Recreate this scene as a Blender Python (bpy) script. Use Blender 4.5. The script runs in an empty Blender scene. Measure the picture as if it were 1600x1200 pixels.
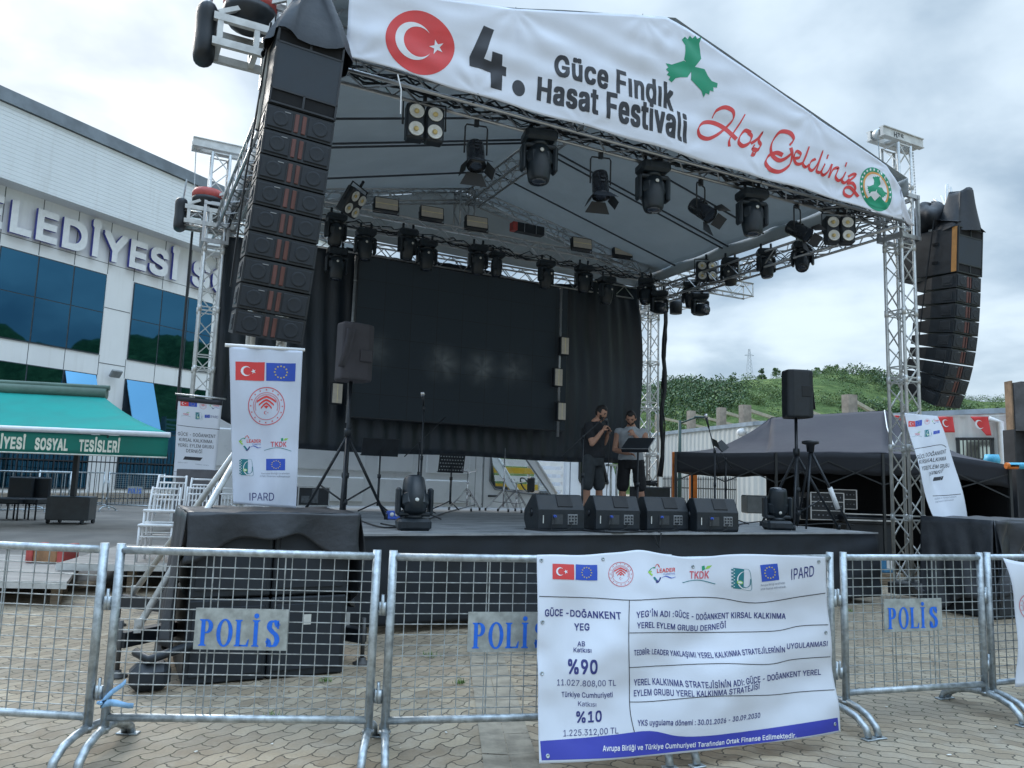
import bpy, bmesh, math, random
from mathutils import Vector, Matrix, Euler, noise
R=math.radians; PI=math.pi
rnd=random.Random(7)
sc=bpy.context.scene; COL=sc.collection
# ---------------------------------------------------------------- camera
PITCH,ROLL,CAMZ,FOC=R(7.2),R(1.8),1.5,1200.0
cF=Vector((0,math.cos(PITCH),math.sin(PITCH)))
_u0=Vector((0,-math.sin(PITCH),math.cos(PITCH))); _r0=Vector((1,0,0))
cR=_r0*math.cos(ROLL)+_u0*math.sin(ROLL)
cU=_u0*math.cos(ROLL)-_r0*math.sin(ROLL)
if _u0.dot(cR)<0: raise SystemExit('roll sign')
CAM=Vector((0,0,CAMZ))
cam=bpy.data.cameras.new('camera'); camo=bpy.data.objects.new('camera',cam); COL.objects.link(camo)
cam.sensor_width=36; cam.lens=27.0; cam.clip_start=.05; cam.clip_end=3000
m=Matrix((cR,cU,-cF)).transposed().to_4x4(); m.translation=CAM; camo.matrix_world=m
sc.camera=camo
sc.render.resolution_x=1024; sc.render.resolution_y=768
# ---------------------------------------------------------------- sky and sun
SUN_AZ,SUN_EL=R(-42),R(36)        # behind the clouds, ahead to the left
sdir=Vector((math.sin(SUN_AZ)*math.cos(SUN_EL),math.cos(SUN_AZ)*math.cos(SUN_EL),math.sin(SUN_EL)))
w=bpy.data.worlds.new('World'); sc.world=w; w.use_nodes=True
nt=w.node_tree; nt.nodes.clear()
def nd(nt,t,ins=None,**kw):
    n=nt.nodes.new(t)
    for k,v in kw.items(): setattr(n,k,v)
    for k,v in (ins or {}).items():
        s=n.inputs[k]
        if isinstance(v,bpy.types.NodeSocket): nt.links.new(v,s)
        else: s.default_value=v
    return n
def mth(nt,op,a,b=0.0,c=None):
    n=nd(nt,'ShaderNodeMath',{0:a,1:b},operation=op)
    if c is not None:
        if isinstance(c,bpy.types.NodeSocket): nt.links.new(c,n.inputs[2])
        else: n.inputs[2].default_value=c
    return n.outputs[0]
def mix(nt,f,a,b,bt='MIX'):
    n=nd(nt,'ShaderNodeMix',data_type='RGBA',blend_type=bt)
    for k,v in ((0,f),(6,a),(7,b)):
        if isinstance(v,bpy.types.NodeSocket): nt.links.new(v,n.inputs[k])
        else:
            if k and len(v)==3: v=(*v,1)
            n.inputs[k].default_value=v
    return n.outputs[2]
def rng(nt,x,a,b,c=0.0,d=1.0,smooth=True):
    n=nd(nt,'ShaderNodeMapRange',{0:x,1:a,2:b,3:c,4:d},interpolation_type='SMOOTHSTEP' if smooth else 'LINEAR')
    return n.outputs[0]
tc=nd(nt,'ShaderNodeTexCoord').outputs['Generated']
sx=nd(nt,'ShaderNodeSeparateXYZ',{0:tc})
zz=mth(nt,'MAXIMUM',sx.outputs[2],0.0)
den=mth(nt,'ADD',zz,.22)
pxx=mth(nt,'DIVIDE',sx.outputs[0],den); pyy=mth(nt,'DIVIDE',sx.outputs[1],den)
cv=nd(nt,'ShaderNodeCombineXYZ',{0:pxx,1:pyy,2:0.3}).outputs[0]
n1=nd(nt,'ShaderNodeTexNoise',{'Vector':cv,'Scale':1.45,'Detail':6.0,'Roughness':.48,'Distortion':.15}).outputs[0]
n2=nd(nt,'ShaderNodeTexNoise',{'Vector':cv,'Scale':3.1,'Detail':6.0,'Roughness':.5,'Distortion':.3}).outputs[0]
cl=mth(nt,'ADD',mth(nt,'MULTIPLY',n1,.7),mth(nt,'MULTIPLY',n2,.3))
cl=rng(nt,cl,.38,.65)
skyt=nd(nt,'ShaderNodeTexSky',sky_type='NISHITA',sun_disc=False,sun_elevation=SUN_EL,sun_rotation=SUN_AZ)
sk=nd(nt,'ShaderNodeVectorMath',{0:skyt.outputs[0],'Scale':.10},operation='SCALE').outputs[0]
cloud=mix(nt,cl,(.19,.265,.345),(.485,.57,.64))
# glow of the hidden sun through the cloud, brighter overhead (overcast sky)
gdir=Vector((math.sin(R(-37)),math.cos(R(-37)),.50)).normalized()
dp=nd(nt,'ShaderNodeVectorMath',{0:tc,1:gdir},operation='DOT_PRODUCT').outputs['Value']
gl=rng(nt,dp,.945,.999)
gl=mth(nt,'MULTIPLY',gl,mth(nt,'ADD',mth(nt,'MULTIPLY',cl,.6),.25))
cloud=mix(nt,gl,cloud,(.84,.86,.86))
hz=rng(nt,zz,0.0,.22,1.0,0.0)
cloud=mix(nt,mth(nt,'MULTIPLY',hz,.55),cloud,(.455,.53,.585))
zb=rng(nt,zz,.56,.9,1.0,4.2)
cloud=nd(nt,'ShaderNodeVectorMath',{0:cloud,'Scale':zb},operation='SCALE').outputs[0]
cloud=mix(nt,rng(nt,zz,.5,.85,0.0,1.0),cloud,mix(nt,1.0,cloud,(.93,1.0,1.10),'MULTIPLY'))
skyc=mix(nt,.92,sk,cloud)
bg=nd(nt,'ShaderNodeBackground',{0:skyc,1:1.0})
ow=nd(nt,'ShaderNodeOutputWorld',{0:bg.outputs[0]})
sun=bpy.data.lights.new('sun','SUN'); sun.energy=1.3; sun.angle=R(25); sun.color=(1,.95,.88)
suno=bpy.data.objects.new('sun',sun); COL.objects.link(suno)
suno.rotation_euler=(-sdir).to_track_quat('-Z','Y').to_euler()
vs=sc.view_settings; vs.view_transform='Standard'; vs.look='None'; vs.exposure=0.84; vs.gamma=1.0
sc.cycles.max_bounces=6; sc.cycles.use_denoising=True
# ---------------------------------------------------------------- measuring helpers
def ray(x,y): return cF*FOC+cR*(x-800)+cU*(600-y)
def atY(x,y,Y): d=ray(x,y); return CAM+d*(Y/d.y)
def atZ(x,y,z): d=ray(x,y); return CAM+d*((z-CAMZ)/d.z)
TH=R(27); U=Vector((math.cos(TH),math.sin(TH),0)); V=Vector((-math.sin(TH),math.cos(TH),0)); Z=Vector((0,0,1))
A0=Vector((1.06,8.79,0))          # on the front edge of the stage
SM=Matrix(((U.x,V.x,0,A0.x),(U.y,V.y,0,A0.y),(0,0,1,0),(0,0,0,1)))
SMI=SM.inverted()
def S(a,b,z): return SM@Vector((a,b,z))
def onB(x,y,b):                   # stage coordinates of a sight line at stage depth b
    d=ray(x,y); o=A0+V*b-CAM; return SMI@(CAM+d*(o.dot(V)/d.dot(V)))
def onA(x,y,a):
    d=ray(x,y); o=A0+U*a-CAM; return SMI@(CAM+d*(o.dot(U)/d.dot(U)))
def onS(x,y,z): return SMI@atZ(x,y,z)
# ---------------------------------------------------------------- materials
MATS={}
def mat(name,col,rough=.6,metal=0.0,var=.12,scale=6.0,bump=0.0,bscale=60.0,emit=None,spec=.5,col2=None,streak=None,trans=0.0):
    if name in MATS: return MATS[name]
    m=bpy.data.materials.new(name); m.use_nodes=True; t=m.node_tree
    b=t.nodes['Principled BSDF']
    tcn=nd(t,'ShaderNodeTexCoord').outputs['Object']
    vec=tcn
    if streak: vec=nd(t,'ShaderNodeMapping',{0:tcn,3:streak}).outputs[0]
    ns=nd(t,'ShaderNodeTexNoise',{'Vector':vec,'Scale':scale,'Detail':5.0,'Roughness':.6}).outputs[0]
    f=rng(t,ns,.3,.7)
    c2=col2 or tuple(c*(1+var) for c in col); c1=col if col2 else tuple(c*(1-var) for c in col)
    t.links.new(mix(t,f,c1,c2),b.inputs['Base Color'])
    b.inputs['Metallic'].default_value=metal; b.inputs['Specular IOR Level'].default_value=spec
    t.links.new(rng(t,ns,.2,.8,max(.02,rough-.08),min(1,rough+.08)),b.inputs['Roughness'])
    if bump:
        bn=nd(t,'ShaderNodeTexNoise',{'Vector':vec,'Scale':bscale,'Detail':4.0}).outputs[0]
        t.links.new(nd(t,'ShaderNodeBump',{'Strength':1.0,'Distance':bump,'Height':bn}).outputs[0],b.inputs['Normal'])
    if emit: b.inputs['Emission Color'].default_value=(*emit[:3],1); b.inputs['Emission Strength'].default_value=emit[3]
    if trans:
        tr=nd(t,'ShaderNodeBsdfTranslucent',{0:(*[min(1,c*1.0) for c in col],1)})
        ms=nd(t,'ShaderNodeMixShader',{0:trans,1:b.outputs[0],2:tr.outputs[0]})
        t.links.new(ms.outputs[0],t.nodes['Material Output'].inputs[0])
    MATS[name]=m; return m
BLK=mat('black_metal',(.012,.016,.022),.45,.0,.3,8)
BLKP=mat('black_plastic',(.012,.017,.023),.5,.0,.25,10,.0006,300)
ALU=mat('aluminium',(.50,.51,.52),.38,.9,.12,9)
ALUW=mat('dull_aluminium',(.56,.57,.56),.45,.35,.15,7)
GALV=mat('galvanised_steel',(.40,.44,.46),.42,.75,.30,22,.0004,90)
WHT=mat('white_paint',(.74,.75,.76),.45,0,.06,5)
CHR=mat('chrome',(.6,.6,.62),.15,1,.05,5)
CAB=mat('cable_rubber',(.011,.014,.018),.5,0,.2,5)
RED=mat('red_paint',(.42,.07,.06),.5,0,.2,6)
LENS=mat('lens_glass',(.02,.03,.05),.06,0,.1,5,spec=1.0)
BLUC=mat('blue_connector',(.05,.12,.55),.4,0,.1,5)
WOOD=mat('weathered_wood',(.22,.17,.12),.8,0,.3,6,.002,40,streak=(1,8,8))
# ---------------------------------------------------------------- mesh builder
class MB:
    def __init__(s,frame=None): s.v=[];s.f=[];s.mi=[];s.sm=[];s.fr=frame;s.cur=0;s.bias=None
    def add(s,vs,fs,smooth=False,mi=None):
        o=len(s.v); s.v+= [Vector(p) for p in vs]
        for f in fs: s.f.append([i+o for i in f]); s.mi.append(s.cur if mi is None else mi); s.sm.append(smooth)
        return s
    def box(s,c,sz,rot=None,bev=0.0):
        c=Vector(c); h=Vector(sz)*.5
        if bev<=0:
            P=[Vector((x*h.x,y*h.y,z*h.z)) for z in(-1,1) for y in(-1,1) for x in(-1,1)]
            F=[(0,2,3,1),(4,5,7,6),(0,1,5,4),(2,6,7,3),(0,4,6,2),(1,3,7,5)]
        else:
            bev=min(bev,min(h)*.95); P=[];ix={}
            for z in(-1,1):
                for y in(-1,1):
                    for x in(-1,1):
                        for ax in range(3):
                            q=[x*(h.x-bev),y*(h.y-bev),z*(h.z-bev)]; q[ax]=(x,y,z)[ax]*h[ax]
                            ix[(x,y,z,ax)]=len(P); P.append(Vector(q))
            F=[]
            for ax in range(3):
                for sg in(-1,1):
                    o=[(-1,-1),(1,-1),(1,1),(-1,1)]
                    k=[]
                    for (p,q) in o:
                        t=[0,0,0]; t[ax]=sg; t[(ax+1)%3]=p; t[(ax+2)%3]=q; k.append(ix[(*t,ax)])
                    F.append(k if sg>0 else k[::-1])
            for ax in range(3):
                a1,a2=(ax+1)%3,(ax+2)%3
                for p in(-1,1):
                    for q in(-1,1):
                        t0=[0,0,0];t1=[0,0,0]
                        t0[ax]=-1;t1[ax]=1
                        for t in(t0,t1): t[a1]=p;t[a2]=q
                        k=[ix[(*t0,a1)],ix[(*t1,a1)],ix[(*t1,a2)],ix[(*t0,a2)]]
                        F.append(k[::-1] if p*q>0 else k)
            for z in(-1,1):
                for y in(-1,1):
                    for x in(-1,1):
                        k=[ix[(x,y,z,0)],ix[(x,y,z,1)],ix[(x,y,z,2)]]
                        F.append(k if x*y*z>0 else k[::-1])
        if rot is not None: P=[rot@p for p in P]
        return s.add([c+p for p in P],F)
    def tube(s,p,q,r,n=6,r2=None,cap=True):
        return s.path([p,q],r,n,cap=cap,r2=r2)
    def path(s,pts,r,n=6,closed=False,cap=True,r2=None,radii=None):
        pts=[Vector(p) for p in pts]; N=len(pts)
        if N<2: return s
        tg=[]
        for i in range(N):
            a=pts[(i-1)%N] if (closed or i>0) else pts[i]; b=pts[(i+1)%N] if (closed or i<N-1) else pts[i]
            d=b-a; tg.append(d.normalized() if d.length>1e-9 else Vector((0,0,1)))
        up=Vector((0,0,1)) if abs(tg[0].z)<.9 else Vector((1,0,0))
        nx=tg[0].cross(up).normalized(); P=[]
        for i in range(N):
            nx=(nx-tg[i]*nx.dot(tg[i]))
            nx=nx.normalized() if nx.length>1e-6 else tg[i].orthogonal().normalized()
            ny=tg[i].cross(nx)
            rr=radii[i] if radii else (r if r2 is None else r+(r2-r)*i/(N-1))
            for k in range(n):
                a=2*PI*(k+.5)/n; P.append(pts[i]+nx*(math.cos(a)*rr)+ny*(math.sin(a)*rr))
        F=[]
        for i in range(N if closed else N-1):
            j=(i+1)%N
            for k in range(n):
                l=(k+1)%n; F.append((i*n+k,i*n+l,j*n+l,j*n+k))
        s.add(P,F,smooth=n>=6)
        if cap and not closed:
            o=len(s.v)-len(P)
            s.f.append([o+k for k in range(n)][::-1]); s.f.append([o+(N-1)*n+k for k in range(n)]); s.mi+= [s.cur]*2; s.sm+= [False]*2
        return s
    def lathe(s,prof,M=None,n=16,smooth=True):
        P=[];F=[]
        for r,z in prof:
            for k in range(n):
                a=2*PI*k/n; P.append(Vector((r*math.cos(a),r*math.sin(a),z)))
        for i in range(len(prof)-1):
            for k in range(n):
                l=(k+1)%n; F.append((i*n+k,i*n+l,(i+1)*n+l,(i+1)*n+k))
        F.append(list(range(n))[::-1]); F.append([(len(prof)-1)*n+k for k in range(n)])
        if M is not None: P=[M@p for p in P]
        return s.add(P,F,smooth)
    def prism(s,poly,o,ux,uy,d):
        o=Vector(o);ux=Vector(ux);uy=Vector(uy);d=Vector(d); n=len(poly)
        P=[o+ux*x+uy*y for x,y in poly]; P+= [p+d for p in P]
        F=[list(range(n))[::-1],list(range(n,2*n))]+[(i,(i+1)%n,(i+1)%n+n,i+n) for i in range(n)]
        if ux.cross(uy).dot(d)<0: F=[f[::-1] for f in F]
        return s.add(P,F)
    def grid(s,fn,nu,nv,th=0.0,smooth=True,mi=None):
        P=[Vector(fn(i/nu,j/nv)) for j in range(nv+1) for i in range(nu+1)]
        F=[(j*(nu+1)+i,j*(nu+1)+i+1,(j+1)*(nu+1)+i+1,(j+1)*(nu+1)+i) for j in range(nv) for i in range(nu)]
        if th:
            n=len(P); N=[Vector() for _ in P]
            for f in F:
                c=(P[f[2]]-P[f[0]]).cross(P[f[3]]-P[f[1]])
                for i in f: N[i]+=c
            P=P+[p-(q.normalized()*th if q.length else q) for p,q in zip(P,N)]
            F2=[[i+n for i in f][::-1] for f in F]; E=[]
            w_=nu+1
            for i in range(nu): E+= [(i,i+n,i+1+n,i+1),(nv*w_+i,nv*w_+i+1,nv*w_+i+1+n,nv*w_+i+n)]
            for j in range(nv): E+= [(j*w_,(j+1)*w_,(j+1)*w_+n,j*w_+n),(j*w_+nu,j*w_+nu+n,(j+1)*w_+nu+n,(j+1)*w_+nu)]
            F=F+F2+E
        return s.add(P,F,smooth,mi)
    def truss(s,p,q,w=.28,r=.022,rd=.010,up=None,tri=False,bays=None,n=6):
        p=Vector(p);q=Vector(q); d=q-p; L=d.length; d.normalize()
        up=Vector(up) if up is not None else (Vector((0,0,1)) if abs(d.z)<.9 else Vector((1,0,0)))
        sx=d.cross(up).normalized(); sy=sx.cross(d).normalized(); h=w/2
        cs=[(-h,-h),(h,-h),(h,h),(-h,h)] if not tri else [(-h,-h*.8),(h,-h*.8),(0,h)]
        nb=bays or max(1,round(L/(w*1.05)))
        for x,y in cs: s.tube(p+sx*x+sy*y,q+sx*x+sy*y,r,n)
        for k in range(len(cs)):
            a=cs[k];b=cs[(k+1)%len(cs)]
            for i in range(nb):
                t0=L*i/nb;t1=L*(i+1)/nb
                A=a if i%2==0 else b;B=b if i%2==0 else a
                s.tube(p+d*t0+sx*A[0]+sy*A[1],p+d*t1+sx*B[0]+sy*B[1],rd,4,cap=False)
            for t in ([0,L] if nb<5 else [0,L*((nb//2)/nb),L]):
                t=min(max(t,.01),L-.01)
                s.tube(p+d*t+sx*a[0]+sy*a[1],p+d*t+sx*b[0]+sy*b[1],rd*1.2,4,cap=False)
        return s
    def build(s,name,mats,parent=None,local=False,label=None):
        if s.fr is not None: s.v=[s.fr@p for p in s.v]
        off=Vector() if (local or parent is None) else LOC.get(parent.name,Vector())
        me=bpy.data.meshes.new(name)
        me.from_pydata([p-off for p in s.v],[],s.f); 
        mats=mats if isinstance(mats,(list,tuple)) else [mats]
        for x in mats: me.materials.append(x)
        me.polygons.foreach_set('material_index',[min(i,len(mats)-1) for i in s.mi])
        me.polygons.foreach_set('use_smooth',s.sm)
        me.update()
        o=bpy.data.objects.new(name,me); COL.objects.link(o)
        if parent is not None: o.parent=parent; LOC[o.name]=off
        if label: o['label']=label
        return o
LOC={}
def tag(o,label,cat,group=None,kind=None):
    kind=kind or 'thing'
    if label: o['label']=label
    if cat: o['category']=cat
    if group: o['group']=group
    if kind: o['kind']=kind
    return o
def thing(name,label,cat,loc=(0,0,0),group=None):
    o=bpy.data.objects.new(name,None); COL.objects.link(o); o.location=loc; o.empty_display_size=.1
    LOC[o.name]=Vector(loc); return tag(o,label,cat,group)
def struct(mb,name,mats):
    o=mb.build(name,mats); o['kind']='structure'; return o
def copy_tree(o,parent=None):
    c=o.copy(); COL.objects.link(c)
    if parent is not None: c.parent=parent
    for ch in list(o.children): copy_tree(ch,c)
    return c
def place(root,M,label=None):
    root.matrix_world=M
    if label: root['label']=label
    return root
def rotz(a): return Matrix.Rotation(a,4,'Z')
def TR(x,y=None,z=None): return Matrix.Translation(x if y is None else (x,y,z))
# ---------------------------------------------------------------- lettering and flat shapes
_tc={}
try:      # a plain grotesque that ships with Blender; the built-in face is the fallback
    import os
    FONT=bpy.data.fonts.load(os.path.join(bpy.utils.system_resource('DATAFILES',path='fonts'),'Inter.woff2'))
except Exception: FONT=None
import numpy as np
from mathutils.geometry import delaunay_2d_cdt
def _outline(st):
    c=bpy.data.curves.new('lettering','FONT'); c.font=FONT or c.font; c.body=st; c.size=1; c.resolution_u=3; c.fill_mode='NONE'
    ob=bpy.data.objects.new('lettering',c); me=bpy.data.meshes.new_from_object(ob)
    P=[(v.co.x,v.co.y) for v in me.vertices]; E=[tuple(e.vertices) for e in me.edges]
    bpy.data.objects.remove(ob); bpy.data.meshes.remove(me); bpy.data.curves.remove(c)
    nb={}
    for i,j in E: nb.setdefault(i,[]).append(j); nb.setdefault(j,[]).append(i)
    seen=set(); loops=[]
    for i in range(len(P)):
        if i in seen or i not in nb: continue
        L=[i]; seen.add(i); cur=i
        while True:
            nx=[j for j in sorted(nb[cur],key=lambda j:(j!=cur+1)) if j not in seen]
            if not nx: break
            cur=nx[0]; seen.add(cur); L.append(cur)
        if len(L)>2: loops.append([P[k] for k in L])
    return loops
_adv={};_gl={}
def _xmax(st): 
    L=_outline(st); return max(x for l in L for x,y in l)
def advance(ch):
    if ch in 'Iİ': return .235
    if ch not in _adv:
        if 'HH' not in _adv: _adv['HH']=_xmax('HH')
        _adv[ch]=_xmax('H'+ch+'H')-_adv['HH']
    return _adv[ch]
def glyph(ch,rx,ry):
    """outline of one letter, thickened by (rx,ry), filled by winding number"""
    k=(ch,rx,ry)
    if k in _gl: return _gl[k]
    base=_outline(ch)
    if ch in 'Iİ':      # plain upright without slabs
        hx=sorted(set(round(x,3) for l in _outline('H') for x,y in l)); st_=max(.05,hx[1]-hx[0]); ch_=max(y for l in _outline('H') for x,y in l); x0=.085
        base=[[(x0,0),(x0,ch_),(x0+st_,ch_),(x0+st_,0)]]
        if ch=='İ': base.append([(x0+st_/2+.062*math.cos(-2*PI*k/16),ch_*1.19+.062*math.sin(-2*PI*k/16)) for k in range(16)])
    if not base: _gl[k]=([],[]); return _gl[k]
    sh=[(0,0)]
    if rx or ry: sh+= [(rx*i,ry*j) for i in(-1,0,1) for j in(-1,0,1) if i or j]
    V=[];E=[];copies=[]
    for dx,dy in sh:
        segs=[]
        for l in base:
            o=len(V); n=len(l); V+= [Vector((x+dx,y+dy)) for x,y in l]
            for i in range(n): E.append((o+i,o+(i+1)%n)); segs.append((l[i][0]+dx,l[i][1]+dy,l[(i+1)%n][0]+dx,l[(i+1)%n][1]+dy))
        copies.append(np.array(segs))
    vs,es,fs=delaunay_2d_cdt(V,E,[],0,1e-5)[:3]
    if not fs: _gl[k]=([],[]); return _gl[k]
    P=np.array([(v.x,v.y) for v in vs]); T=np.array([list(f) for f in fs]); C=P[T].mean(axis=1)
    ins=np.zeros(len(T),bool)
    for sg in copies:
        x0,y0,x1,y1=[sg[:,i][None,:] for i in range(4)]; px,py=C[:,0][:,None],C[:,1][:,None]
        up=(y0<=py)&(y1>py); dn=(y0>py)&(y1<=py)
        with np.errstate(divide='ignore',invalid='ignore'): xi=x0+(py-y0)*(x1-x0)/(y1-y0)
        wn=(up&(xi>px)).sum(1)-(dn&(xi>px)).sum(1); ins|=wn!=0
    F=[]
    for t in T[ins]:
        a,b,c=P[t]; 
        F.append([int(i) for i in t] if (b[0]-a[0])*(c[1]-a[1])-(b[1]-a[1])*(c[0]-a[0])>0 else [int(i) for i in t[::-1]])
    bm=bmesh.new(); bv=[bm.verts.new((x,y,0)) for x,y in P]
    for f in F: bm.faces.new([bv[i] for i in f])
    bmesh.ops.delete(bm,geom=[v for v in bm.verts if not v.link_faces],context='VERTS')
    bmesh.ops.dissolve_limit(bm,angle_limit=R(1),verts=bm.verts[:],edges=bm.edges[:])
    bm.verts.index_update(); r=([(v.co.x,v.co.y) for v in bm.verts],[[v.index for v in f.verts] for f in bm.faces]); bm.free()
    _gl[k]=r; return r
def text2d(st,bold=0.0):
    k=(st,bold)
    if k in _tc: return _tc[k]
    rx,ry=bold if isinstance(bold,tuple) else (bold,bold)
    x=0; vs=[];fs=[]
    for ch in st:
        g_=glyph(ch,rx,ry) if ch!=' ' else ([],[])
        o=len(vs); vs+= [(p+x,q) for p,q in g_[0]]; fs+= [[i+o for i in f] for f in g_[1]]
        x+=advance(ch)+rx*1.3
    _tc[k]=(vs,fs); return _tc[k]
CAPH=max(y for x,y in text2d('H')[0])
def shape2d(polys):
    c=bpy.data.curves.new('shape','CURVE'); c.dimensions='2D'; c.fill_mode='BOTH'
    for p in polys:
        sp=c.splines.new('POLY'); sp.points.add(len(p)-1)
        for i,(x,y) in enumerate(p): sp.points[i].co=(x,y,0,1)
        sp.use_cyclic_u=True
    ob=bpy.data.objects.new('shape',c); me=bpy.data.meshes.new_from_object(ob)
    r=([(v.co.x,v.co.y) for v in me.vertices],[list(p.vertices) for p in me.polygons])
    bpy.data.objects.remove(ob); bpy.data.meshes.remove(me); bpy.data.curves.remove(c)
    return r
def refine(vf,maxl):
    vs,fs=vf; bm=bmesh.new(); bv=[bm.verts.new((x,y,0)) for x,y in vs]
    for f in fs:
        try: bm.faces.new([bv[i] for i in f])
        except ValueError: pass
    bm.normal_update(); bmesh.ops.triangulate(bm,faces=bm.faces[:])
    for _ in range(5):
        es=[e for e in bm.edges if e.calc_length()>maxl]
        if not es: break
        bmesh.ops.subdivide_edges(bm,edges=es,cuts=1); bm.normal_update()
        bmesh.ops.triangulate(bm,faces=[f for f in bm.faces if len(f.verts)>3])
    bm.verts.index_update()
    r=([(v.co.x,v.co.y) for v in bm.verts],[[v.index for v in f.verts] for f in bm.faces]); bm.free(); return r
def fit(vf,x0,x1,y0,h=None,natural_h=None,align='fit'):
    vs,fs=vf; xs=[x for x,y in vs]; mn,mx=min(xs),max(xs)
    sy=(h/natural_h) if h else 1
    if x1 is None: sxx=sy; ox=x0-mn*sxx
    elif align=='fit': sxx=(x1-x0)/(mx-mn); ox=x0-mn*sxx
    return ([(x*sxx+ox,y*sy+y0) for x,y in vs],fs)
def word(st,x0,x1,y0,cap,bold=0.0,center=None,sx=1.0):
    vf=text2d(st,bold)
    if center is not None:
        xs=[x for x,y in vf[0]]; k=cap/CAPH*sx; W=(max(xs)-min(xs))*k
        x0,x1=center-W/2,center+W/2
    return fit(vf,x0,x1,y0,cap,CAPH)
def slope(vf,x0,k): return ([(x,y+(x-x0)*k) for x,y in vf[0]],vf[1])
def circ(cx,cy,r,n=40,ry=None,a0=0.0): return [(cx+r*math.cos(2*PI*i/n+a0),cy+(ry or r)*math.sin(2*PI*i/n+a0)) for i in range(n)]
def star(cx,cy,r,rot=0.0,k=.382): return [(cx+(r if i%2==0 else r*k)*math.cos(PI/2+rot+PI*i/5),cy+(r if i%2==0 else r*k)*math.sin(PI/2+rot+PI*i/5)) for i in range(10)]
def rect(x0,y0,x1,y1): return [(x0,y0),(x1,y0),(x1,y1),(x0,y1)]
def crescent(cx,cy,r,n=30):
    r2=r*.8; d=r*.25
    x=(d*d+r*r-r2*r2)/(2*d); y=math.sqrt(max(0,r*r-x*x)); a=math.atan2(y,x); b=math.atan2(y,x-d)
    P=[(cx+r*math.cos(a+(2*PI-2*a)*i/n),cy+r*math.sin(a+(2*PI-2*a)*i/n)) for i in range(n+1)]
    Q=[(cx+d+r2*math.cos(b+(2*PI-2*b)*i/n),cy+r2*math.sin(b+(2*PI-2*b)*i/n)) for i in range(1,n)]
    return P+Q[::-1]
def catmull(pts,k=8):
    P=[Vector((*p,0)) for p in pts]; out=[]
    for i in range(len(P)-1):
        p0=P[max(0,i-1)];p1=P[i];p2=P[i+1];p3=P[min(len(P)-1,i+2)]
        for j in range(k):
            t=j/k; q=.5*((2*p1)+(p2-p0)*t+(2*p0-5*p1+4*p2-p3)*t*t+(3*p1-p0-3*p2+p3)*t**3); out.append((q.x,q.y))
    out.append((P[-1].x,P[-1].y)); return out
def ribbon(pts,wmin,wmax,pen=R(35),k=8,raw=False):
    c=pts if raw else catmull(pts,k); vs=[];fs=[]
    for i,(x,y) in enumerate(c):
        a=c[max(0,i-1)];b=c[min(len(c)-1,i+1)]; d=Vector((b[0]-a[0],b[1]-a[1]))
        d=d.normalized() if d.length>1e-9 else Vector((1,0))
        ang=math.atan2(d.y,d.x); w_=(wmin+(wmax-wmin)*abs(math.sin(ang-pen)))/2
        vs+= [(x-d.y*w_,y+d.x*w_),(x+d.y*w_,y-d.x*w_)]
        if i: j=2*i; fs.append([j-2,j-1,j+1,j])
    return vs,fs
def lay(mb,vf,fn,mi=0,maxl=None):
    """lay a flat design on a surface fn(x,y)->point"""
    if maxl: vf=refine(vf,maxl)
    mb.add([fn(x,y) for x,y in vf[0]],vf[1],True,mi)
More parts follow.
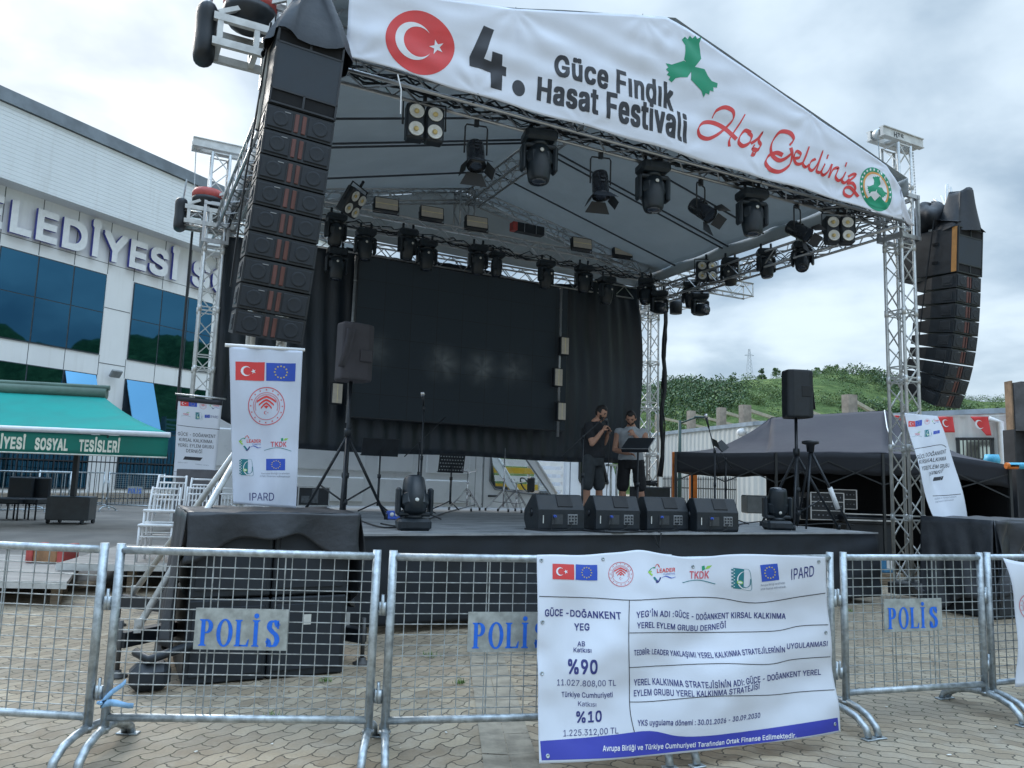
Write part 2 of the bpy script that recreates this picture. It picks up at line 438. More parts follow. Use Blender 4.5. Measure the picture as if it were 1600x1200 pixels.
# ================================================================ THE SETTING
def ground_mat():
    m=bpy.data.materials.new('block_paving'); m.use_nodes=True; t=m.node_tree; b=t.nodes['Principled BSDF']
    tcn=nd(t,'ShaderNodeTexCoord').outputs['Object']
    def pattern(ang,sx_,seed):
        mp=nd(t,'ShaderNodeMapping',{0:tcn,2:(0,0,ang)}).outputs[0]
        s=nd(t,'ShaderNodeSeparateXYZ',{0:mp})
        bw,bh=.205,.1025
        def wav(c,per,amp,ph=0.0):
            q=mth(t,'ADD',mth(t,'DIVIDE',c,per),ph)
            tri=mth(t,'PINGPONG',q,.5)              # 0...0.5
            tri=rng(t,tri,.12,.38,-1.0,1.0)
            return mth(t,'MULTIPLY',tri,amp)
        yy=mth(t,'ADD',s.outputs[1],wav(s.outputs[0],bw,.0095))
        xx=mth(t,'ADD',s.outputs[0],wav(s.outputs[1],bh,.007))
        cvn=nd(t,'ShaderNodeCombineXYZ',{0:xx,1:yy,2:0.0}).outputs[0]
        jn=nd(t,'ShaderNodeTexNoise',{'Vector':tcn,'Scale':14.0,'Detail':3.0}).outputs[1]
        jv=nd(t,'ShaderNodeVectorMath',{0:jn,1:(.5,.5,.5)},operation='SUBTRACT').outputs[0]
        jv=nd(t,'ShaderNodeVectorMath',{0:jv,'Scale':.012},operation='SCALE').outputs[0]
        cvn=nd(t,'ShaderNodeVectorMath',{0:cvn,1:jv},operation='ADD').outputs[0]
        br=nd(t,'ShaderNodeTexBrick',{'Vector':cvn,'Color1':(0,0,0,1),'Color2':(1,1,1,1),'Mortar':(.5,.5,.5,1),'Scale':1.0,'Mortar Size':.0048,'Mortar Smooth':.35,'Bias':0.0,'Brick Width':bw,'Row Height':bh})
        br.offset=.5
        return br.outputs[0],br.outputs[1]
    c1,f1=pattern(R(-62),0,0); c2,f2=pattern(R(24),0,0)
    # the laying direction changes along the drain strip
    s=nd(t,'ShaderNodeSeparateXYZ',{0:tcn})
    side=mth(t,'GREATER_THAN',mth(t,'SUBTRACT',s.outputs[0],mth(t,'MULTIPLY',mth(t,'SUBTRACT',s.outputs[1],4.26),-.06)),.10)
    c=mix(t,side,c1,c2); fac=mth(t,'ADD',mth(t,'MULTIPLY',f1,mth(t,'SUBTRACT',1.0,side)),mth(t,'MULTIPLY',f2,side))
    big=nd(t,'ShaderNodeTexNoise',{'Vector':tcn,'Scale':.55,'Detail':6.0,'Roughness':.65}).outputs[0]
    fine=nd(t,'ShaderNodeTexNoise',{'Vector':tcn,'Scale':55.0,'Detail':5.0,'Roughness':.7}).outputs[0]
    mid=nd(t,'ShaderNodeTexNoise',{'Vector':tcn,'Scale':5.0,'Detail':5.0,'Roughness':.7}).outputs[0]
    col=mix(t,c,(.238,.180,.117),(.415,.332,.226))
    col=mix(t,mth(t,'MULTIPLY',rng(t,mid,.4,.72),.55),col,(.43,.38,.30))
    col=mix(t,mth(t,'MULTIPLY',rng(t,big,.42,.66),.62),col,(.235,.20,.155))
    col=mix(t,mth(t,'MULTIPLY',rng(t,fine,.35,.75),.35),col,(.15,.135,.115))
    stain=nd(t,'ShaderNodeTexVoronoi',{'Vector':tcn,'Scale':.9,'Randomness':1.0}).outputs[0]
    dn=mth(t,'ADD',stain,mth(t,'MULTIPLY',mth(t,'SUBTRACT',mid,.5),.35))
    col=mix(t,rng(t,dn,.05,.16,.55,0.0),col,(.11,.10,.09))
    moss=rng(t,big,.5,.62)
    mort=mix(t,moss,(.095,.082,.062),(.070,.072,.042))
    col=mix(t,fac,col,mort)
    t.links.new(col,b.inputs['Base Color'])
    b.inputs['Roughness'].default_value=.82; b.inputs['Specular IOR Level'].default_value=.35
    h=mth(t,'SUBTRACT',mth(t,'MULTIPLY',fine,.12),mth(t,'MULTIPLY',fac,1.0))
    h=mth(t,'ADD',h,mth(t,'MULTIPLY',c,.25))
    t.links.new(nd(t,'ShaderNodeBump',{'Strength':.9,'Distance':.006,'Height':h}).outputs[0],b.inputs['Normal'])
    return m
g=MB(); g.grid(lambda u,v:(-500+1000*u,-300+1300*v,0),20,26,smooth=False)
struct(g,'ground',ground_mat())
# drain strip of plain concrete slabs, a few millimetres proud
dr=MB(); d0=Vector((-.02,2.2,0)); 
def drain(p,q,wid,nn):
    p=Vector(p);q=Vector(q); d=(q-p); n=Vector((d.y,-d.x,0)).normalized()*wid
    for i in range(nn):
        a=p+d*(i/nn);b=p+d*((i+1)/nn)
        for k in range(2):
            j=rnd.uniform(-.004,.004)
            e=d.normalized()*.004
            c0=a+n*(k*.5)+e;c1=a+n*(k*.5+.485)+e;c2=b+n*(k*.5+.485)-e;c3=b+n*(k*.5)-e
            z=.008+rnd.uniform(-.002,.002); dp_=Vector((0,0,.004)) if k==0 else Vector()
            dr.add([Vector((x.x,x.y,z-(.006 if (x is c1 or x is c2) and k==0 else 0)-(.006 if (x is c0 or x is c3) and k==1 else 0))) for x in (c0,c1,c2,c3)],[(0,1,2,3)])
drain((.10,2.0,0),(-.36,7.6,0),.30,16)
struct(dr,'drain_channel',mat('concrete_slab',(.27,.235,.18),.85,0,.25,7,.002,50))
# asphalt apron in front of the hall
ap=MB(); ap.add([(-60,10.5,.006),(-4.6,10.5,.006),(-60,14,.3),(-4.9,14,.3),(-60,70,.3),(-6.0,40,.3),(-4.6,14.2,.0),(-5.7,40,.0)],[(0,1,3,2),(2,3,5,4),(1,6,3),(3,6,7,5)])
struct(ap,'forecourt',mat('worn_asphalt',(.165,.145,.125),.9,0,.22,1.2,.003,60))

# ---------------------------------------------------------------- hill beyond the site
HR=230.0
RID=[(700,640),(900,625),(1000,612),(1060,604),(1120,602),(1180,593),(1240,591),(1300,587),(1340,590),(1400,603),(1460,619),(1530,630),(1600,628),(1700,600),(1900,590)]
def ridge(az):       # height of the ridge for azimuth tan
    xs=[]
    for (x,y) in RID:
        p=atY(x,y,HR); xs.append((p.x/p.y,p.z))
    if az<=xs[0][0]: return xs[0][1]*max(.2,1-(xs[0][0]-az)*2)
    for (a,b) in zip(xs,xs[1:]):
        if az<=b[0]:
            k=(az-a[0])/(b[0]-a[0]); k=k*k*(3-2*k); return a[1]+(b[1]-a[1])*k
    return xs[-1][1]
def hillz(az,Y):
    k=(Y-120)/(HR-120); h=ridge(az)
    if k<=0: base=0
    elif k<=1: base=h*(1-(1-k)**1.5)
    else: base=h*max(0,1-(k-1)*.5)
    p=Vector((az*Y*.03,Y*.03,1))
    return base+ (noise.noise(p)*2.2+noise.noise(p*2.7)*1.0)*min(1,max(0,k))*(0.35 if .9<k<1.15 else 1)
def hill_mat():
    m=bpy.data.materials.new('hill_scrub'); m.use_nodes=True; t=m.node_tree; b=t.nodes['Principled BSDF']
    tcn=nd(t,'ShaderNodeTexCoord').outputs['Object']
    n1=nd(t,'ShaderNodeTexNoise',{'Vector':tcn,'Scale':.045,'Detail':8.0,'Roughness':.65}).outputs[0]
    n2=nd(t,'ShaderNodeTexNoise',{'Vector':tcn,'Scale':.35,'Detail':6.0,'Roughness':.7}).outputs[0]
    col=mix(t,rng(t,n1,.38,.62),(.085,.135,.045),(.185,.235,.080))
    col=mix(t,rng(t,n2,.35,.7),(.055,.095,.032),col)
    t.links.new(col,b.inputs['Base Color']); b.inputs['Roughness'].default_value=.95; b.inputs['Specular IOR Level'].default_value=.1
    t.links.new(nd(t,'ShaderNodeBump',{'Strength':1.0,'Distance':1.2,'Height':n2}).outputs[0],b.inputs['Normal'])
    return m
hb=MB()
hb.grid(lambda u,v:((-.5+1.55*u)*(118+190*v),118+190*v,hillz(-.5+1.55*u,118+190*v)-.4),150,70)
struct(hb,'hill',hill_mat())
# path line climbing the hill
LEAF=[mat('leaf_dark',(.055,.105,.045),.7,0,.35,.8),mat('leaf_mid',(.085,.150,.050),.7,0,.35,.8),mat('leaf_light',(.150,.215,.070),.7,0,.3,.8)]
BARK=mat('bark',(.09,.07,.05),.9,0,.3,10)
def leaves(mb,c,r,n,sz,rg,mi=0,flat=.8):
    for _ in range(n):
        d=Vector((rg.gauss(0,1),rg.gauss(0,1),rg.gauss(0,1))).normalized()
        rr=r*(rg.random()**.45); p=Vector(c)+Vector((d.x*rr,d.y*rr,d.z*rr*flat))
        a=Vector((rg.gauss(0,1),rg.gauss(0,1),rg.gauss(0,1))).normalized(); q=a.orthogonal().normalized(); s_=sz*rg.uniform(.6,1.3)
        b_=a.cross(q)
        mb.add([p-q*s_,p+b_*s_*.6,p+q*s_,p-b_*s_*.6],[(0,1,2,3)],mi=mi if rg.random()>.3 else rg.randrange(3))
sh=MB(); rg=random.Random(3)
for i in range(3000):
    Y=rg.uniform(122,HR+4); az=rg.uniform(.12,.80)
    gx=noise.noise(Vector((az*Y*.035,Y*.035,7)))
    if gx<-.03 and rg.random()<.86: continue
    z=hillz(az,Y); r=rg.uniform(.6,2.2)*(1 if gx<.12 else 1.6)
    if Y>HR-16:
        r*=.45
        if rg.random()<.6: continue
    leaves(sh,(az*Y,Y,z+r*.25),r,110,r*.10,rg,mi=(0 if gx>.12 else (1 if rg.random()<.6 else 2)))
tag(sh.build('hill_shrubs',LEAF),'low green bushes and scrub covering the hillside','shrubs',kind='stuff')
def tree(px,py_top,hpx,Y,wid,mi,label,name='hill_tree',conif=False):
    base=atY(px,py_top+hpx,Y); H=hpx*Y/FOC; rg=random.Random(int(px*7+py_top))
    t=thing(name,label,'tree',base,'trees along the hill ridge')
    tr=MB(); top=base+Vector((rg.uniform(-.3,.3),0,H*.8))
    tr.tube(base-Vector((0,0,1.5)),top,H*.035,6,r2=H*.008)
    cr=MB(); nC=16
    for i in range(nC):
        k=rg.uniform(.18,1.0); rad=wid*(.5*(1.15-k) if conif else .5*math.sin(PI*min(1,.18+k*.75))**.7)
        a=rg.uniform(0,2*PI); c=base+Vector((math.cos(a)*rad*.75,math.sin(a)*rad*.75,H*k*.93))
        tr.tube(base+Vector((0,0,H*k*.6)),c,H*.010,4,r2=H*.003)
        leaves(cr,c,wid*(.17 if conif else .23),46,wid*.075,rg,mi=mi)
    tr.build('trunk',BARK,t); cr.build('crown',LEAF,t); return t
TREES=[(1190,575,22,15,0,'dark conical tree beside the pylon on the skyline',True),(1146,582,24,13,1,'rounded tree standing alone on the ridge left of the pylon',False),
 (1059,592,20,17,0,'dark spreading tree at the low left end of the ridge',False),(1043,598,18,12,1,'paler tree beside the spreading tree at the ridge end',False),
 (1090,592,14,8,1,'small bushy tree partway up the bare ridge',False),(1104,590,14,6,0,'thin dark tree next to the small bushy tree',True),(1105,589,12,5,1,'slender sapling with bare stem on the ridge',False),
 (1213,575,14,11,1,'low round tree right of the conical tree',False),(1294,571,20,16,0,'broad tree behind the loudspeaker on the hilltop',False),(1305,571,19,14,1,'leafy tree near the hilltop beside the broad one',False),
 (1318,576,16,13,0,'short dark tree just past the hilltop',False),(1342,584,14,10,1,'small tree on the falling ridge near the truss tower',False),(1365,580,22,20,0,'largest dark tree on the falling ridge left of the truss tower',False),
 (1276,574,17,12,1,'tree half hidden behind the loudspeaker',False)]
for (x,y,h,wd,mi,lb,cf) in TREES: tree(x,y,h,HR-6,wd*HR/FOC*1.15,mi,lb,conif=cf)
# pylon
pb=atY(1171,600,420); py_=thing('power_pylon','pale steel lattice power pylon on the skyline of the hill','pylon',pb)
pm=MB(); Hh=56*420/FOC*1.0
for i in range(9):
    k0,k1=i/9,(i+1)/9; w0=1.7*(1-k0)**1.15+.35; w1=1.7*(1-k1)**1.15+.35
    for sx_ in(-1,1):
        for sy_ in(-1,1): pm.tube(pb+Vector((sx_*w0,sy_*w0,Hh*k0-4*(i==0))),pb+Vector((sx_*w1,sy_*w1,Hh*k1)),.10,4)
        pm.tube(pb+Vector((sx_*w0,-w0,Hh*k0)),pb+Vector((-sx_*w1,-w1,Hh*k1)),.08,4)
pm.build('lattice_mast',mat('pylon_steel',(.36,.40,.43),.7,.2),py_)
pa=MB()
for zf,wd in((.80,2.6),): 
    for sx_ in(-1,1):
        pa.tube(pb+Vector((0,0,Hh*zf)),pb+Vector((sx_*wd,0,Hh*zf+.3)),.14,4); pa.tube(pb+Vector((0,0,Hh*zf+1.2)),pb+Vector((sx_*wd,0,Hh*zf+.3)),.10,4)
pa.build('crossarm',MATS['pylon_steel'],py_)
# hillside behind the photographer, mirrored in the hall's glazing
def hz2(u,v):
    y=-110+275*u; x=125+140*v
    k=.5+.5*math.sin(u*7.0+.4)
    return (x,y,1.22*(30+20*k+noise.noise(Vector((y*.035,3,x*.02)))*13+noise.noise(Vector((y*.3,1,x*.1)))*2.5)*min(1,(v*1.9))**.7-.5)
h2=MB(); h2.grid(hz2,120,24); struct(h2,'hillside',bpy.data.materials['hill_scrub'])
# ---------------------------------------------------------------- the hall on the left
WD=Vector((.454,.891,0)).normalized(); WN=Vector((.891,-.454,0)).normalized()   # along the facade, out of the facade
B0=atZ(150,790,0); B0=B0*(28/B0.y); B0.z=0
def bw(x,y,out=0.0):                      # facade coordinates (s along, z) under a sight line
    d=ray(x,y); o=B0+WN*out-CAM; p=CAM+d*(o.dot(WN)/d.dot(WN)); return ((p-B0).dot(WD),p.z)
def BW(s,z,out=0.0): return B0+WD*s+WN*out+Vector((0,0,z))
BM=Matrix(((WD.x,WN.x,0,B0.x),(WD.y,WN.y,0,B0.y),(0,0,1,0),(0,0,0,1)))
# ================================================================ HALL, AWNING AND THE LEFT SIDE
def panel_white(name,col,seamx,seamz,hlines=0.0):
    m=bpy.data.materials.new(name); m.use_nodes=True; t=m.node_tree; b=t.nodes['Principled BSDF']
    tcn=nd(t,'ShaderNodeTexCoord').outputs['Object']
    ns=nd(t,'ShaderNodeTexNoise',{'Vector':tcn,'Scale':.7,'Detail':6.0}).outputs[0]
    dr=nd(t,'ShaderNodeTexNoise',{'Vector':nd(t,'ShaderNodeMapping',{0:tcn,3:(3,3,.25)}).outputs[0],'Scale':1.6,'Detail':5.0}).outputs[0]
    c=mix(t,rng(t,ns,.3,.7),tuple(x*.94 for x in col),col)
    c=mix(t,mth(t,'MULTIPLY',rng(t,dr,.5,.75),.16),c,(.42,.40,.36))
    t.links.new(c,b.inputs['Base Color']); b.inputs['Roughness'].default_value=.45
    if hlines:
        s=nd(t,'ShaderNodeSeparateXYZ',{0:tcn}); w_=mth(t,'PINGPONG',mth(t,'DIVIDE',s.outputs[2],hlines),.5)
        h=rng(t,w_,.0,.08,0.0,1.0)
        t.links.new(nd(t,'ShaderNodeBump',{'Strength':.8,'Distance':.02,'Height':h}).outputs[0],b.inputs['Normal'])
    return m
WALLP=panel_white('hall_panel',(.80,.81,.81),1,1); BANDP=panel_white('hall_band',(.76,.80,.82),1,1,.14)
def glass(name,col,rough=.02):
    m=bpy.data.materials.new(name); m.use_nodes=True; t=m.node_tree; b=t.nodes['Principled BSDF']
    tcn=nd(t,'ShaderNodeTexCoord').outputs['Object']
    ns=nd(t,'ShaderNodeTexNoise',{'Vector':tcn,'Scale':.35,'Detail':2.0}).outputs[0]
    b.inputs['Base Color'].default_value=(*col,1); b.inputs['Metallic'].default_value=1; b.inputs['Roughness'].default_value=rough
    t.links.new(nd(t,'ShaderNodeBump',{'Strength':.35,'Distance':.03,'Height':ns}).outputs[0],b.inputs['Normal'])
    return m
GLASS=glass('tinted_glass',(.028,.098,.165)); GLASSL=glass('glass_sky_tint',(.20,.52,.85),.06)  # open sashes get a paler copy, the sky's reflection painted into its tint
SEAM=mat('panel_joint',(.10,.11,.12),.8,0,.2,5); FRAME=mat('window_frame',(.03,.045,.06),.4,0,.2,5)
hall=thing('town_hall','large white panelled hall with blue tinted windows and raised roof lettering','building',BW(0,.1))
S0,S1=-16.0,26.0
wl=MB(BM); wl.box(((S0+S1)/2,-.2,5.45),(S1-S0,.4,10.9)); wl.box(((S0+S1)/2,-5,5.4),(S1-S0,9,10.7)); wl.build('wall',WALLP,hall)
bd=MB(BM); bd.box(((S0+S1)/2,-.6,11.75),(S1-S0,2.6,2.42)); bd.build('upper_band',BANDP,hall)
fs=MB(BM); fs.box(((S0+S1)/2,-.6,13.2),(S1-S0+.1,2.8,.44)); fs.build('roof_fascia',mat('fascia_metal',(.20,.23,.26),.45,.5,.2,1.2),hall)
sm_=MB(BM)
P=4.90; W0=-4.24
for k in range(-3,6):
    a=W0+P*k; b=a+3.76
    for s_ in (a+1.25,a+2.51,b+.03,a-.03):
        sm_.box((s_,.001,10.0),(.025,.012,2.0 if abs(s_-a-1.25)>9 else 2.8)); sm_.box((s_,.001,5.22),(.02,.012,.72))
    sm_.box(((a+b)/2+2.45,.001,7.35),(1.05,.012,.025)); sm_.box(((a+b)/2+2.45,.001,5.3),(1.05,.012,.025)); sm_.box(((a+b)/2+2.45,.001,2.9),(1.05,.012,.025))
sm_.box(((S0+S1)/2,.0,8.98),(S1-S0,.010,.02))
sm_.build('panel_joints',SEAM,hall)
for k in range(-2,5):
    a=W0+P*k; b=a+3.76
    fr=MB(BM); fr.box(((a+b)/2,.012,7.07),(3.76,.05,2.98)); f=fr.build('window',FRAME,hall)
    pn=MB(BM)
    for i in range(3):
        w_=3.76/3
        for z0,z1 in ((5.62,7.12),(7.15,8.52)): pn.box((a+w_*(i+.5),.03,(z0+z1)/2),(w_-.05,.03,z1-z0))
    pn.build('pane',GLASS,f)
    fr=MB(BM); fr.box(((a+b)/2,.012,2.8),(3.76,.05,4.10)); f=fr.build('window',FRAME,hall)
    pn=MB(BM)
    for i in range(3):
        w_=3.76/3
        for z0,z1 in ((.80,2.85),(2.89,4.82)):
            if z0>2 and (i==2 and k==0 or i==0 and k==1): continue
            pn.box((a+w_*(i+.5),.03,(z0+z1)/2),(w_-.05,.03,z1-z0))
    pn.build('pane',GLASS,f)
for (s_,lb) in ((W0+3.76*5/6,'tilted open window pane'),(W0+P+3.76/6,'tilted open window pane')):
    o=MB(BM); rt=Matrix.Rotation(R(20),3,'X')
    o.box((s_,.36,3.92),(1.15,.04,1.90),rt); o.build('open_sash',GLASSL,hall)
pl=MB(BM); pl.box(((S0+S1)/2,.12,.35),(S1-S0,.5,.55),bev=.02); pl.build('stone_plinth',mat('plinth_stone',(.34,.29,.23),.9,0,.35,1.5,.004,20),hall)
fl=MB(BM); fl.box((.1,.25,4.95),(.42,.10,.30),Matrix.Rotation(R(-35),3,'X'),.02); fl.box((.1,.08,5.02),(.06,.3,.06)); fl.build('floodlight',mat('lamp_housing',(.30,.32,.33),.5,.3),hall)
# raised letters
LW=MATS['white_paint']; LB=mat('letter_edge_blue',(.05,.06,.34),.4,0,.1,4)
def letters3d(st,s0,s1,zb,cap):
    vf=text2d(st,(.024,.032))
    xs=[x for x,y in vf[0]]; kx=(s1-s0)/(max(xs)-min(xs)); x=0
    # one mesh per letter
    pos=0
    ox=-advance(st[0])-.025*1.3
    for i,ch in enumerate(st):
        ox=sum(advance(c)+.024*1.3 for c in st[:i])
        if ch==' ': continue
        L=text2d(ch,(.024,.032))
        vs=[((px+ox-min(xs))*kx+s0,pz*cap/CAPH+zb) for px,pz in L[0]]
        mb=MB(BM)
        n=len(vs)
        mb.add([(a,.22,b) for a,b in vs],[f for f in L[1]],mi=0)
        mb.add([(a,.10,b) for a,b in vs],[f[::-1] for f in L[1]],mi=1)
        ed={}
        for f in L[1]:
            for p,q in zip(f,f[1:]+f[:1]):
                if (q,p) in ed: del ed[(q,p)]
                else: ed[(p,q)]=1
        for (p,q) in ed: mb.add([(vs[p][0],.22,vs[p][1]),(vs[q][0],.22,vs[q][1]),(vs[q][0],.10,vs[q][1]),(vs[p][0],.10,vs[p][1])],[(3,2,1,0)],mi=1)
        mb.build('letter',[LW,LB],hall)
la=bw(21,318,.2); lb_=bw(16,362,.2); li=bw(281,386,.2); lib=bw(279,437,.2)
CAPL=.96
letters3d('LEDİYESİ',la[0]-.04,li[0]+.03,9.10,CAPL)
_k=(li[0]-la[0]+.07)
letters3d('E',la[0]-1.28,la[0]-.28,9.10,CAPL); letters3d('SO',bw(302,410,.2)[0],bw(352,450,.2)[0]+.35,9.10,CAPL)

# ---------------------------------------------------------------- green awning on its post
TEAL=mat('teal_canvas',(.008,.33,.285),.8,0,.10,1.5,.004,6,trans=.25); GRN=mat('dark_green_canvas',(.006,.155,.115),.8,0,.08,2)
FWD=Vector((-.974,-.227,0)); FR_=atY(264,677,15.2); RR_=atY(160,619,17.4)
aw=thing('awning','teal folding awning with cream lettering on its dark green valance','awning',FR_)
LA=9.0
ab_=MB(); ab_.grid(lambda u,v:FR_+FWD*(LA*u)+(RR_-FR_)*v+Vector((0,0,-.09*math.sin(PI*v)+.015*math.sin(u*25)*math.sin(PI*v))),40,10,th=.006); ab_.build('canopy',TEAL,aw)
bar=MB(); bar.path([FR_+Vector((.03,0,-.03)),FR_+FWD*LA+Vector((0,0,-.03))],.055,8); bar.build('front_bar',WHT,aw)
cas=MB(); cas.path([RR_+Vector((.1,0,.06)),RR_+FWD*LA+Vector((0,0,.06))],.13,10); cas.path([RR_+Vector((.15,0,.19)),RR_+FWD*LA+Vector((0,0,.19))],.06,8); cas.build('roller_case',mat('roller_green',(.10,.16,.13),.6,0,.2,2),aw)
vb=MB(); vdown=Vector((0,0,-1)); VH=.40
vf_=lambda x,y:FR_+FWD*x+Vector((0,0,-.09-VH*y))+Vector((.227,-.974,0))*(.012*math.sin(x*7)*y)
vb.grid(lambda u,v:vf_(LA*u,v),60,4,th=.004); va=vb.build('valance',GRN,aw)
ve=MB(); ve.grid(lambda u,v:vf_(LA*u,.94+.07*v)+Vector((.227,-.974,0))*.006,60,1,th=.012); ve.build('valance_trim',mat('cream_trim',(.62,.62,.55),.7),va)
def vtext(st,x0,x1):           # pixel x of the word ends, converted along the valance
    def al(px):
        d=ray(px,690); n=Vector((.227,-.974,0)); return (CAM+d*((FR_-CAM).dot(n)/d.dot(n))-FR_).dot(FWD)
    a,b=al(x0),al(x1); vl=MB()
    vf=fit(text2d(st,(.035,.03)),0,a-b,0,.205,CAPH)
    lay(vl,([(a-x,y) for x,y in vf[0]],vf[1]),lambda x,y:vf_(x,.79-y/VH)+Vector((.227,-.974,0))*.006,maxl=.2); vl.build('lettering',mat('cream_print',(.70,.70,.58),.7),va)
vtext('SOSYAL',55,107); vtext('TESİSLERİ',124,188); vtext('BELEDİYESİ',-48,40)
arm=MB(); 
for k in (.12,.55): arm.tube(FR_+FWD*LA*k+Vector((0,0,-.12)),RR_+FWD*LA*(k+.05)+Vector((0,0,-.22)),.03,6)
arm.build('folding_arm',BLK,aw)
pbase=atZ(110,818,.3)
post=thing('awning_post','black steel post standing in a dark planter box under the awning','post',pbase)
pm=MB(); ptop=atY(122,690,pbase.y); ptop=pbase+Vector((0.0,0,2.25)); pm.path([pbase+Vector((0,0,.2)),ptop],.065,4); pm.build('pole',BLK,post)
bx=MB(); bx.box(pbase+Vector((0,0,.33)),(.82,.6,.50),rotz(R(14)).to_3x3(),.015)
bx.build('base_box',mat('black_box_paint',(.028,.034,.038),.4,0,.4,3),post)
for dx,dy in((-.36,-.22),(.36,-.22),(-.36,.22),(.36,.22)): wh=MB(); wh.tube(pbase+Vector((dx-.02,dy,.05)),pbase+Vector((dx+.02,dy,.05)),.05,10); wh.build('castor',BLK,post)


# ---------------------------------------------------------------- barriers
def barrier(name='crowd_barrier',L=1.60,H=1.1,mesh=True,plate=True,bars=0,label='',group=None,rpipe=.021,word_='POLİS',platex=.5,platesz=(.49,.215),pz_=.62):
    """local: posts at x=0 and x=L, y=0, feet along y, z=0 ground"""
    t=thing(name,label,'barrier',(0,0,0),group)
    zb=.20
    f=MB()
    f.path([(0,0,.12),(0,0,H)],rpipe*1.12,10); f.path([(L,0,.12),(L,0,H)],rpipe*1.12,10)
    f.path([(0,0,H-.035),(L,0,H-.035)],rpipe,10); f.path([(0,0,zb),(L,0,zb)],rpipe,10)
    for x in(0,L): f.lathe([(rpipe*1.5,0),(rpipe*1.6,.008),(rpipe*1.5,.016)],TR(x,0,.135),12)
    # hooks and eyes that couple panels
    for x,sg in((0,-1),(L,1)):
        for z in(.34,.80):
            f.path([(x+sg*.022,0,z-.03),(x+sg*.045,0,z-.03),(x+sg*.045,0,z+.06)],.009,6); f.tube((x+sg*.036,0,z-.05),(x+sg*.036,0,z+.02),.014,6)
    f.build('frame',GALV,t,local=True)
    if mesh:
        w_=MB(); nx=int(L/.075); nz=int((H-.06-zb)/.054)
        for i in range(1,nx):
            x=L*i/nx; w_.tube((x,.004,zb),(x,.004,H-.04),.0034,4,cap=False)
        for j in range(1,nz):
            z=zb+(H-.06-zb)*j/nz; w_.tube((0,-.001,z),(L,-.001,z),.0034,4,cap=False)
        for x in (L*.36,L*.64): w_.tube((x,.008,zb),(x,.008,H-.04),.0045,4,cap=False)
        w_.build('wire_mesh',GALV,t,local=True)
    if bars:
        w_=MB()
        for i in range(1,bars): x=L*i/bars; w_.tube((x,0,zb),(x,0,H-.04),.010,5,cap=False)
        w_.build('bars',GALV,t,local=True)
    for x in(0,L):
        ft=MB(); sg=1 if x==0 else -1
        pts=[(x,-.02,.13)]+[(x+sg*.004*k,-.02-.29*math.sin(k*PI/12),.02+.11*math.cos(k*PI/12)) for k in range(0,7)]
        ft.path([(x,0,.15),(x,-.03,.142),(x,-.10,.135),(x,-.19,.11),(x,-.255,.06),(x,-.275,.012)],rpipe*1.05,8)
        ft.path([(x,0,.15),(x,.03,.142),(x,.12,.135),(x,.26,.10),(x,.35,.05),(x,.37,.012)],rpipe*1.05,8)
        ft.box((x,-.275,.006),(.085,.055,.010),bev=.003); ft.box((x,.37,.006),(.085,.055,.010),bev=.003)
        ft.build('foot',GALV,t,local=True)
    if plate:
        p=MB(); cx=L*platex; p.box((cx,-.018,pz_),(platesz[0],.004,platesz[1])); pl_=p.build('sign_plate',mat('plate_zinc',(.40,.43,.42),.55,.45,.22,18,.0005,30),t,local=True)
        q=MB(); vs=serif_polis(platesz[0]*.90,platesz[1]*.80)
        lay(q,vs,lambda x,y:(cx+x,-.0225,pz_+y-.004)); q.build('lettering',mat('police_blue',(.010,.15,.72),.5,0,.12,25),pl_,local=True)
    return t
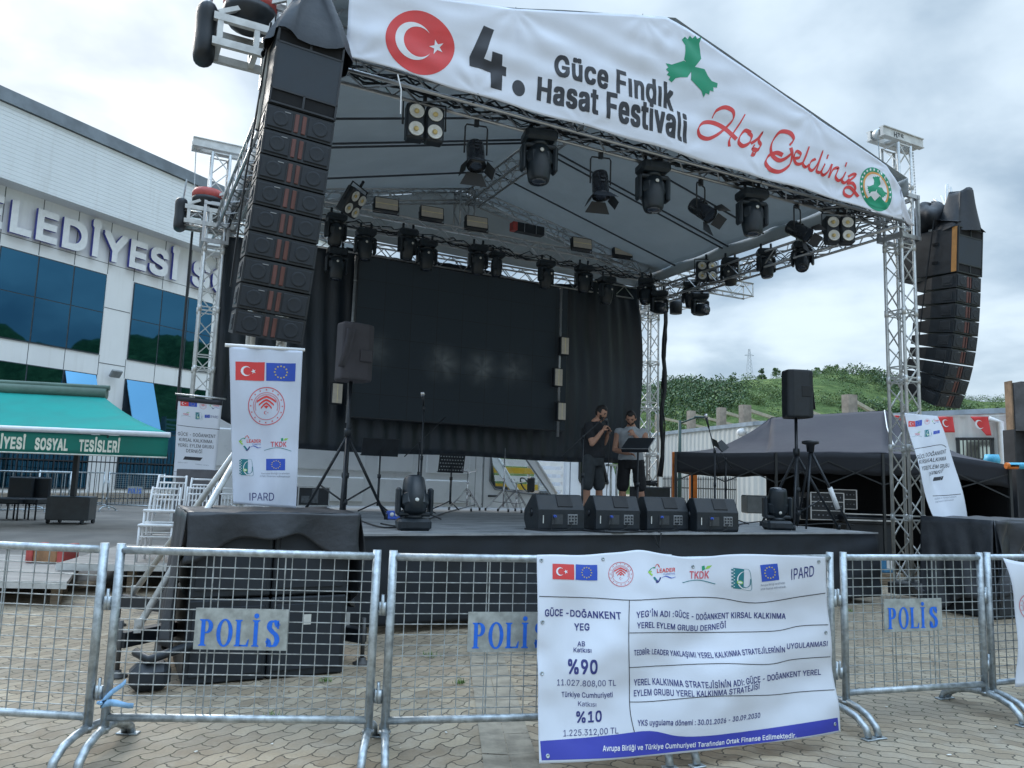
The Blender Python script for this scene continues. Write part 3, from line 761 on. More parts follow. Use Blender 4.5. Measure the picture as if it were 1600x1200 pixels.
def serif_polis(W,Hh):
    """condensed bold serif capitals P O L İ S, centred"""
    cap=Hh*.80; P_=[]
    def I(x,w_): # stem with serifs
        s=w_*.42; e=.045*cap/.2*.2
        return [(x-s,0),(x+w_+s,0),(x+w_+s,.03*cap),(x+w_,.07*cap),(x+w_,.93*cap),(x+w_+s,.97*cap),(x+w_+s,cap),(x-s,cap),(x-s,.97*cap),(x,.93*cap),(x,.07*cap),(x-s,.03*cap)]
    def arc(cx,cy,rx,ry,a,b,n=14): return [(cx+rx*math.cos(R(a+(b-a)*i/n)),cy+ry*math.sin(R(a+(b-a)*i/n))) for i in range(n+1)]
    st=.048*W/.5*.5*2; polys=[]
    u_=W/5.0
    # P
    x=u_*.12; st=u_*.24
    polys.append(I(x,st))
    bo=[(x+st*.9,cap),(x+st+u_*.10,cap)]+arc(x+st+u_*.10,.735*cap,u_*.36,.265*cap,90,-90)+[(x+st*.9,.47*cap),(x+st*.9,.53*cap)]+[(x+st+u_*.05,.53*cap)]+arc(x+st+u_*.05,.735*cap,u_*.15,.205*cap,-90,90)+[(x+st*.9,.94*cap)]
    polys.append(bo)
    # O
    cx=u_*1.52; polys.append(circ(cx,.5*cap,u_*.48,36,.53*cap)); polys.append(circ(cx,.5*cap,u_*.24,30,.46*cap))
    # L
    x=u_*2.22; s=I(x,st); polys.append(s); polys.append([(x+st*.9,.0),(x+u_*.74,0),(x+u_*.78,.27*cap),(x+u_*.73,.27*cap),(x+u_*.60,.06*cap),(x+st*.9,.06*cap)])
    # I with dot
    x=u_*3.26; polys.append(I(x,st)); polys.append(circ(x+st/2,1.16*cap,u_*.15,20))
    out_v=[];out_f=[]
    def addp(ps):
        vf=shape2d(ps); o=len(out_v); out_v.extend(vf[0]); out_f.extend([[i+o for i in f] for f in vf[1]])
    addp([polys[0]]); addp([polys[1]]); addp([polys[2],polys[3]]); addp([polys[4]]); addp([polys[5]]); addp([polys[6]]); addp([polys[7]])
    # S
    cx=u_*4.42; sp=[(cx+u_*.27,.78*cap),(cx+u_*.10,.955*cap),(cx-u_*.16,.93*cap),(cx-u_*.24,.74*cap),(cx-u_*.06,.58*cap),(cx+u_*.16,.45*cap),(cx+u_*.26,.26*cap),(cx+u_*.13,.07*cap),(cx-u_*.14,.05*cap),(cx-u_*.30,.25*cap)]
    vs,fs=ribbon(sp,u_*.10,u_*.30,R(5),8); o=len(out_v); out_v+=vs; out_f+=[[i+o for i in f] for f in fs]
    for tri in ([(cx+u_*.20,.70*cap),(cx+u_*.34,.68*cap),(cx+u_*.32,1.0*cap),(cx+u_*.26,1.0*cap)],[(cx-u_*.36,0),(cx-u_*.31,0),(cx-u_*.22,.30*cap),(cx-u_*.37,.34*cap)]):
        o=len(out_v); out_v+=tri; out_f.append([o,o+1,o+2,o+3])
    return ([(x-W/2,y-Hh*.5+.01*Hh) for x,y in out_v],out_f)
# front line: post positions on the ground, left to right
def gz(x,y): return atZ(x,y,1.1).xy
LINE=[]
def span(M,p,q,z=0):
    p=Vector((p[0],p[1],z));q=Vector((q[0],q[1],z)); d=q-p; a=math.atan2(d.y,d.x)
    return Matrix.Translation(p)@rotz(a),d.length
BG='mesh crowd barriers along the front line'
blab=['galvanised mesh barrier at the left picture edge','mesh barrier with whole blue police plate before the covered subwoofers','mesh barrier whose police plate is half hidden by the white banner','mesh barrier hidden behind the large white information banner','mesh barrier with police plate right of the large white banner','mesh barrier at the right picture edge behind the second banner']
posts=[((-3.72,4.36),(-2.175,4.24)),((-2.085,4.24),(-.715,4.33)),((-.625,4.33),(.86,4.60)),((.95,4.62),(2.13,5.16)),((2.24,5.21),(3.36,5.56)),((3.44,5.60),(4.8,6.1))]
BARR=[]
for i,((p,q),lb) in enumerate(zip(posts,blab)):
    M,L=span(None,p,q)
    t=barrier(L=L,label=lb,group=BG,plate=(i not in(0,)),platex=(.49 if i==1 else .445 if i==2 else .47 if i==4 else .5),pz_=(.665 if i<3 else .685))
    place(t,M); BARR.append((t,M,L))
# ribbon tied at the joint
rb=MB(); j=Vector((-2.085,4.20,.28))
rb.path([j+Vector((-.03,.01,0)),j+Vector((0,-.03,.01)),j+Vector((.03,.01,.0)),j+Vector((0,.06,0))],.010,5,closed=True)
for k,(dx,dz) in enumerate(((.17,.01),(.12,.13))):
    rb.grid(lambda u,v:j+Vector((dx*u,-.02,dz*u+(.018-.036*v)*(1-.3*u)+.01*math.sin(u*5))),6,1,th=.003)
tag(rb.build('ribbon',mat('pale_blue_ribbon',(.25,.45,.68),.6,0,.3,20)),'pale blue ribbon knotted at the foot of a barrier joint','ribbon')
# barriers near the hall
def back_barrier(p,q,lb,mesh,z,plate=False,bars=12):
    a=atZ(*p,z);b=atZ(*q,z); M,L=span(None,a.xy,b.xy,z)
    t=barrier(L=L,label=lb,group='barriers in front of the hall',mesh=mesh,plate=plate,bars=0 if mesh else bars,rpipe=.018); place(t,M)
back_barrier((-60,812),(104,808),'low barrier with vertical bars before the black seats',False,.3)
back_barrier((56,800),(158,796),'barrier with vertical bars behind the planter box post',False,.3,bars=8)
back_barrier((166,799),(252,803),'mesh barrier with faded police plate near the hall columns',True,.3,plate=True)
# spiked iron railing by the hall
rl=thing('iron_railing','black iron railing with spear tops before the hall windows','railing',BW(-8,.3,2.2))
rm=MB(BM)
for k in range(0,150):
    s_=-10+k*.16; h=1.95+.12*math.cos(k*.35); rm.tube((s_,2.2,.3),(s_,2.2,h),.012,4); rm.tube((s_,2.2,h),(s_,2.2,h+.12),.02,4,r2=.002)
for z in(.5,1.7): rm.box((2,2.2,z),(24,.03,.04))
rm.build('bars',BLK,rl)
# black seats by the hall
for k,(x,y,lb) in enumerate(((18,812,'black lounge seat with square back at the left picture edge'),(46,812,'black lounge seat nearest the planter box'))):
    b=atZ(x,y,.3); t=thing('lounge_seat',lb,'seat',b,'black seats before the hall'); 
    mb=MB(); mb.box(b+Vector((0,0,.42)),(.55,.5,.14),bev=.03); mb.build('seat',BLKP,t)
    mb=MB(); mb.box(b+Vector((0,.22,.68)),(.55,.10,.55),bev=.03); mb.build('backrest',BLKP,t)
    for dx in(-.24,.24):
        for dy in(-.2,.2):
            mb=MB(); mb.tube(b+Vector((dx,dy,0)),b+Vector((dx,dy,.38)),.02,6); mb.build('leg',BLK,t)
# low wooden risers on the paving
def riser(p0,p1,p2,z,name,lb,th=.05):
    """front-left, front-right, back-right corners"""
    p0=Vector(p0);p1=Vector(p1);p2=Vector(p2); p3=p0+(p2-p1); t=thing(name,lb,'platform',(p0.x,p0.y,0))
    d=MB(); zt=Vector((0,0,z)); zb_=Vector((0,0,z-th))
    d.add([p+zt for p in(p0,p1,p2,p3)]+[p+zb_ for p in(p0,p1,p2,p3)],[(0,1,2,3),(7,6,5,4),(0,4,5,1),(1,5,6,2),(2,6,7,3),(3,7,4,0)]); d.build('deck',mat('grey_plywood',(.30,.27,.24),.85,0,.25,1.6,.002,30,streak=(1,6,6)),t)
    e=MB(); n=(p1-p0).cross(Z).normalized()*.012
    e.add([p0+n+zt*1.002,p1+n+zt*1.002,p1+n+zb_-Z*.03,p0+n+zb_-Z*.03],[(3,2,1,0)]); e.add([p0+zt*1.002,p1+zt*1.002,p1+n+zt*1.002,p0+n+zt*1.002],[(3,2,1,0)]); e.build('edge_strip',ALUW,t)
    for k in(.03,.5,.97):
        for bk in(0,1):
            q=p0+(p1-p0)*k+(p2-p1)*(.06+.88*bk); mb=MB(); mb.box(q+Vector((0,0,(z-th)/2)),(.08,.08,z-th)); mb.build('leg',WOOD,t)
    return t
riser((-8.6,8.2,0),(-4.75,8.55,0),(-5.9,11.0,0),.27,'stage_riser','low grey plywood riser with pale edge strip at the left picture edge')
riser((-5.35,9.35,0),(-3.75,9.65,0),(-4.25,12.2,0),.36,'stage_riser','plywood riser carrying the stacked white chairs')
c0=atY(82,868,10.2); t=thing('tool_case','red and brown wooden tool case on the plywood riser','case',(c0.x,c0.y,.27))
mb=MB(); mb.box((c0.x,c0.y,.27+.11),(.30,.34,.20),bev=.01); mb.build('body',mat('case_wood',(.30,.16,.08),.7,0,.3,6),t)
for s_ in(-1,1):
    mb=MB(); mb.box((c0.x+s_*.20,c0.y,.27+.12),(.09,.36,.23),bev=.012); mb.build('end_panel',RED,t)
mb=MB(); mb.tube((c0.x-.30,c0.y,.42),(c0.x-.25,c0.y,.42),.035,10); mb.build('handle',RED,t)

# ---------------------------------------------------------------- stacked white chairs
def chair():
    t=thing('banquet_chair','x','chair',(0,0,0),'white banquet chairs stacked by the stage')
    for sx_ in(-1,1):
        for fy in(-1,1):
            mb=MB()
            if fy<0: mb.path([(sx_*.19,-.19,0),(sx_*.19,-.18,.44)],.015,8)
            else: mb.path([(sx_*.19,.22,0),(sx_*.185,.185,.44),(sx_*.18,.21,.70),(sx_*.17,.26,.92)],.015,8)
            mb.build('leg',WHT,t,local=True)
    mb=MB(); mb.box((0,0,.45),(.42,.42,.035),bev=.012); mb.build('seat',WHT,t,local=True)
    mb=MB()
    for z,y in((.90,.255),(.82,.24),(.60,.20)): mb.tube((-.18,y,z),(.18,y,z),.012,6)
    for i in range(7): x=-.14+.28*i/6; mb.tube((x,.20,.60),(x,.24,.82),.007,5)
    mb.build('backrest',WHT,t,local=True)
    mb=MB()
    for z in(.14,.27):
        for s_ in(-1,1): mb.tube((s_*.19,-.185,z),(s_*.19,.20,z),.009,5)
        mb.tube((-.19,-.185,z+.04),(.19,-.185,z+.04),.009,5); mb.tube((-.19,.20,z),(.19,.20,z),.009,5)
    mb.build('stretchers',WHT,t,local=True); return t
ch0=chair(); first=True
base=onS(0,0,1)
cb=atY(252,851,10.0); cb2=atY(303,845,10.7); cb3=atY(345,840,11.2)
CH=[((cb.x-.03,cb.y-.04,.36),-12,'white chair at the bottom of the front stack by the tower'),((cb.x,cb.y,.53),-10,'white chair on top of the front stack by the tower'),
    ((cb2.x,cb2.y,.36),-14,'lower white chair in the stack behind the tower braces'),((cb2.x+.02,cb2.y+.04,.50),-13,'upper white chair in the stack behind the tower braces'),
    ((cb3.x,cb3.y,.36),-16,'white chair half hidden by the hanging flag banner')]
for i,(p,a,lb) in enumerate(CH):
    c=ch0 if i==0 else copy_tree(ch0)
    place(c,Matrix.Translation(p)@rotz(R(-a))@Matrix.Rotation(R(-3 if i%2 else 0),4,'X'),lb)

# ================================================================ STAGE, ROOF, TOWERS
AL,AR,BF,BB=-3.78,5.27,0.0,6.1
DECKZ=.95
FAB=mat('black_fabric',(.012,.016,.022),.75,0,.3,3,.004,7)
DRAPE=mat('black_sheeting',(.013,.021,.031),.48,0,.35,2.2,.012,9,streak=(1,1,.35))
# deck
stg=thing('stage','low stage with worn grey deck and black skirt','stage',S(.7,3,0))
d=MB(SM); d.box((.72,3.45,DECKZ-.03),(7.64,6.9,.06)); 
def deck_mat():
    m=bpy.data.materials.new('stage_deck'); m.use_nodes=True; t=m.node_tree; b=t.nodes['Principled BSDF']
    tcn=nd(t,'ShaderNodeMapping',{0:nd(t,'ShaderNodeTexCoord').outputs['Object'],2:(0,0,-TH)}).outputs[0]
    n1=nd(t,'ShaderNodeTexNoise',{'Vector':nd(t,'ShaderNodeMapping',{0:tcn,3:(1,5,1)}).outputs[0],'Scale':1.5,'Detail':7.0,'Roughness':.7}).outputs[0]
    n2=nd(t,'ShaderNodeTexNoise',{'Vector':tcn,'Scale':9.0,'Detail':6.0,'Roughness':.7}).outputs[0]
    c=mix(t,rng(t,n1,.35,.68),(.14,.15,.16),(.33,.345,.355)); c=mix(t,mth(t,'MULTIPLY',rng(t,n2,.45,.75),.5),c,(.085,.09,.095))
    br=nd(t,'ShaderNodeTexBrick',{'Vector':tcn,'Scale':1.0,'Mortar Size':.006,'Brick Width':2.0,'Row Height':1.0,'Color1':(1,1,1,1),'Color2':(.85,.85,.85,1),'Mortar':(.3,.3,.3,1)}); br.offset=0
    t.links.new(mix(t,1.0,c,br.outputs[0],'MULTIPLY'),b.inputs['Base Color']); b.inputs['Roughness'].default_value=.6
    return m
d.build('deck',deck_mat(),stg)
sk=MB(SM)
def skirt(u,v):
    a=-3.10+7.66*u; k=max(0,(a-3.2)/1.36)
    sag=k*k*.16*math.sin(PI*min(1,v*1.0))
    f=.012*math.sin(a*3.1+1.2*math.sin(a*1.3)+v*1.5)*v+.010*math.sin(v*17-a*.9+k*6)*(.4+k)+.006*math.sin(a*11+v*4)
    return (a,-.025+f-.03*v-sag*.25, DECKZ-.005-v*.86+sag*.0)
sk.grid(skirt,130,26,th=.004)
sk.grid(lambda u,v:(4.565+.008*math.sin(v*9+u*14),-.02+6.9*u,DECKZ-.005-.80*v),40,8,th=.004)
sk.build('skirt',FAB,stg)
ed=MB(SM); ed.box((.72,-.050,DECKZ-.006),(7.66,.02,.020)); ed.build('edge_strip',mat('edge_grey',(.30,.31,.32),.6,.2,.2,6),stg)
lg=MB(SM)
for a in (-3,-1,1,3,4.4):
    for b in (.3,2.3,4.5,6.7): lg.tube((a,b,0),(a,b,.9),.03,6)
lg.build('legs',ALU,stg)
# back drape
dp_=MB(SM)
def drp(u,v):
    a=-3.62+8.50*u; z1=5.58+.09*math.sin(a*2.1)*.5+(.22 if a>3.4 else 0)*min(1,(a-3.4)*2) - (.1 if a<-1.6 else 0)
    zb=1.93+.012*math.sin(a*1.7)+(.5*max(0,-2.6-a))
    z=zb+(z1-zb)*v
    edge=max(0,(a-3.0)/1.9)
    f=.035*math.sin(a*9+2*math.sin(a*2.3))*(.3+edge)+.018*math.sin(a*23+z*1.2)+.03*math.sin(z*2.3+a*1.1)
    bl=edge*edge*.15*(1-v)**2
    return (a+bl+edge*.04*math.sin(z*2),6.02+f+.1*edge*math.sin(z*1.1),z)
dp_.grid(drp,190,30,th=.005)
tag(dp_.build('back_drape',DRAPE),'black crinkled sheeting hung as backdrop behind the stage','drape')
# ---- LED wall
led=thing('video_wall','large dark LED video wall at the back of the stage','screen',S(.69,5.6,2.5))
mb=MB(SM); mb.box((.69,5.62,3.92),(4.30,.16,2.86),bev=.01); mb.build('cabinet',BLK,led)
def led_mat():
    m=bpy.data.materials.new('led_surface'); m.use_nodes=True; t=m.node_tree; b=t.nodes['Principled BSDF']
    b.inputs['Base Color'].default_value=(.006,.017,.030,1); b.inputs['Roughness'].default_value=.55; b.inputs['Specular IOR Level'].default_value=.25
    s=nd(t,'ShaderNodeSeparateXYZ',{0:nd(t,'ShaderNodeTexCoord').outputs['Object']})
    tot=None
    for (cx,cz,k) in ((-1.75,-.24,.55),(-.50,-.33,1.0),(.30,-.36,1.0),(1.02,-.33,.75)):
        dx=mth(t,'SUBTRACT',s.outputs[0],cx); dz=mth(t,'SUBTRACT',s.outputs[2],cz)
        r=mth(t,'SQRT',mth(t,'ADD',mth(t,'MULTIPLY',dx,dx),mth(t,'MULTIPLY',dz,dz)))
        an=mth(t,'ARCTAN2',dz,dx); sp=mth(t,'ABSOLUTE',mth(t,'COSINE',mth(t,'MULTIPLY',an,3.0)))
        q=mth(t,'MULTIPLY',rng(t,r,.02,.46,1.0,0.0),mth(t,'ADD',mth(t,'MULTIPLY',mth(t,'POWER',sp,1.2),.35),.45))
        q=mth(t,'MULTIPLY',q,k); tot=q if tot is None else mth(t,'ADD',tot,q)
    br=nd(t,'ShaderNodeTexBrick',{'Vector':nd(t,'ShaderNodeMapping',{0:nd(t,'ShaderNodeTexCoord').outputs['Object'],2:(R(-90),0,0),1:(.13,0,.09)}).outputs[0],'Color1':(.007,.018,.031,1),'Color2':(.005,.015,.027,1),'Mortar':(.002,.004,.007,1),'Scale':1.0,'Mortar Size':.004,'Brick Width':.5,'Row Height':.5}); br.offset=0
    t.links.new(br.outputs[0],b.inputs['Base Color'])
    nz=nd(t,'ShaderNodeTexNoise',{'Vector':nd(t,'ShaderNodeTexCoord').outputs['Object'],'Scale':2.2,'Detail':4.0}).outputs[0]; tot=mth(t,'MULTIPLY',tot,rng(t,nz,.3,.7,.25,1.5))
    b.inputs['Emission Color'].default_value=(.42,.52,.56,1); t.links.new(mth(t,'ADD',mth(t,'MULTIPLY',tot,.034),.006),b.inputs['Emission Strength'])
    return m
LEDM=led_mat()
mb=MB(); mb.add([(-2.13,0,-1.41),(2.13,0,-1.41),(2.13,0,1.41),(-2.13,0,1.41)],[(0,1,2,3)])
o=mb.build('display',LEDM,led,local=True); o.location=S(.69,5.535,3.92)-LOC[led.name]; o.rotation_euler=(0,0,TH)
# ---- towers
def tower(name,a,b,ztop,lb,base=True,braces=(),legs=(),beamdir=1,sleeve=True,hts=False):
    t=thing(name,lb,'truss tower',S(a,b,0),'lifting towers at the stage corners')
    m=MB(SM); m.truss((a,b,.25),(a,b,ztop-.12),.28,.024,.011,up=(0,1,0),bays=int((ztop-.4)/.30))
    for z in (1.15,2.15,3.15,4.15,5.15,6.1):
        for dz in(-.03,.03):
            for p,q in(((-1,-1),(1,-1)),((1,-1),(1,1)),((1,1),(-1,1)),((-1,1),(-1,-1))): m.tube((a+p[0]*.14,b+p[1]*.14,z+dz),(a+q[0]*.14,b+q[1]*.14,z+dz),.012,4)
            
        for p in((-1,-1),(1,-1),(1,1),(-1,1)): m.tube((a+p[0]*.14,b+p[1]*.14,z-.05),(a+p[0]*.14,b+p[1]*.14,z+.05),.032,8)
    m.build('lattice',ALUW,t)
    m=MB(SM); m.box((a,b,ztop-.05),(.30,.30,.03))
    for s_ in(-1,1): m.box((a+s_*.0-.0,b+s_*.11,ztop),(.92,.05,.13)); m.box((a,b+s_*.11,ztop+.07),(.92,.09,.012)); m.box((a,b+s_*.11,ztop-.07),(.92,.09,.012))
    for s_ in(-1,1): m.lathe([(.07,-.05),(.085,-.05),(.085,.05),(.07,.05)],TR(a+s_*.38,b,ztop)@Matrix.Rotation(R(90),4,'X'),14)
    m.build('head_beam',ALUW,t)
    m=MB(SM)
    m.tube((a-.40,b,ztop),(a-.36,b,5.9),.008,5)
    for i in range(26): z=ztop-.1-i*.045; m.tube((a+.40+.05*i/26,b,z),(a+.40+.05*i/26,b,z-.03),.010,4)
    m.build('hoist_chain',GALV,t)
    if sleeve:
        m=MB(SM)
        for z in(5.28,5.92):
            for s_ in(-1,1): m.box((a+s_*.19,b,z),(.045,.44,.06)); m.box((a,b+s_*.19,z),(.34,.045,.06))
        for x in(-1,1):
            for y in(-1,1): m.box((a+x*.19,b+y*.19,5.6),(.045,.045,.58))
        m.build('sleeve_block',ALU,t)
    if base:
        m=MB(SM); m.box((a,b,.16),(.42,.42,.16),bev=.01); m.build('base_box',mat('base_steel',(.06,.065,.07),.55,.4,.3,6),t)
    for (p,q) in legs:
        m=MB(SM); p=Vector(p);q=Vector(q); dd=(q-p); L=dd.length; an=math.atan2(dd.y,dd.x)
        m.box((p+q)/2,(L,.09,.11),Matrix.Rotation(an,3,'Z'),.004); lgo=m.build('outrigger_leg',BLK,t)
        m=MB(SM); m.tube(q+Vector((0,0,-q.z+.03)),q+Vector((0,0,.14)),.017,8); m.lathe([(.075,.0),(.075,.012),(.03,.03),(.03,.05)],TR(q.x,q.y,0),14); m.build('screw_jack',mat('dark_steel',(.09,.09,.09),.6,.5,.2,6),t)
    for (p,q) in braces:
        m=MB(SM); m.tube(p,q,.027,10); q=Vector(q); m.box(q+Vector((0,0,.02)),(.05,.03,.10)); m.build('brace',ALUW,t)
    return t
jx=SMI@atZ(184,1050,.28); jy=SMI@atZ(186,955,.25)
jx1=SMI@atZ(182,1058,0); jy1=SMI@atZ(184,978,0)
tower('truss_tower',AL,BF,6.9,'front truss tower behind the hanging black speaker array and flag banner',
      legs=(((AL-.15,BF-.15,.26),(jx1.x,jx1.y,.26)),((AL-.15,BF+.15,.24),(jy1.x,jy1.y,.24)),((AL+.15,BF-.1,.22),(AL+.75,-1.1,.22))),
      braces=(((AL-.14,BF-.14,1.75),(jx1.x+.11,jx1.y+.03,.33)),((AL-.14,BF+.14,1.75),(jy1.x+.11,jy1.y-.03,.31)),((AL+.14,BF,1.5),(AL+.66,-.9,.30))))
rb_=onB(1452,935,-.55)
tower('truss_tower',AR,BF,6.86,'tall bare truss tower beside the right speaker array with angled brace',hts=True,
      legs=(((AR+.15,BF-.15,.22),(AR+.95,BF-1.05,.22)),((AR-.15,BF-.15,.22),(AR-.9,BF-.8,.22)),((AR+.15,BF+.15,.2),(AR+1.2,BF+.6,.2))),
      braces=(((AR+.08,BF-.16,1.70),(AR+.60,BF-.75,.28)),))
tower('truss_tower',AL,BB,6.95,'rear truss tower in front of the white hall',braces=())
tower('truss_tower',AR,BB,6.75,'rear truss tower seen against the green hill')
hx=MB(SM); lay(hx,word('HTS',AR-.22,AR+.0,6.815,.075,.02),lambda x,y:(x,BF-.1375,y)); 
hx.build('lettering',BLK,[o for o in bpy.data.objects if o.name.startswith('truss_tower') and 'tall bare' in o.get('label','')][0])
# ---- roof
roof=thing('stage_shelter','aluminium truss stage roof under a dark grey gabled canopy','stage roof',S(.75,3,5.4))
RC,RZ,EZ=.75,7.22,6.12
def roofz(a): return RZ-(RZ-EZ)*abs(a-RC)/4.15
cn=MB(SM)
def canopy(u,v):
    a=-3.55+8.6*u; b=-.33+6.65*v
    return (a,b,roofz(a)+.02-.035*math.sin(PI*((b+.3)/1.3%1))*min(1,abs(a-RC))+.012*noise.noise(Vector((a*1.5,b*1.5,1))))
cn.grid(canopy,60,60,th=.004)
cn.grid(lambda u,v:(-3.55+8.6*u,6.30+.02*math.sin(u*40),5.88+(roofz(-3.55+8.6*u)-5.88)*v),60,6,th=.004)
for a_,sg in((-3.56,1),(5.06,1)):
    cn.grid(lambda u,v:(a_+.01*math.sin(u*30),-.33+6.65*u,EZ-.025-.26*v),30,3,th=.004)
cn.build('canopy',mat('grey_canopy',(.40,.435,.45),.7,0,.10,1.3,.01,5,trans=.38),roof)
sf=MB(SM); sf.grid(lambda u,v:(lambda p,q:p.lerp(q,u)+Vector((0,.01*math.sin(v*9),0)))(onB(412,90,-.45).lerp(onB(400,200,-.45),v),onB(440,40,-.45).lerp(onB(403,202,-.45),v)),4,8,th=.004); sf.build('pale_strip',mat('pale_strip_white',(.66,.65,.60),.8,0,.10,3),roof)  # separate pale strip along the left subwoofer's side, tapering downward
def rt(name,p,q,w=.29,r=.024,mt=ALU,**k):
    m=MB(SM); m.truss(p,q,w,r,.011,**k); return m.build(name,mt,roof)
rt('front_truss',(AL+.2,-.10,5.60),(AR-.2,-.10,5.60),.28)
rt('back_truss',(AL+.2,5.70,6.04),(7.85,5.75,6.06),.30)
rt('back_truss',(AL-.55,6.1,5.62),(AR+1.0,6.1,5.62),.24,.02)
rt('side_truss',(5.05,-.25,5.50),(5.05,6.2,5.52),.28); rt('side_truss',(-3.62,-.1,5.66),(-3.62,6.6,5.66),.28)
rt('ridge_truss',(RC,.1,6.86),(RC,5.75,6.86),.26,.02)
for b in(-.0,5.75):
    for e in(-3.45,4.95): rt('rafter_truss',(RC,b,6.93),(e,b,6.05),.22,.017)
rt('king_post',(RC-.16,5.72,6.2),(RC-.16,5.72,6.95),.30,.018,up=(0,1,0))
pf=MB(SM)
for b in(.95,1.15,2.45,3.35,3.5,4.9):
    for e in(-3.5,5.0): pf.tube((RC,b,RZ-.10),(e,b,EZ-.10),.018,6)
pf.build('rafter_poles',mat('dark_pole',(.05,.06,.075),.5,.2,.2,6),roof)
# outrigger with hoist on the left rear, end frame on the right rear
def hoist(a,b,z,lb,sc_=1.0):
    t=thing('chain_hoist',lb,'chain hoist',S(a,b,z),'chain hoists on the tower outriggers')
    m=MB(SM)
    for dz in(0,.24):
        for db in(-.16,.16): m.box((a+.45*sc_,b+db,z+dz),(.95*sc_,.05,.07))
    for da in(.05,.45,.85):
        m.box((a+da*sc_,b,z),(.05,.30,.05)); m.box((a+da*sc_,b-.16,z+.12),(.05,.045,.22)); m.box((a+da*sc_,b+.16,z+.12),(.05,.045,.22))
    m.tube((a+.02,b-.16,z+.28),(a+.78*sc_,b-.16,z+.62),.03,4); m.tube((a+.78*sc_,b-.16,z+.62),(a+.80*sc_,b-.16,z),.03,4)
    m.build('bracket',ALUW,t)
    m=MB(SM); M=TR(a+.38*sc_,b,z+.42); m.lathe([(.20,.02),(.245,.05),(.25,.13),(.22,.19),(.12,.225)],M,18); m.build('motor_cover',RED,t)
    m=MB(SM); m.lathe([(.08,-.16),(.19,-.10),(.24,.0),(.245,.05)],M,18); m.build('motor_body',BLKP,t)
    m=MB(SM); M=TR(a-.07,b,z+.12)
    prof=[(.11,-.31),(.155,-.285)]+[(.168+.004*math.sin(i*1.1),-.25+.52*i/8) for i in range(9)]+[(.15,.30),(.09,.32)]
    m.lathe(prof,M@Matrix.Diagonal((.56,1.05,.84,1)),14); m.build('chain_bag',BLKP,t)
    m=MB(SM); m.tube((a-.05,b,z+.40),(a-.02,b,z+.75),.014,5); m.build('chain',GALV,t)
p=onB(300,330,6.1); hoist(p.x-.10,6.1,p.z-.22,'red and black chain hoist on the rear left tower outrigger',.85)
p=onB(345,50,-.1); hoist(p.x-.06,-.1,p.z-.19,'larger red chain hoist at the top picture edge above the speaker array',.80)
# cable hanging beside the rear left tower and the one beside the rear right tower
for (x0,y0,x1,y1,b,lb,r) in ((302,345,276,640,6.3,'black cable hanging beside the rear left tower',.020),(1040,478,1033,745,5.2,'thick black cable bundle hanging from the roof beside the right rear tower',.045)):
    p=onB(x0,y0,b);q=onB(x1,y1,b); m=MB(SM); m.path([p.lerp(q,k/10)+Vector((.03*math.sin(k*1.7)*(r>.03),.02*math.sin(k*1.1),0)) for k in range(11)],r,6)
    if r>.03:
        for j in range(3): m.path([p.lerp(q,k/10)+Vector((.05*math.sin(k*1.3+j*2),.05*math.cos(k*1.1+j),0)) for k in range(11)],.014,5)
    tag(m.build('hanging_cable',CAB),lb,'cable')
# cables tied along the trusses
def cable_run(name,lb,pts,n=6,r=.009,amp=.06,seed=1):
    rg=random.Random(seed); m=MB(SM)
    for j in range(n):
        P=[]
        ph=rg.uniform(0,9); f=rg.uniform(1.5,4)
        for i,(p,q) in enumerate(zip(pts,pts[1:])):
            p=Vector(p);q=Vector(q); L=(q-p).length; k=max(3,int(L*5))
            for s_ in range(k): P.append(p.lerp(q,s_/k)+Vector((0,rg.uniform(-amp,amp),-abs(math.sin(ph+f*(s_/k)*L))*amp*1.6+rg.uniform(-.02,.02))))
        m.path(P,r*rg.uniform(.6,1.2),4,cap=False)
    tag(m.build(name,CAB),lb,'cables')
cable_run('cable_loom','tangled black cables tied along the front roof truss',[(-3.4,-.05,5.66),(4.9,-.05,5.60)],9,.010,.09,2)
cable_run('cable_loom','black cables tied along the back roof truss',[(-3.3,5.55,5.98),(6.9,5.6,5.98)],7,.010,.10,3)
cable_run('cable_loom','black cables along the right side roof truss',[(5.05,.2,5.55),(5.05,5.9,5.55)],5,.010,.10,4)
cable_run('cable_loom','black cables along the left side roof truss',[(-3.6,.2,5.7),(-3.6,6,5.7)],5,.012,.12,5)
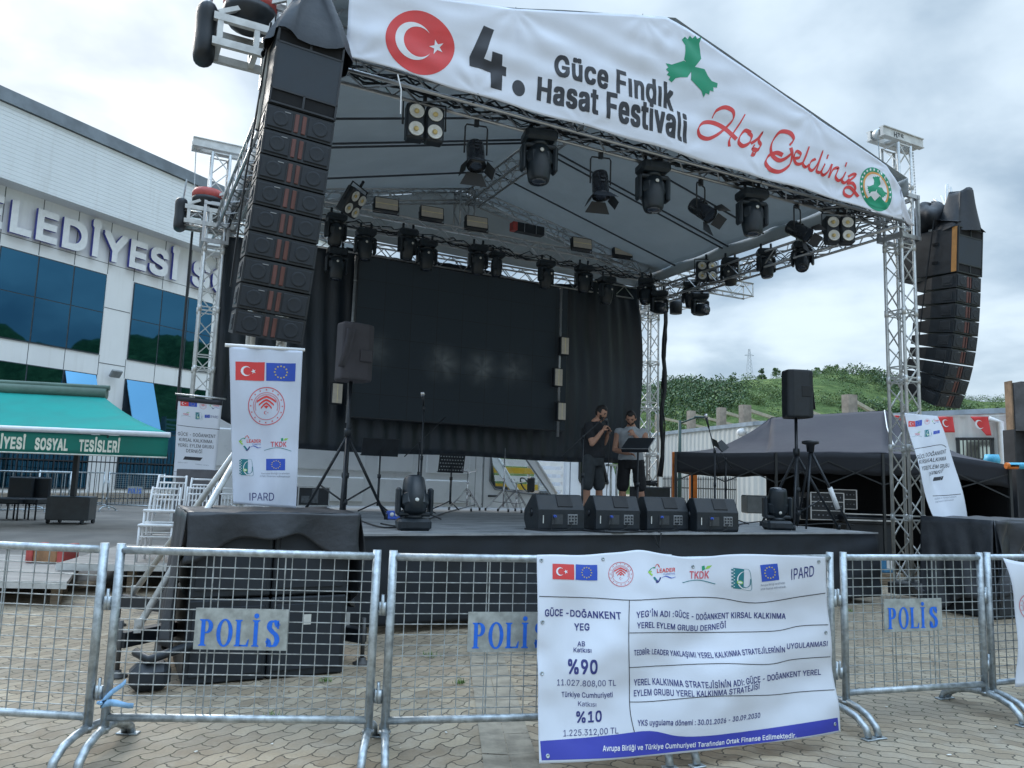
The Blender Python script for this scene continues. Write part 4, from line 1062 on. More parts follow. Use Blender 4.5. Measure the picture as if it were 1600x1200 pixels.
# ================================================================ SOUND AND LIGHT
HORN=mat('horn_orange',(.115,.045,.038),.5,0,.15,8); HORNB=mat('horn_amber',(.45,.21,.06),.5,0,.15,8)
GRL=mat('speaker_grille',(.016,.021,.028),.7,0,.15,30,.0012,500); LENSW0=mat('badge_grey',(.30,.31,.32),.4); GRL2=mat('subwoofer_front',(.024,.034,.047),.65,0,.15,4)
TARP=mat('black_tarp',(.013,.017,.023),.62,0,.3,3,.004,12)
def array_cab(M,t,w=.58,h=.215,dpt=.46,horn=HORN,dd=.60):
    m=MB(SM@M)
    # local: x across, y back (front at 0), z down from the top edge
    d_=dd; z0,z1=-.004,-h+.004; zc=-h/2
    m.add([(-w/2,0,z0),(w/2,0,z0),(w/2,0,z1),(-w/2,0,z1),(-w/2,d_*.55,zc+h*.42),(w/2,d_*.55,zc+h*.42),(w/2,d_*.55,zc-h*.42),(-w/2,d_*.55,zc-h*.42),(-w*.40,d_,zc+h*.30),(w*.40,d_,zc+h*.30),(w*.40,d_,zc-h*.30),(-w*.40,d_,zc-h*.30)],
          [(3,2,1,0),(0,1,5,4),(1,2,6,5),(2,3,7,6),(3,0,4,7),(4,5,9,8),(5,6,10,9),(6,7,11,10),(7,4,8,11),(8,9,10,11)])
    c=m.build('array_cabinet',BLKP,t)
    for s_ in(-1,1):
        g=MB(SM@M); g.box((s_*w*.29,-.006,-h/2),(w*.36,.014,h*.80),bev=.006)
        g.lathe([(h*.10,-.001),(h*.24,.004),(h*.30,.004),(h*.31,0)],TR(s_*w*.29,-.012,-h/2)@Matrix.Rotation(R(90),4,'X'),18)
        g.build('grille',GRL,c)
        g=MB(SM@M); g.box((s_*w*.055,-.002,-h/2),(w*.062,.016,h*.76),Matrix.Rotation(R(s_*18),3,'Z'),.004); g.build('horn',horn,c)
    rg_=mat('rig_black',(.03,.034,.04),.4,.2,.2,8)
    for s_ in(-1,1):
        g=MB(SM@M); g.box((s_*(w/2+.002),dpt*.30,-h/2),(.012,dpt*.34,h*.62),bev=.004); pl_=g.build('rigging_plate',rg_,c)
        g=MB(SM@M); g.box((s_*(w/2+.009),dpt*.28,-h/2),(.008,.11,.05)); g.build('handle',rg_,pl_)
    g=MB(SM@M); g.box((-w*.20,-.014,-h*.18),(.05,.003,.006)); g.build('badge',LENSW0,c)
def line_array(a,b,ztop,yaw,angs,lb,subd,horn,cover,roll=0,pitch=0,cd=.60):
    t=thing('line_array',lb,'speaker array',S(a,b,ztop-.7))
    M=TR(a,b,ztop)@rotz(yaw)@Matrix.Rotation(R(roll),4,'Y')@Matrix.Rotation(R(pitch),4,'X'); w=.58
    m=MB(SM@M); sh=.69
    m.box((0,subd/2,-sh/2),(w,subd,sh),bev=.008); sub=m.build('subwoofer_cabinet',BLKP,t)
    m=MB(SM@M); m.box((0,-.006,-sh/2),(w*.97,.014,sh*.60),bev=.004); m.build('front_panel',GRL2,sub)
    for z in(-.075,-sh+.075):
        for s_ in(-1,1): m=MB(SM@M); m.box((s_*w*.245,-.004,z),(w*.44,.006,.095)); m.build('port',mat('port_black',(.004,.005,.007),.9),sub)
    m=MB(SM@M)
    for z in(-.012,-sh+.012,-.135,-sh+.135): m.box((0,-.008,z),(w,.018,.016))
    m.box((0,-.008,-.075),(.018,.018,.12)); m.box((0,-.008,-sh+.075),(.018,.018,.12)); m.box((-w/2+.01,-.008,-sh/2),(.018,.018,sh)); m.box((w/2-.01,-.008,-sh/2),(.018,.018,sh)); m.build('front_frame',mat('rig_black',(.03,.034,.04),.4,.2,.2,8),sub)
    if horn is HORNB:
        m=MB(SM@M); m.box((-w/2-.002,.045,-sh/2),(.012,.075,sh*.97)); m.build('amber_strip',HORNB,sub)
        for zz_ in (-.22,-.5): m=MB(SM@M); m.box((-w/2-.004,subd*.35,zz_),(.01,.09,.04)); m.build('side_handle',mat('port_black',(.004,.005,.007),.9),sub)
    P=Vector((0,0,-sh-.012)); h=.222
    for an in angs:
        MM=M@TR(P)@Matrix.Rotation(R(an),4,'X')
        array_cab(MM,t,horn=HORN,dd=cd)
        P=P+Vector((0,math.sin(R(an)),-math.cos(R(an))))*h
    for s_ in (-1,1):
        m=MB(SM@M); 
        Q=[Vector((s_*(w/2+.012),.44,-.3))]
        m.path([(s_*(w/2+.03),.35,.2),(s_*(w/2+.03),.42,-.4),(s_*(w/2+.04),.5,-1.2),(s_*(w/2+.02),.6,-2.2)],.010,5); m.build('signal_cable',CAB,t)
    # wrapped rigging on top
    m=MB(SM@M)
    m.tube((-.1,.3,.02),(-.05,.35,.75),.025,6); m.tube((.15,.3,.02),(.1,.4,.75),.025,6); m.box((0,.3,.03),(.4,.45,.05)); m.build('bumper_frame',ALUW,t)
    m=MB(SM@M); rg=random.Random(5)
    if cover==0:
        def cv_(u,v):
            th_=2*PI*u; k=v
            r0=Vector(((.36+.04*(math.cos(th_)>0))*math.copysign(abs(math.cos(th_))**.55,math.cos(th_)),.30+.36*math.copysign(abs(math.sin(th_))**.55,math.sin(th_)),0))
            top=Vector((.02,.30,0))
            q=r0.lerp(top,min(1,k*.9)**1.25); z=-.05+.72*k+(.04*math.sin(th_*5)*(1-k))
            return q+Vector((.02*math.sin(th_*9+k*5),.02*math.sin(th_*7),z))
        m.grid(cv_,48,16)
    else:
        def cv_(u,v):      # crumpled bundle at the back
            th_=2*PI*u; ph=PI*v; r=1+.22*noise.noise(Vector((math.cos(th_)*2.2,math.sin(th_)*2.2,v*4+3)))+.10*math.sin(th_*6+v*9)
            return Vector((-.02+.36*r*math.sin(ph)*math.cos(th_),.62+.34*r*math.sin(ph)*math.sin(th_),.24-.26*r*math.cos(ph)))
        m.grid(cv_,44,22)
        def c2(u,v):        # tall sheet tented over the front
            th_=2*PI*u; r0=Vector((.02+.32*math.copysign(abs(math.cos(th_))**.5,math.cos(th_)),.20+.25*math.copysign(abs(math.sin(th_))**.5,math.sin(th_)),0))
            q=r0.lerp(Vector((.10,.20,0)),min(1,v*.55)); q=q+Vector((.02*math.sin(th_*7+v*4)*(1-v*.5),.02*math.sin(th_*5),-.03+.74*v+.03*math.sin(th_*4)*(1-v)-.10*max(0,-math.cos(th_))*v))
            return q if v<.999 else Vector((.08,.20,.64))
        m.grid(c2,40,14)
        m.grid(lambda u,v:Vector((-.30+.6*u,-.02+.03*math.sin(u*11)+.6*v,-.02+.10*math.sin(u*5+1)**2*(1-v)+.25*v)),24,10,th=.006)
        for (p,q) in (((-.25,.1,.05),(.05,.5,.62)),((-.05,.1,.10),(.15,.45,.40)),((.2,.1,.05),(.02,.6,.6)),((-.1,.3,.33),(.22,.05,.28))): 
            mm=MB(SM@M); mm.tube(p,q,.024,8); mm.build('rigging_tube',ALUW,t)
    m.build('rain_cover',TARP,t)
    return t
line_array(-3.715,-.90,5.30,0,[0,.5,1,2,3,4,5,6,7],'black speaker array with red horns hanging at the left stage corner',.70,HORN,0,roll=3.4,pitch=2)
line_array(6.03,-.62,5.42,0,[0,1,2,4,6,9,13,17,22],'curved black speaker array hanging beside the bare right tower',.98,HORNB,1,pitch=4,cd=.70)
# ---------------------------------------------------------------- lamps
LENSW=mat('lens_white',(.62,.62,.58),.25,0,.1,10,spec=.8); COB=mat('cob_yellow',(.62,.48,.20),.5,0,.1,10)
STROBE=mat('strobe_diffuser',(.52,.47,.40),.5,0,.10,6)
MHB=mat('lamp_body',(.012,.019,.026),.42,0,.25,8)
def moving_head(tilt=0,pan=0,s=1.0):
    """hangs from its base at z=0; head below. local units metres"""
    t=thing('moving_head','x','stage light',(0,0,0),'moving head lamps')
    m=MB(); m.box((0,0,-.06*s),(.34*s,.26*s,.12*s),bev=.03*s); m.box((0,-.13*s,-.06*s),(.16*s,.01,.05*s)); 
    m.tube((-.09*s,0,0),(-.09*s,0,.11*s),.022*s,6); m.tube((.09*s,0,0),(.09*s,0,.11*s),.022*s,6); m.build('base',MHB,t,local=True)
    A=rotz(R(pan))
    y=MB(A); y.lathe([(.09*s,-.16*s),(.10*s,-.12*s)],None,14); y.box((0,0,-.165*s),(.34*s,.13*s,.05*s),bev=.015*s)
    for q in(-1,1): y.box((q*.165*s,0,-.29*s),(.05*s,.13*s,.28*s),bev=.02*s)
    yo=y.build('yoke',MHB,t,local=True)
    Hm=A@TR(0,0,-.34*s)@Matrix.Rotation(R(tilt),4,'X')
    h=MB(Hm); h.lathe([(.06*s,.19*s),(.115*s,.16*s),(.13*s,.02*s),(.125*s,-.08*s),(.11*s,-.18*s),(.10*s,-.20*s)],None,14)
    h.box((0,0,.05*s),(.27*s,.20*s,.20*s),bev=.05*s)
    for k in range(4): h.box((0,.105*s,.01*s+k*.035*s),(.14*s,.012,.012*s))
    he=h.build('head',MHB,t,local=True)
    l=MB(Hm); l.lathe([(.088*s,-.196*s),(.06*s,-.212*s),(.01*s,-.218*s)],None,16); l.build('lens',LENS,he,local=True)
    g=MB(Hm); g.lathe([(.022*s,0),(.02*s,.006*s)],TR(.0,-.133*s,.09*s)@Matrix.Rotation(R(90),4,'X'),10); g.build('badge',LENSW,he,local=True)
    return t
def par_can(tilt=-25):
    t=thing('par_can','x','stage light',(0,0,0),'par cans with barn doors on the front truss')
    m=MB(); m.box((0,0,.0),(.05,.05,.08)); m.path([(-.125,0,-.36),(-.125,0,-.06),(-.11,0,-.03),(.11,0,-.03),(.125,0,-.06),(.125,0,-.36)],.010,6); m.build('yoke',BLK,t,local=True)
    H=TR(0,0,-.36)@Matrix.Rotation(R(tilt),4,'X')
    c=MB(H); c.lathe([(.06,.16),(.095,.14),(.10,.10),(.10,-.16),(.108,-.165),(.108,-.18)],None,18)
    for k in range(3): c.box((0,-.10,.08-k*.05),(.05,.02,.015))
    b=c.build('can',mat('can_black',(.016,.019,.024),.28,.1,.2,8),t,local=True)
    l=MB(H); l.lathe([(.098,-.176),(.05,-.182),(.01,-.184)],None,16); l.build('lens',LENS,b,local=True)
    for k in range(4):
        D=H@rotz(R(90*k)); d=MB(D); w1=.19 if k%2==0 else .10
        d.add([(-.085,-.105,-.18),(.085,-.105,-.18),(w1/1.25,-.185,-.29),(-w1/1.25,-.185,-.29)],[(0,1,2,3)]); 
        d.add([(-.085,-.108,-.18),(.085,-.108,-.18),(w1/1.25,-.188,-.29),(-w1/1.25,-.188,-.29)],[(3,2,1,0)]); d.build('barn_door',BLK,b,local=True)
    return t
def blinder():
    t=thing('blinder_lamp','x','stage light',(0,0,0),'four cell blinder lamps')
    m=MB()
    for s_ in(-1,1): m.box((s_*.105,.05,-.02),(.195,.14,.40),bev=.02)
    m.path([(-.23,.05,-.05),(-.23,.05,.24),(.23,.05,.24),(.23,.05,-.05)],.012,6); m.tube((0,.05,.24),(0,.05,.34),.022,6)
    b=m.build('body',BLKP,t,local=True)
    for x in(-.10,.10):
        for z in(-.12,.08):
            l=MB(TR(x,-.024,z)@Matrix.Rotation(R(90),4,'X')); l.lathe([(.078,-.004),(.080,.012),(.072,.014),(.055,.004),(.03,.0)],None,20); q=l.build('reflector',LENSW,b,local=True)
            l=MB(TR(x,-.034,z)@Matrix.Rotation(R(90),4,'X')); l.lathe([(.028,-.002),(.026,.006)],None,12); l.build('lamp_cell',COB,q,local=True)
    return t
def strobe():
    t=thing('strobe_panel','x','stage light',(0,0,0),'flat strobe panels')
    m=MB(); m.box((0,.06,0),(.44,.12,.25),bev=.012); m.path([(-.235,.06,0),(-.235,.06,-.16),(.235,.06,-.16),(.235,.06,0)],.010,5); b=m.build('housing',BLK,t,local=True)
    m=MB(); m.box((0,-.001,0),(.405,.010,.205)); m.build('diffuser',STROBE,b,local=True)
    m=MB(); m.box((0,-.006,0),(.40,.006,.014)); m.build('tube',mat('xenon_tube',(.75,.66,.38),.3),b,local=True)
    return t
def hang(root,a,b,z,yaw,label,M=None):
    place(root,SM@TR(a,b,z)@rotz(R(yaw))@(M or Matrix.Identity(4)),label)
# strobes along the top chord of the back truss
st0=strobe(); SL=['first strobe panel at the left of the back truss','second strobe panel from the left on the back truss','third strobe panel, just left of the centre post of the back truss','first of three strobe panels right of the roof centre','middle of three strobe panels right of the roof centre','last strobe panel toward the right rear corner']
for i,(x,y) in enumerate(((603,320),(674,333),(744,348),(908,381),(972,392),(1025,404))):
    p=onB(x,y,5.5); r=st0 if i==0 else copy_tree(st0); hang(r,p.x,5.45,p.z,-6,SL[i],Matrix.Rotation(R(-8),4,'X'))
VL=['vertical strobe panel low on the left pipe beside the video wall','topmost vertical strobe panel on the pipe right of the video wall','middle vertical strobe panel on the pipe right of the video wall','lowest vertical strobe panel on the pipe right of the video wall']
for i,(x,y) in enumerate(((526,615),(881,541),(871,590),(876,643))):
    r=copy_tree(st0); p=onB(x,y,5.4); hang(r,p.x,5.35,p.z,0,VL[i],Matrix.Rotation(R(90),4,'Y')@Matrix.Diagonal((.80,1,.78,1)))
for (x0,y0,x1,y1,lb) in ((557,400,534,660,'thin grey pipe left of the video wall carrying a strobe panel'),(877,450,862,682,'thin grey pipe right of the video wall carrying strobe panels')):
    p=onB(x0,y0,5.45);q=onB(x1,y1,5.45); m=MB(SM); m.tube(p,(p.x,5.45,q.z),.026,8); 
    for k in(.15,.4,.7,.9): z=p.z+(q.z-p.z)*k; m.tube((p.x,5.45,z-.012),(p.x,5.45,z+.012),.031,8)
    tag(m.build('light_pipe',mat('pipe_grey',(.33,.34,.35),.4,.6,.15,8)),lb,'pipe')
# blinders
b0=blinder()
for i,(x,y,kind,lb,yaw,tl) in enumerate(((662,192,0.0,'four lamp blinder near the left end of the front truss',-8,-4),(1308,358,0.0,'four lamp blinder near the right end of the front truss',-30,-4),(1102,423,'A','four lamp blinder at the far end of the right side truss',-28,-4),(553,318,'L','four lamp blinder on the left side truss behind the speaker array',46,30))):
    p=onB(x,y,.0) if kind==0.0 else (onA(x,y,5.0) if kind=='A' else onB(x,y,3.6))
    r=b0 if i==0 else copy_tree(b0); hang(r,p.x,p.y-.05,p.z,yaw,lb,Matrix.Rotation(R(tl),4,'X'))
# par cans
PC=[((743,238),-24,12,'par can with open barn doors near the left of the front truss'),((938,285),-14,8,'par can pointing down beside the middle moving head of the front truss'),((1095,325),-50,50,'par can tilted sideways between two front moving heads'),((1246,358),-55,48,'par can tilted sideways right of the last front moving head')]
for i,((x,y),tl,yaw,lb) in enumerate(PC):
    p=onB(x,y,.05); r=par_can(tl); hang(r,p.x,.05,p.z+.34,yaw-25,lb)
# moving heads
mh_proto={}
def mh(tilt,pan,s=1.0):
    k=(tilt,pan,s)
    if k in mh_proto: return copy_tree(mh_proto[k])
    mh_proto[k]=moving_head(tilt,pan,s); return mh_proto[k]
FM=[((842,243),'moving head hanging at the middle of the front truss under the festival title'),((1020,290),'moving head on the front truss under the red greeting'),((1175,330),'moving head on the front truss right of the tilted par can')]
for (x,y),lb in FM:
    p=onB(x,y,.0); hang(mh(-6,0,1.12),p.x,.0,p.z+.28,-14,lb)
BMH=[((525,355),20,'leftmost moving head of the back row beside the speaker array'),((571,378),0,'second moving head of the back row, pointing straight down'),((637,378),25,'third moving head of the back row, slimmer side view'),((667,395),0,'fourth moving head of the back row with round white badge'),((747,402),0,'fifth moving head of the back row under the centre post'),((776,412),60,'smaller moving head close behind the fifth one'),((853,425),25,'moving head of the back row left of the right light pipe'),((912,432),0,'moving head of the back row right of the light pipe'),((948,450),20,'moving head near the right end of the video wall'),((526,408),0,'lower moving head beside the speaker array under the leftmost one')]
for i,((x,y),pan,lb) in enumerate(BMH):
    p=onB(x,y,5.3); hang(mh(0 if i%2 else 8,pan,1.0 if i!=5 else .85),p.x,5.3,p.z+.22,-5,lb)
RM=[((1010,455),5.1,-30,'moving head at the rear right corner in front of the truss tower'),((1030,475),4.9,-75,'moving head turned level at the rear right corner'),((1080,460),4.6,0,'moving head hanging at the end of the right side truss'),((1094,478),4.4,-80,'lowest moving head, turned level, at the right side truss'),((1141,425),3.3,20,'slim moving head under the right side truss'),((1197,412),2.4,-10,'bulky moving head under the right side truss'),((1254,402),1.6,-35,'moving head under the right side truss nearest the banner')]
for i,((x,y),b,tl,lb) in enumerate(RM):
    p=onB(x,y,b); hang(mh(tl,30 if i%2 else -20,1.0 if i<4 else .95),p.x,b,p.z+.26,-35,lb)
# speaker lamp and cube lamp seen beyond the right rear tower
p=onB(1032,478,5.6); 
m=MB(SM); m.lathe([(.13,-.28),(.14,-.05),(.12,0)],TR(onB(1056,482,5.4).x,5.4,onB(1056,470,5.4).z),14); t_=tag(m.build('work_light',BLKP),'dark can shaped work light hanging right of the rear tower','stage light')
bx=onB(826,356,5.5); t=thing('distribution_box','dark power distribution box with red end on the back truss','box',S(bx.x,5.6,bx.z))
m=MB(SM); m.box((bx.x+.07,5.6,bx.z),(.60,.16,.18),bev=.008); m.build('body',BLK,t)
m=MB(SM); m.box((bx.x-.28,5.6,bx.z),(.10,.165,.17),bev=.008); m.build('red_end',RED,t)
m=MB(SM); 
for k in(-.08,.18): m.box((bx.x+k,5.515,bx.z),(.008,.01,.18))
m.build('divider',ALU,t)
# ---------------------------------------------------------------- on the deck
def on_deck(x,y): return onS(x,y,DECKZ)
def wedge():
    t=thing('stage_monitor','x','monitor speaker',(0,0,0),'stage monitors along the front edge')
    w,h,dpt=.60,.41,.40
    prof=[(0,.02),(.02,0),(.33,0),(.40,.10),(.40,.22),(.19,.41),(.09,.41),(0,.24)]
    m=MB(); m.prism([(y,z) for y,z in prof],(-w/2,0,0),(0,1,0),(0,0,1),(w,0,0)); 
    b=m.build('cabinet',BLKP,t,local=True); bv=b.modifiers.new('bevel','BEVEL'); bv.width=.018; bv.segments=2; bv.limit_method='ANGLE'
    # back panel faces the audience (y=0 side)
    n=Vector((0,-.88,.48)); 
    m=MB(TR(.05,.052,.335)@Matrix.Rotation(R(-29),4,'X')); m.box((0,-.004,0),(.20,.012,.15),bev=.006); m.build('handle_recess',mat('recess_black',(.008,.010,.013),.6),b,local=True)
    m=MB(); m.box((.14,-.003,.13),(.13,.008,.12),bev=.004); p=m.build('control_panel',mat('panel_silver',(.22,.23,.24),.5,.3,.15,40),b,local=True)
    m=MB()
    for i in range(3):
        for j in range(3): m.lathe([(.012,0),(.010,.008)],TR(.10+.04*i,-.008,.095+.035*j)@Matrix.Rotation(R(90),4,'X'),8)
    m.build('knobs',BLK,p,local=True)
    m=MB(); m.box((-.06,-.003,.13),(.14,.006,.11)); m.build('label_panel',mat('panel_dark',(.05,.055,.06),.4,0,.2,30),b,local=True)
    m=MB(); m.tube((-.10,-.03,.165),(-.10,.0,.165),.017,8); m.build('power_plug',BLUC,b,local=True)
    m=MB(); m.path([(-.10,-.03,.165),(-.13,-.06,.08),(-.16,-.05,.012),(-.25,-.10,.012)],.006,5); m.path([(.12,-.01,.10),(.10,-.05,.04),(.0,-.07,.012),(-.15,-.09,.012)],.006,5); m.build('cable',CAB,b,local=True)
    m=MB(); m.box((-.24,-.003,.13),(.012,.004,.09)); m.build('badge',LENSW,b,local=True)
    m=MB(TR(-.30,.20,.2)@Matrix.Rotation(R(90),4,'Y')); m.lathe([(.05,-.004),(.045,.0),(.02,.002)],None,14); m.build('pole_cup',BLK,b,local=True)
    return t
w0=wedge(); WL=['leftmost black monitor speaker, its end cap showing, at the stage front','second black monitor speaker before the man with the microphone','third black monitor speaker below the music stand','rightmost black monitor speaker at the stage front']
for i,(x,y) in enumerate(((874,829),(962,829),(1040,829),(1118,831))):
    p=on_deck(x,y); r=w0 if i==0 else copy_tree(w0); hang(r,p.x,p.y-.05,DECKZ,(-3,-6,-6,-9)[i],WL[i])
# floor moving heads
for (x,y,yaw,tl,lb) in ((653,830,-10,205,'moving head lamp standing at the left front of the deck'),(1228,829,-25,168,'moving head lamp standing at the right front of the deck')):
    p=on_deck(x,y); r=moving_head(tl-180,0,1.04); hang(r,p.x,p.y+.15,DECKZ,yaw,lb,Matrix.Rotation(R(180),4,'Y')@TR(0,0,0))
def tripod_speaker(x,y,ztop,hbox,wbox,lb,lbs,cov,yaw,lean=0,b=None):
    p=on_deck(x,y) if b is None else Vector((onB(x,y,b).x,b,DECKZ)); t=thing('speaker_stand',lbs,'speaker stand',SM@p,'tripod speaker stands')
    m=MB(SM); m.tube(p+Vector((0,0,.12)),p+Vector((0,0,ztop-DECKZ)),.024,8); m.tube(p+Vector((0,0,.10)),p+Vector((0,0,1.15)),.032,8); m.build('pole',BLK,t)
    m=MB(SM); m.lathe([(.045,-.05),(.05,0),(.045,.05)],TR(p+Vector((0,0,1.10))),10); m.lathe([(.045,-.03),(.05,0),(.045,.04)],TR(p+Vector((0,0,.55))),10); m.lathe([(.045,-.03),(.05,0),(.045,.04)],TR(p+Vector((0,0,.22))),10); m.build('collar',BLKP,t)
    for k in range(3):
        a=R(yaw+120*k); q=p+Vector((.62*math.cos(a),.62*math.sin(a),.02)); m=MB(SM); m.tube(p+Vector((0,0,1.06)),q,.019,8); m.tube(p+Vector((0,0,.22)),p.lerp(q,.62)+Vector((0,0,.42)),.012,6); lg_=m.build('leg',BLK,t)
        m=MB(SM); m.tube(q+Vector((0,0,-.02)),q+Vector((0,0,.05)),.028,8); m.build('rubber_foot',BLKP,lg_)
    s=thing('pa_speaker',lb,'loudspeaker',SM@(p+Vector((0,0,ztop-DECKZ))),'loudspeakers on tripod stands')
    M=SM@TR(p+Vector((0,0,ztop-DECKZ)))@rotz(R(yaw))
    pf=[(-wbox/2,-.16),(-wbox*.28,-.20),(wbox*.28,-.20),(wbox/2,-.16),(wbox/2,.02),(wbox*.30,.20),(-wbox*.30,.20),(-wbox/2,.02)]
    m=MB(M); m.prism(pf,(0,0,-.02),(1,0,0),(0,1,0),(0,0,hbox)); o=m.build('cabinet',cov,s); bv=o.modifiers.new('bevel','BEVEL'); bv.width=.03; bv.segments=3; bv.limit_method='ANGLE'
    return s,M
CVR=mat('padded_cover',(.055,.052,.062),.75,0,.15,5,.003,20)
s,M=tripod_speaker(538,770,2.72+.0,.74,.44,'loudspeaker in a dark grey padded cover on its tripod stand','tripod stand holding the covered loudspeaker',CVR,12,b=2.3)
m=MB(M); m.box((.09,-.212,.30),(.17,.03,.16),bev=.012); m.build('pocket',CVR,s)
m=MB(M); m.grid(lambda u,v:(-.20-.10*v+.13*u*(1-.3*v),-.215-.03*math.sin(v*3)-.01*math.sin(u*6),.62-.50*v),6,14,th=.008); m.build('loose_flap',CVR,s)
pz_=onB(1250,650,.75)
s,M=tripod_speaker(1246,815,pz_.z-.02,.70,.40,'black loudspeaker on a tall tripod stand against the hill','tripod stand at the right front of the deck under the loudspeaker',BLKP,-22,b=.75)
m=MB(M); m.box((.07,-.20,.36),(.14,.014,.16),bev=.006); m.build('handle_recess',MATS['recess_black'],s)
m=MB(M); m.grid(lambda u,v:(.20+.03*u+.05*v,-.10+.22*u,.60-.50*v+.02*math.sin(u*5)),5,8,th=.006); m.build('loose_flap',CVR,s)
# lighting tripod beside it
p=Vector((onB(1268,800,.55).x,.55,DECKZ)); t=thing('tripod','black tripod with a white tube strapped to one leg','tripod',SM@p)
tp=p+Vector((0,0,1.22)); m=MB(SM); m.lathe([(.05,-.12),(.06,-.02),(.12,.0),(.12,.03),(.05,.05)],TR(tp),12); m.build('head',BLK,t)
for k,(dx,dy) in enumerate(((-.28,-.15),(.50,-.25),(.20,.45))):
    m=MB(SM); m.tube(tp+Vector((0,0,-.1)),p+Vector((dx,dy,.02)),.022,8,r2=.014); m.build('leg',BLK,t)
m=MB(SM); q0=tp+Vector((.24,-.12,-.62)); m.tube(q0,q0+Vector((.10,-.05,-.30)),.035,8); m.build('strapped_tube',WHT,t)
# music stands
def music_stand(p,ztop,w,hh,tilt,yaw,lb,holes=False,edge=False):
    ztop-=DECKZ
    t=thing('music_stand',lb,'music stand',SM@p,'music stands on the deck'); M=SM@TR(p)
    m=MB(M); m.tube((0,0,.1),(0,0,ztop-.05),.014,8); m.tube((0,0,.1),(0,0,.55),.019,8); m.lathe([(.03,-.03),(.03,.03)],TR(0,0,.56),8); m.build('pole',BLK,t)
    for k in range(3):
        a=R(40+120*k); m=MB(M); m.path([(0,0,.16),(.30*math.cos(a),.30*math.sin(a),.015)],.012,6); m.build('leg',BLK,t)
    D=M@TR(0,0,ztop)@rotz(R(yaw))@Matrix.Rotation(R(tilt),4,'X')
    m=MB(D); m.box((0,0,0),(w,.008,hh)); m.box((0,.03,-hh/2),(w,.06,.006)); dk=m.build('desk',BLK,t)
    if holes:
        m=MB(D)
        for i in range(9):
            for j in range(5):
                m.lathe([(.011,0),(.011,.002)],TR(-w*.42+w*.84*i/8+(.012 if j%2 else -.012),-.006,-hh*.36+hh*.72*j/4)@Matrix.Rotation(R(90),4,'X'),8)
        m.build('perforations',mat('light_hole',(.45,.50,.52),.6),dk)
    if edge:
        m=MB(D); m.path([(w/2,-.003,-hh/2),(w/2,-.003,hh/2)],.006,5); m.path([(-w/2,-.003,-hh/2),(w/2,-.003,-hh/2)],.005,5); m.build('bright_edge',ALU,dk)
p=Vector((onB(590,790,4.4).x,4.4,DECKZ)); z=onB(596,699,4.4).z; music_stand(p,z,.60,.28,15,0,'black music stand with wide desk left of the microphone tripod')
p=Vector((onB(703,790,5.6).x,5.6,DECKZ)); z=onB(706,724,5.6).z; music_stand(p,z,.50,.34,12,0,'perforated black music stand against the white van',holes=True)
p=Vector((onB(996,790,2.15).x,2.15,DECKZ)); q=onB(999,693,2.15); music_stand(p,q.z,.44,.32,-56,-60,'tilted music stand read by the two men',edge=True)
# microphone stands
def mic_stand(p,zj,tipd,lb,name='microphone_stand',mic=True,back=.35,legl=.34):
    zj-=DECKZ
    t=thing(name,lb,'microphone stand',SM@p,'microphone stands on the deck'); M=SM@TR(p)
    m=MB(M); m.tube((0,0,.06),(0,0,zj),.011,8); m.tube((0,0,.06),(0,0,zj*.55),.015,8); m.lathe([(.022,-.03),(.022,.03)],TR(0,0,zj*.55),8); m.build('pole',BLK,t)
    for k in range(3):
        a=R(70+120*k); m=MB(M); m.tube((0,0,.12),(legl*math.cos(a),legl*math.sin(a),.015),.009,6); m.build('leg',BLK,t)
    td=Vector(tipd); j=Vector((0,0,zj)); m=MB(M); m.tube(j-td.normalized()*back,j+td,.009,6); m.lathe([(.02,-.025),(.02,.025)],TR(j),8); m.build('boom',BLK,t)
    if mic:
        e=j+td; dr=td.normalized(); A=TR(e)@dr.to_track_quat('Z','Y').to_matrix().to_4x4(); m=MB(M@A); m.lathe([(.014,-.02),(.016,.05),(.02,.12)],None,10); mm=m.build('microphone',BLKP,t)
        m=MB(M@A); m.lathe([(.021,.12),(.030,.14),(.031,.16),(.022,.185),(.008,.19)],None,12); m.build('grille',CHR,mm)
b_=2.6; p=Vector((onB(655,800,b_).x,b_,DECKZ)); zt=onB(655,627,b_).z
mic_stand(p,zt-.10,(-.02,-.03,.06),'straight microphone stand behind the left floor lamp',back=.02)
p2=Vector((onB(651,800,4.3).x,4.3,DECKZ)); mic_stand(p2,onB(650,690,4.3).z,(.42,0,.42),'boom microphone stand crossing behind the straight one',mic=False)
b_=1.9; p=Vector((onB(909,800,b_).x,b_,DECKZ)); j=onB(912,690,b_); tip=onB(932,648,b_)
j=onB(918,677,b_); tp_=onB(939,655,b_); mic_stand(Vector((onB(909,800,b_).x,b_,DECKZ)),j.z-.05,(tp_.x-j.x+.12,0,tp_.z-j.z+.08),'boom stand before the man with the microphone',mic=False,back=.45)
b_=1.3; j=onB(1117,705,b_); mic_stand(Vector((onB(1117,800,b_).x,b_,DECKZ)),j.z,(-.12,0,.36),'boom microphone stand in front of the black gazebo',back=.30)
j=onB(1135,730,b_+.5); mic_stand(Vector((onB(1134,800,b_+.5).x,b_+.5,DECKZ)),j.z+.12,(-.10,0,.10),'short microphone stand beside the boom stand before the gazebo',mic=False,back=.2)
ms_=onB(1128,697,1.6); t=thing('small_desk_stand','small folding desk clipped to the boom stand','desk',S(ms_.x,1.6,ms_.z))
m=MB(SM); m.box((ms_.x,1.6,ms_.z),(.20,.02,.16),Matrix.Rotation(R(-35),3,'X')@Matrix.Rotation(R(-28),3,'Y')); m.build('desk',BLK,t)
m=MB(SM); 
for k in range(6): m.box((ms_.x-.10-.018*k,1.58,ms_.z+.02+.006*k),(.008,.02,.13),Matrix.Rotation(R(-28),3,'Y'))
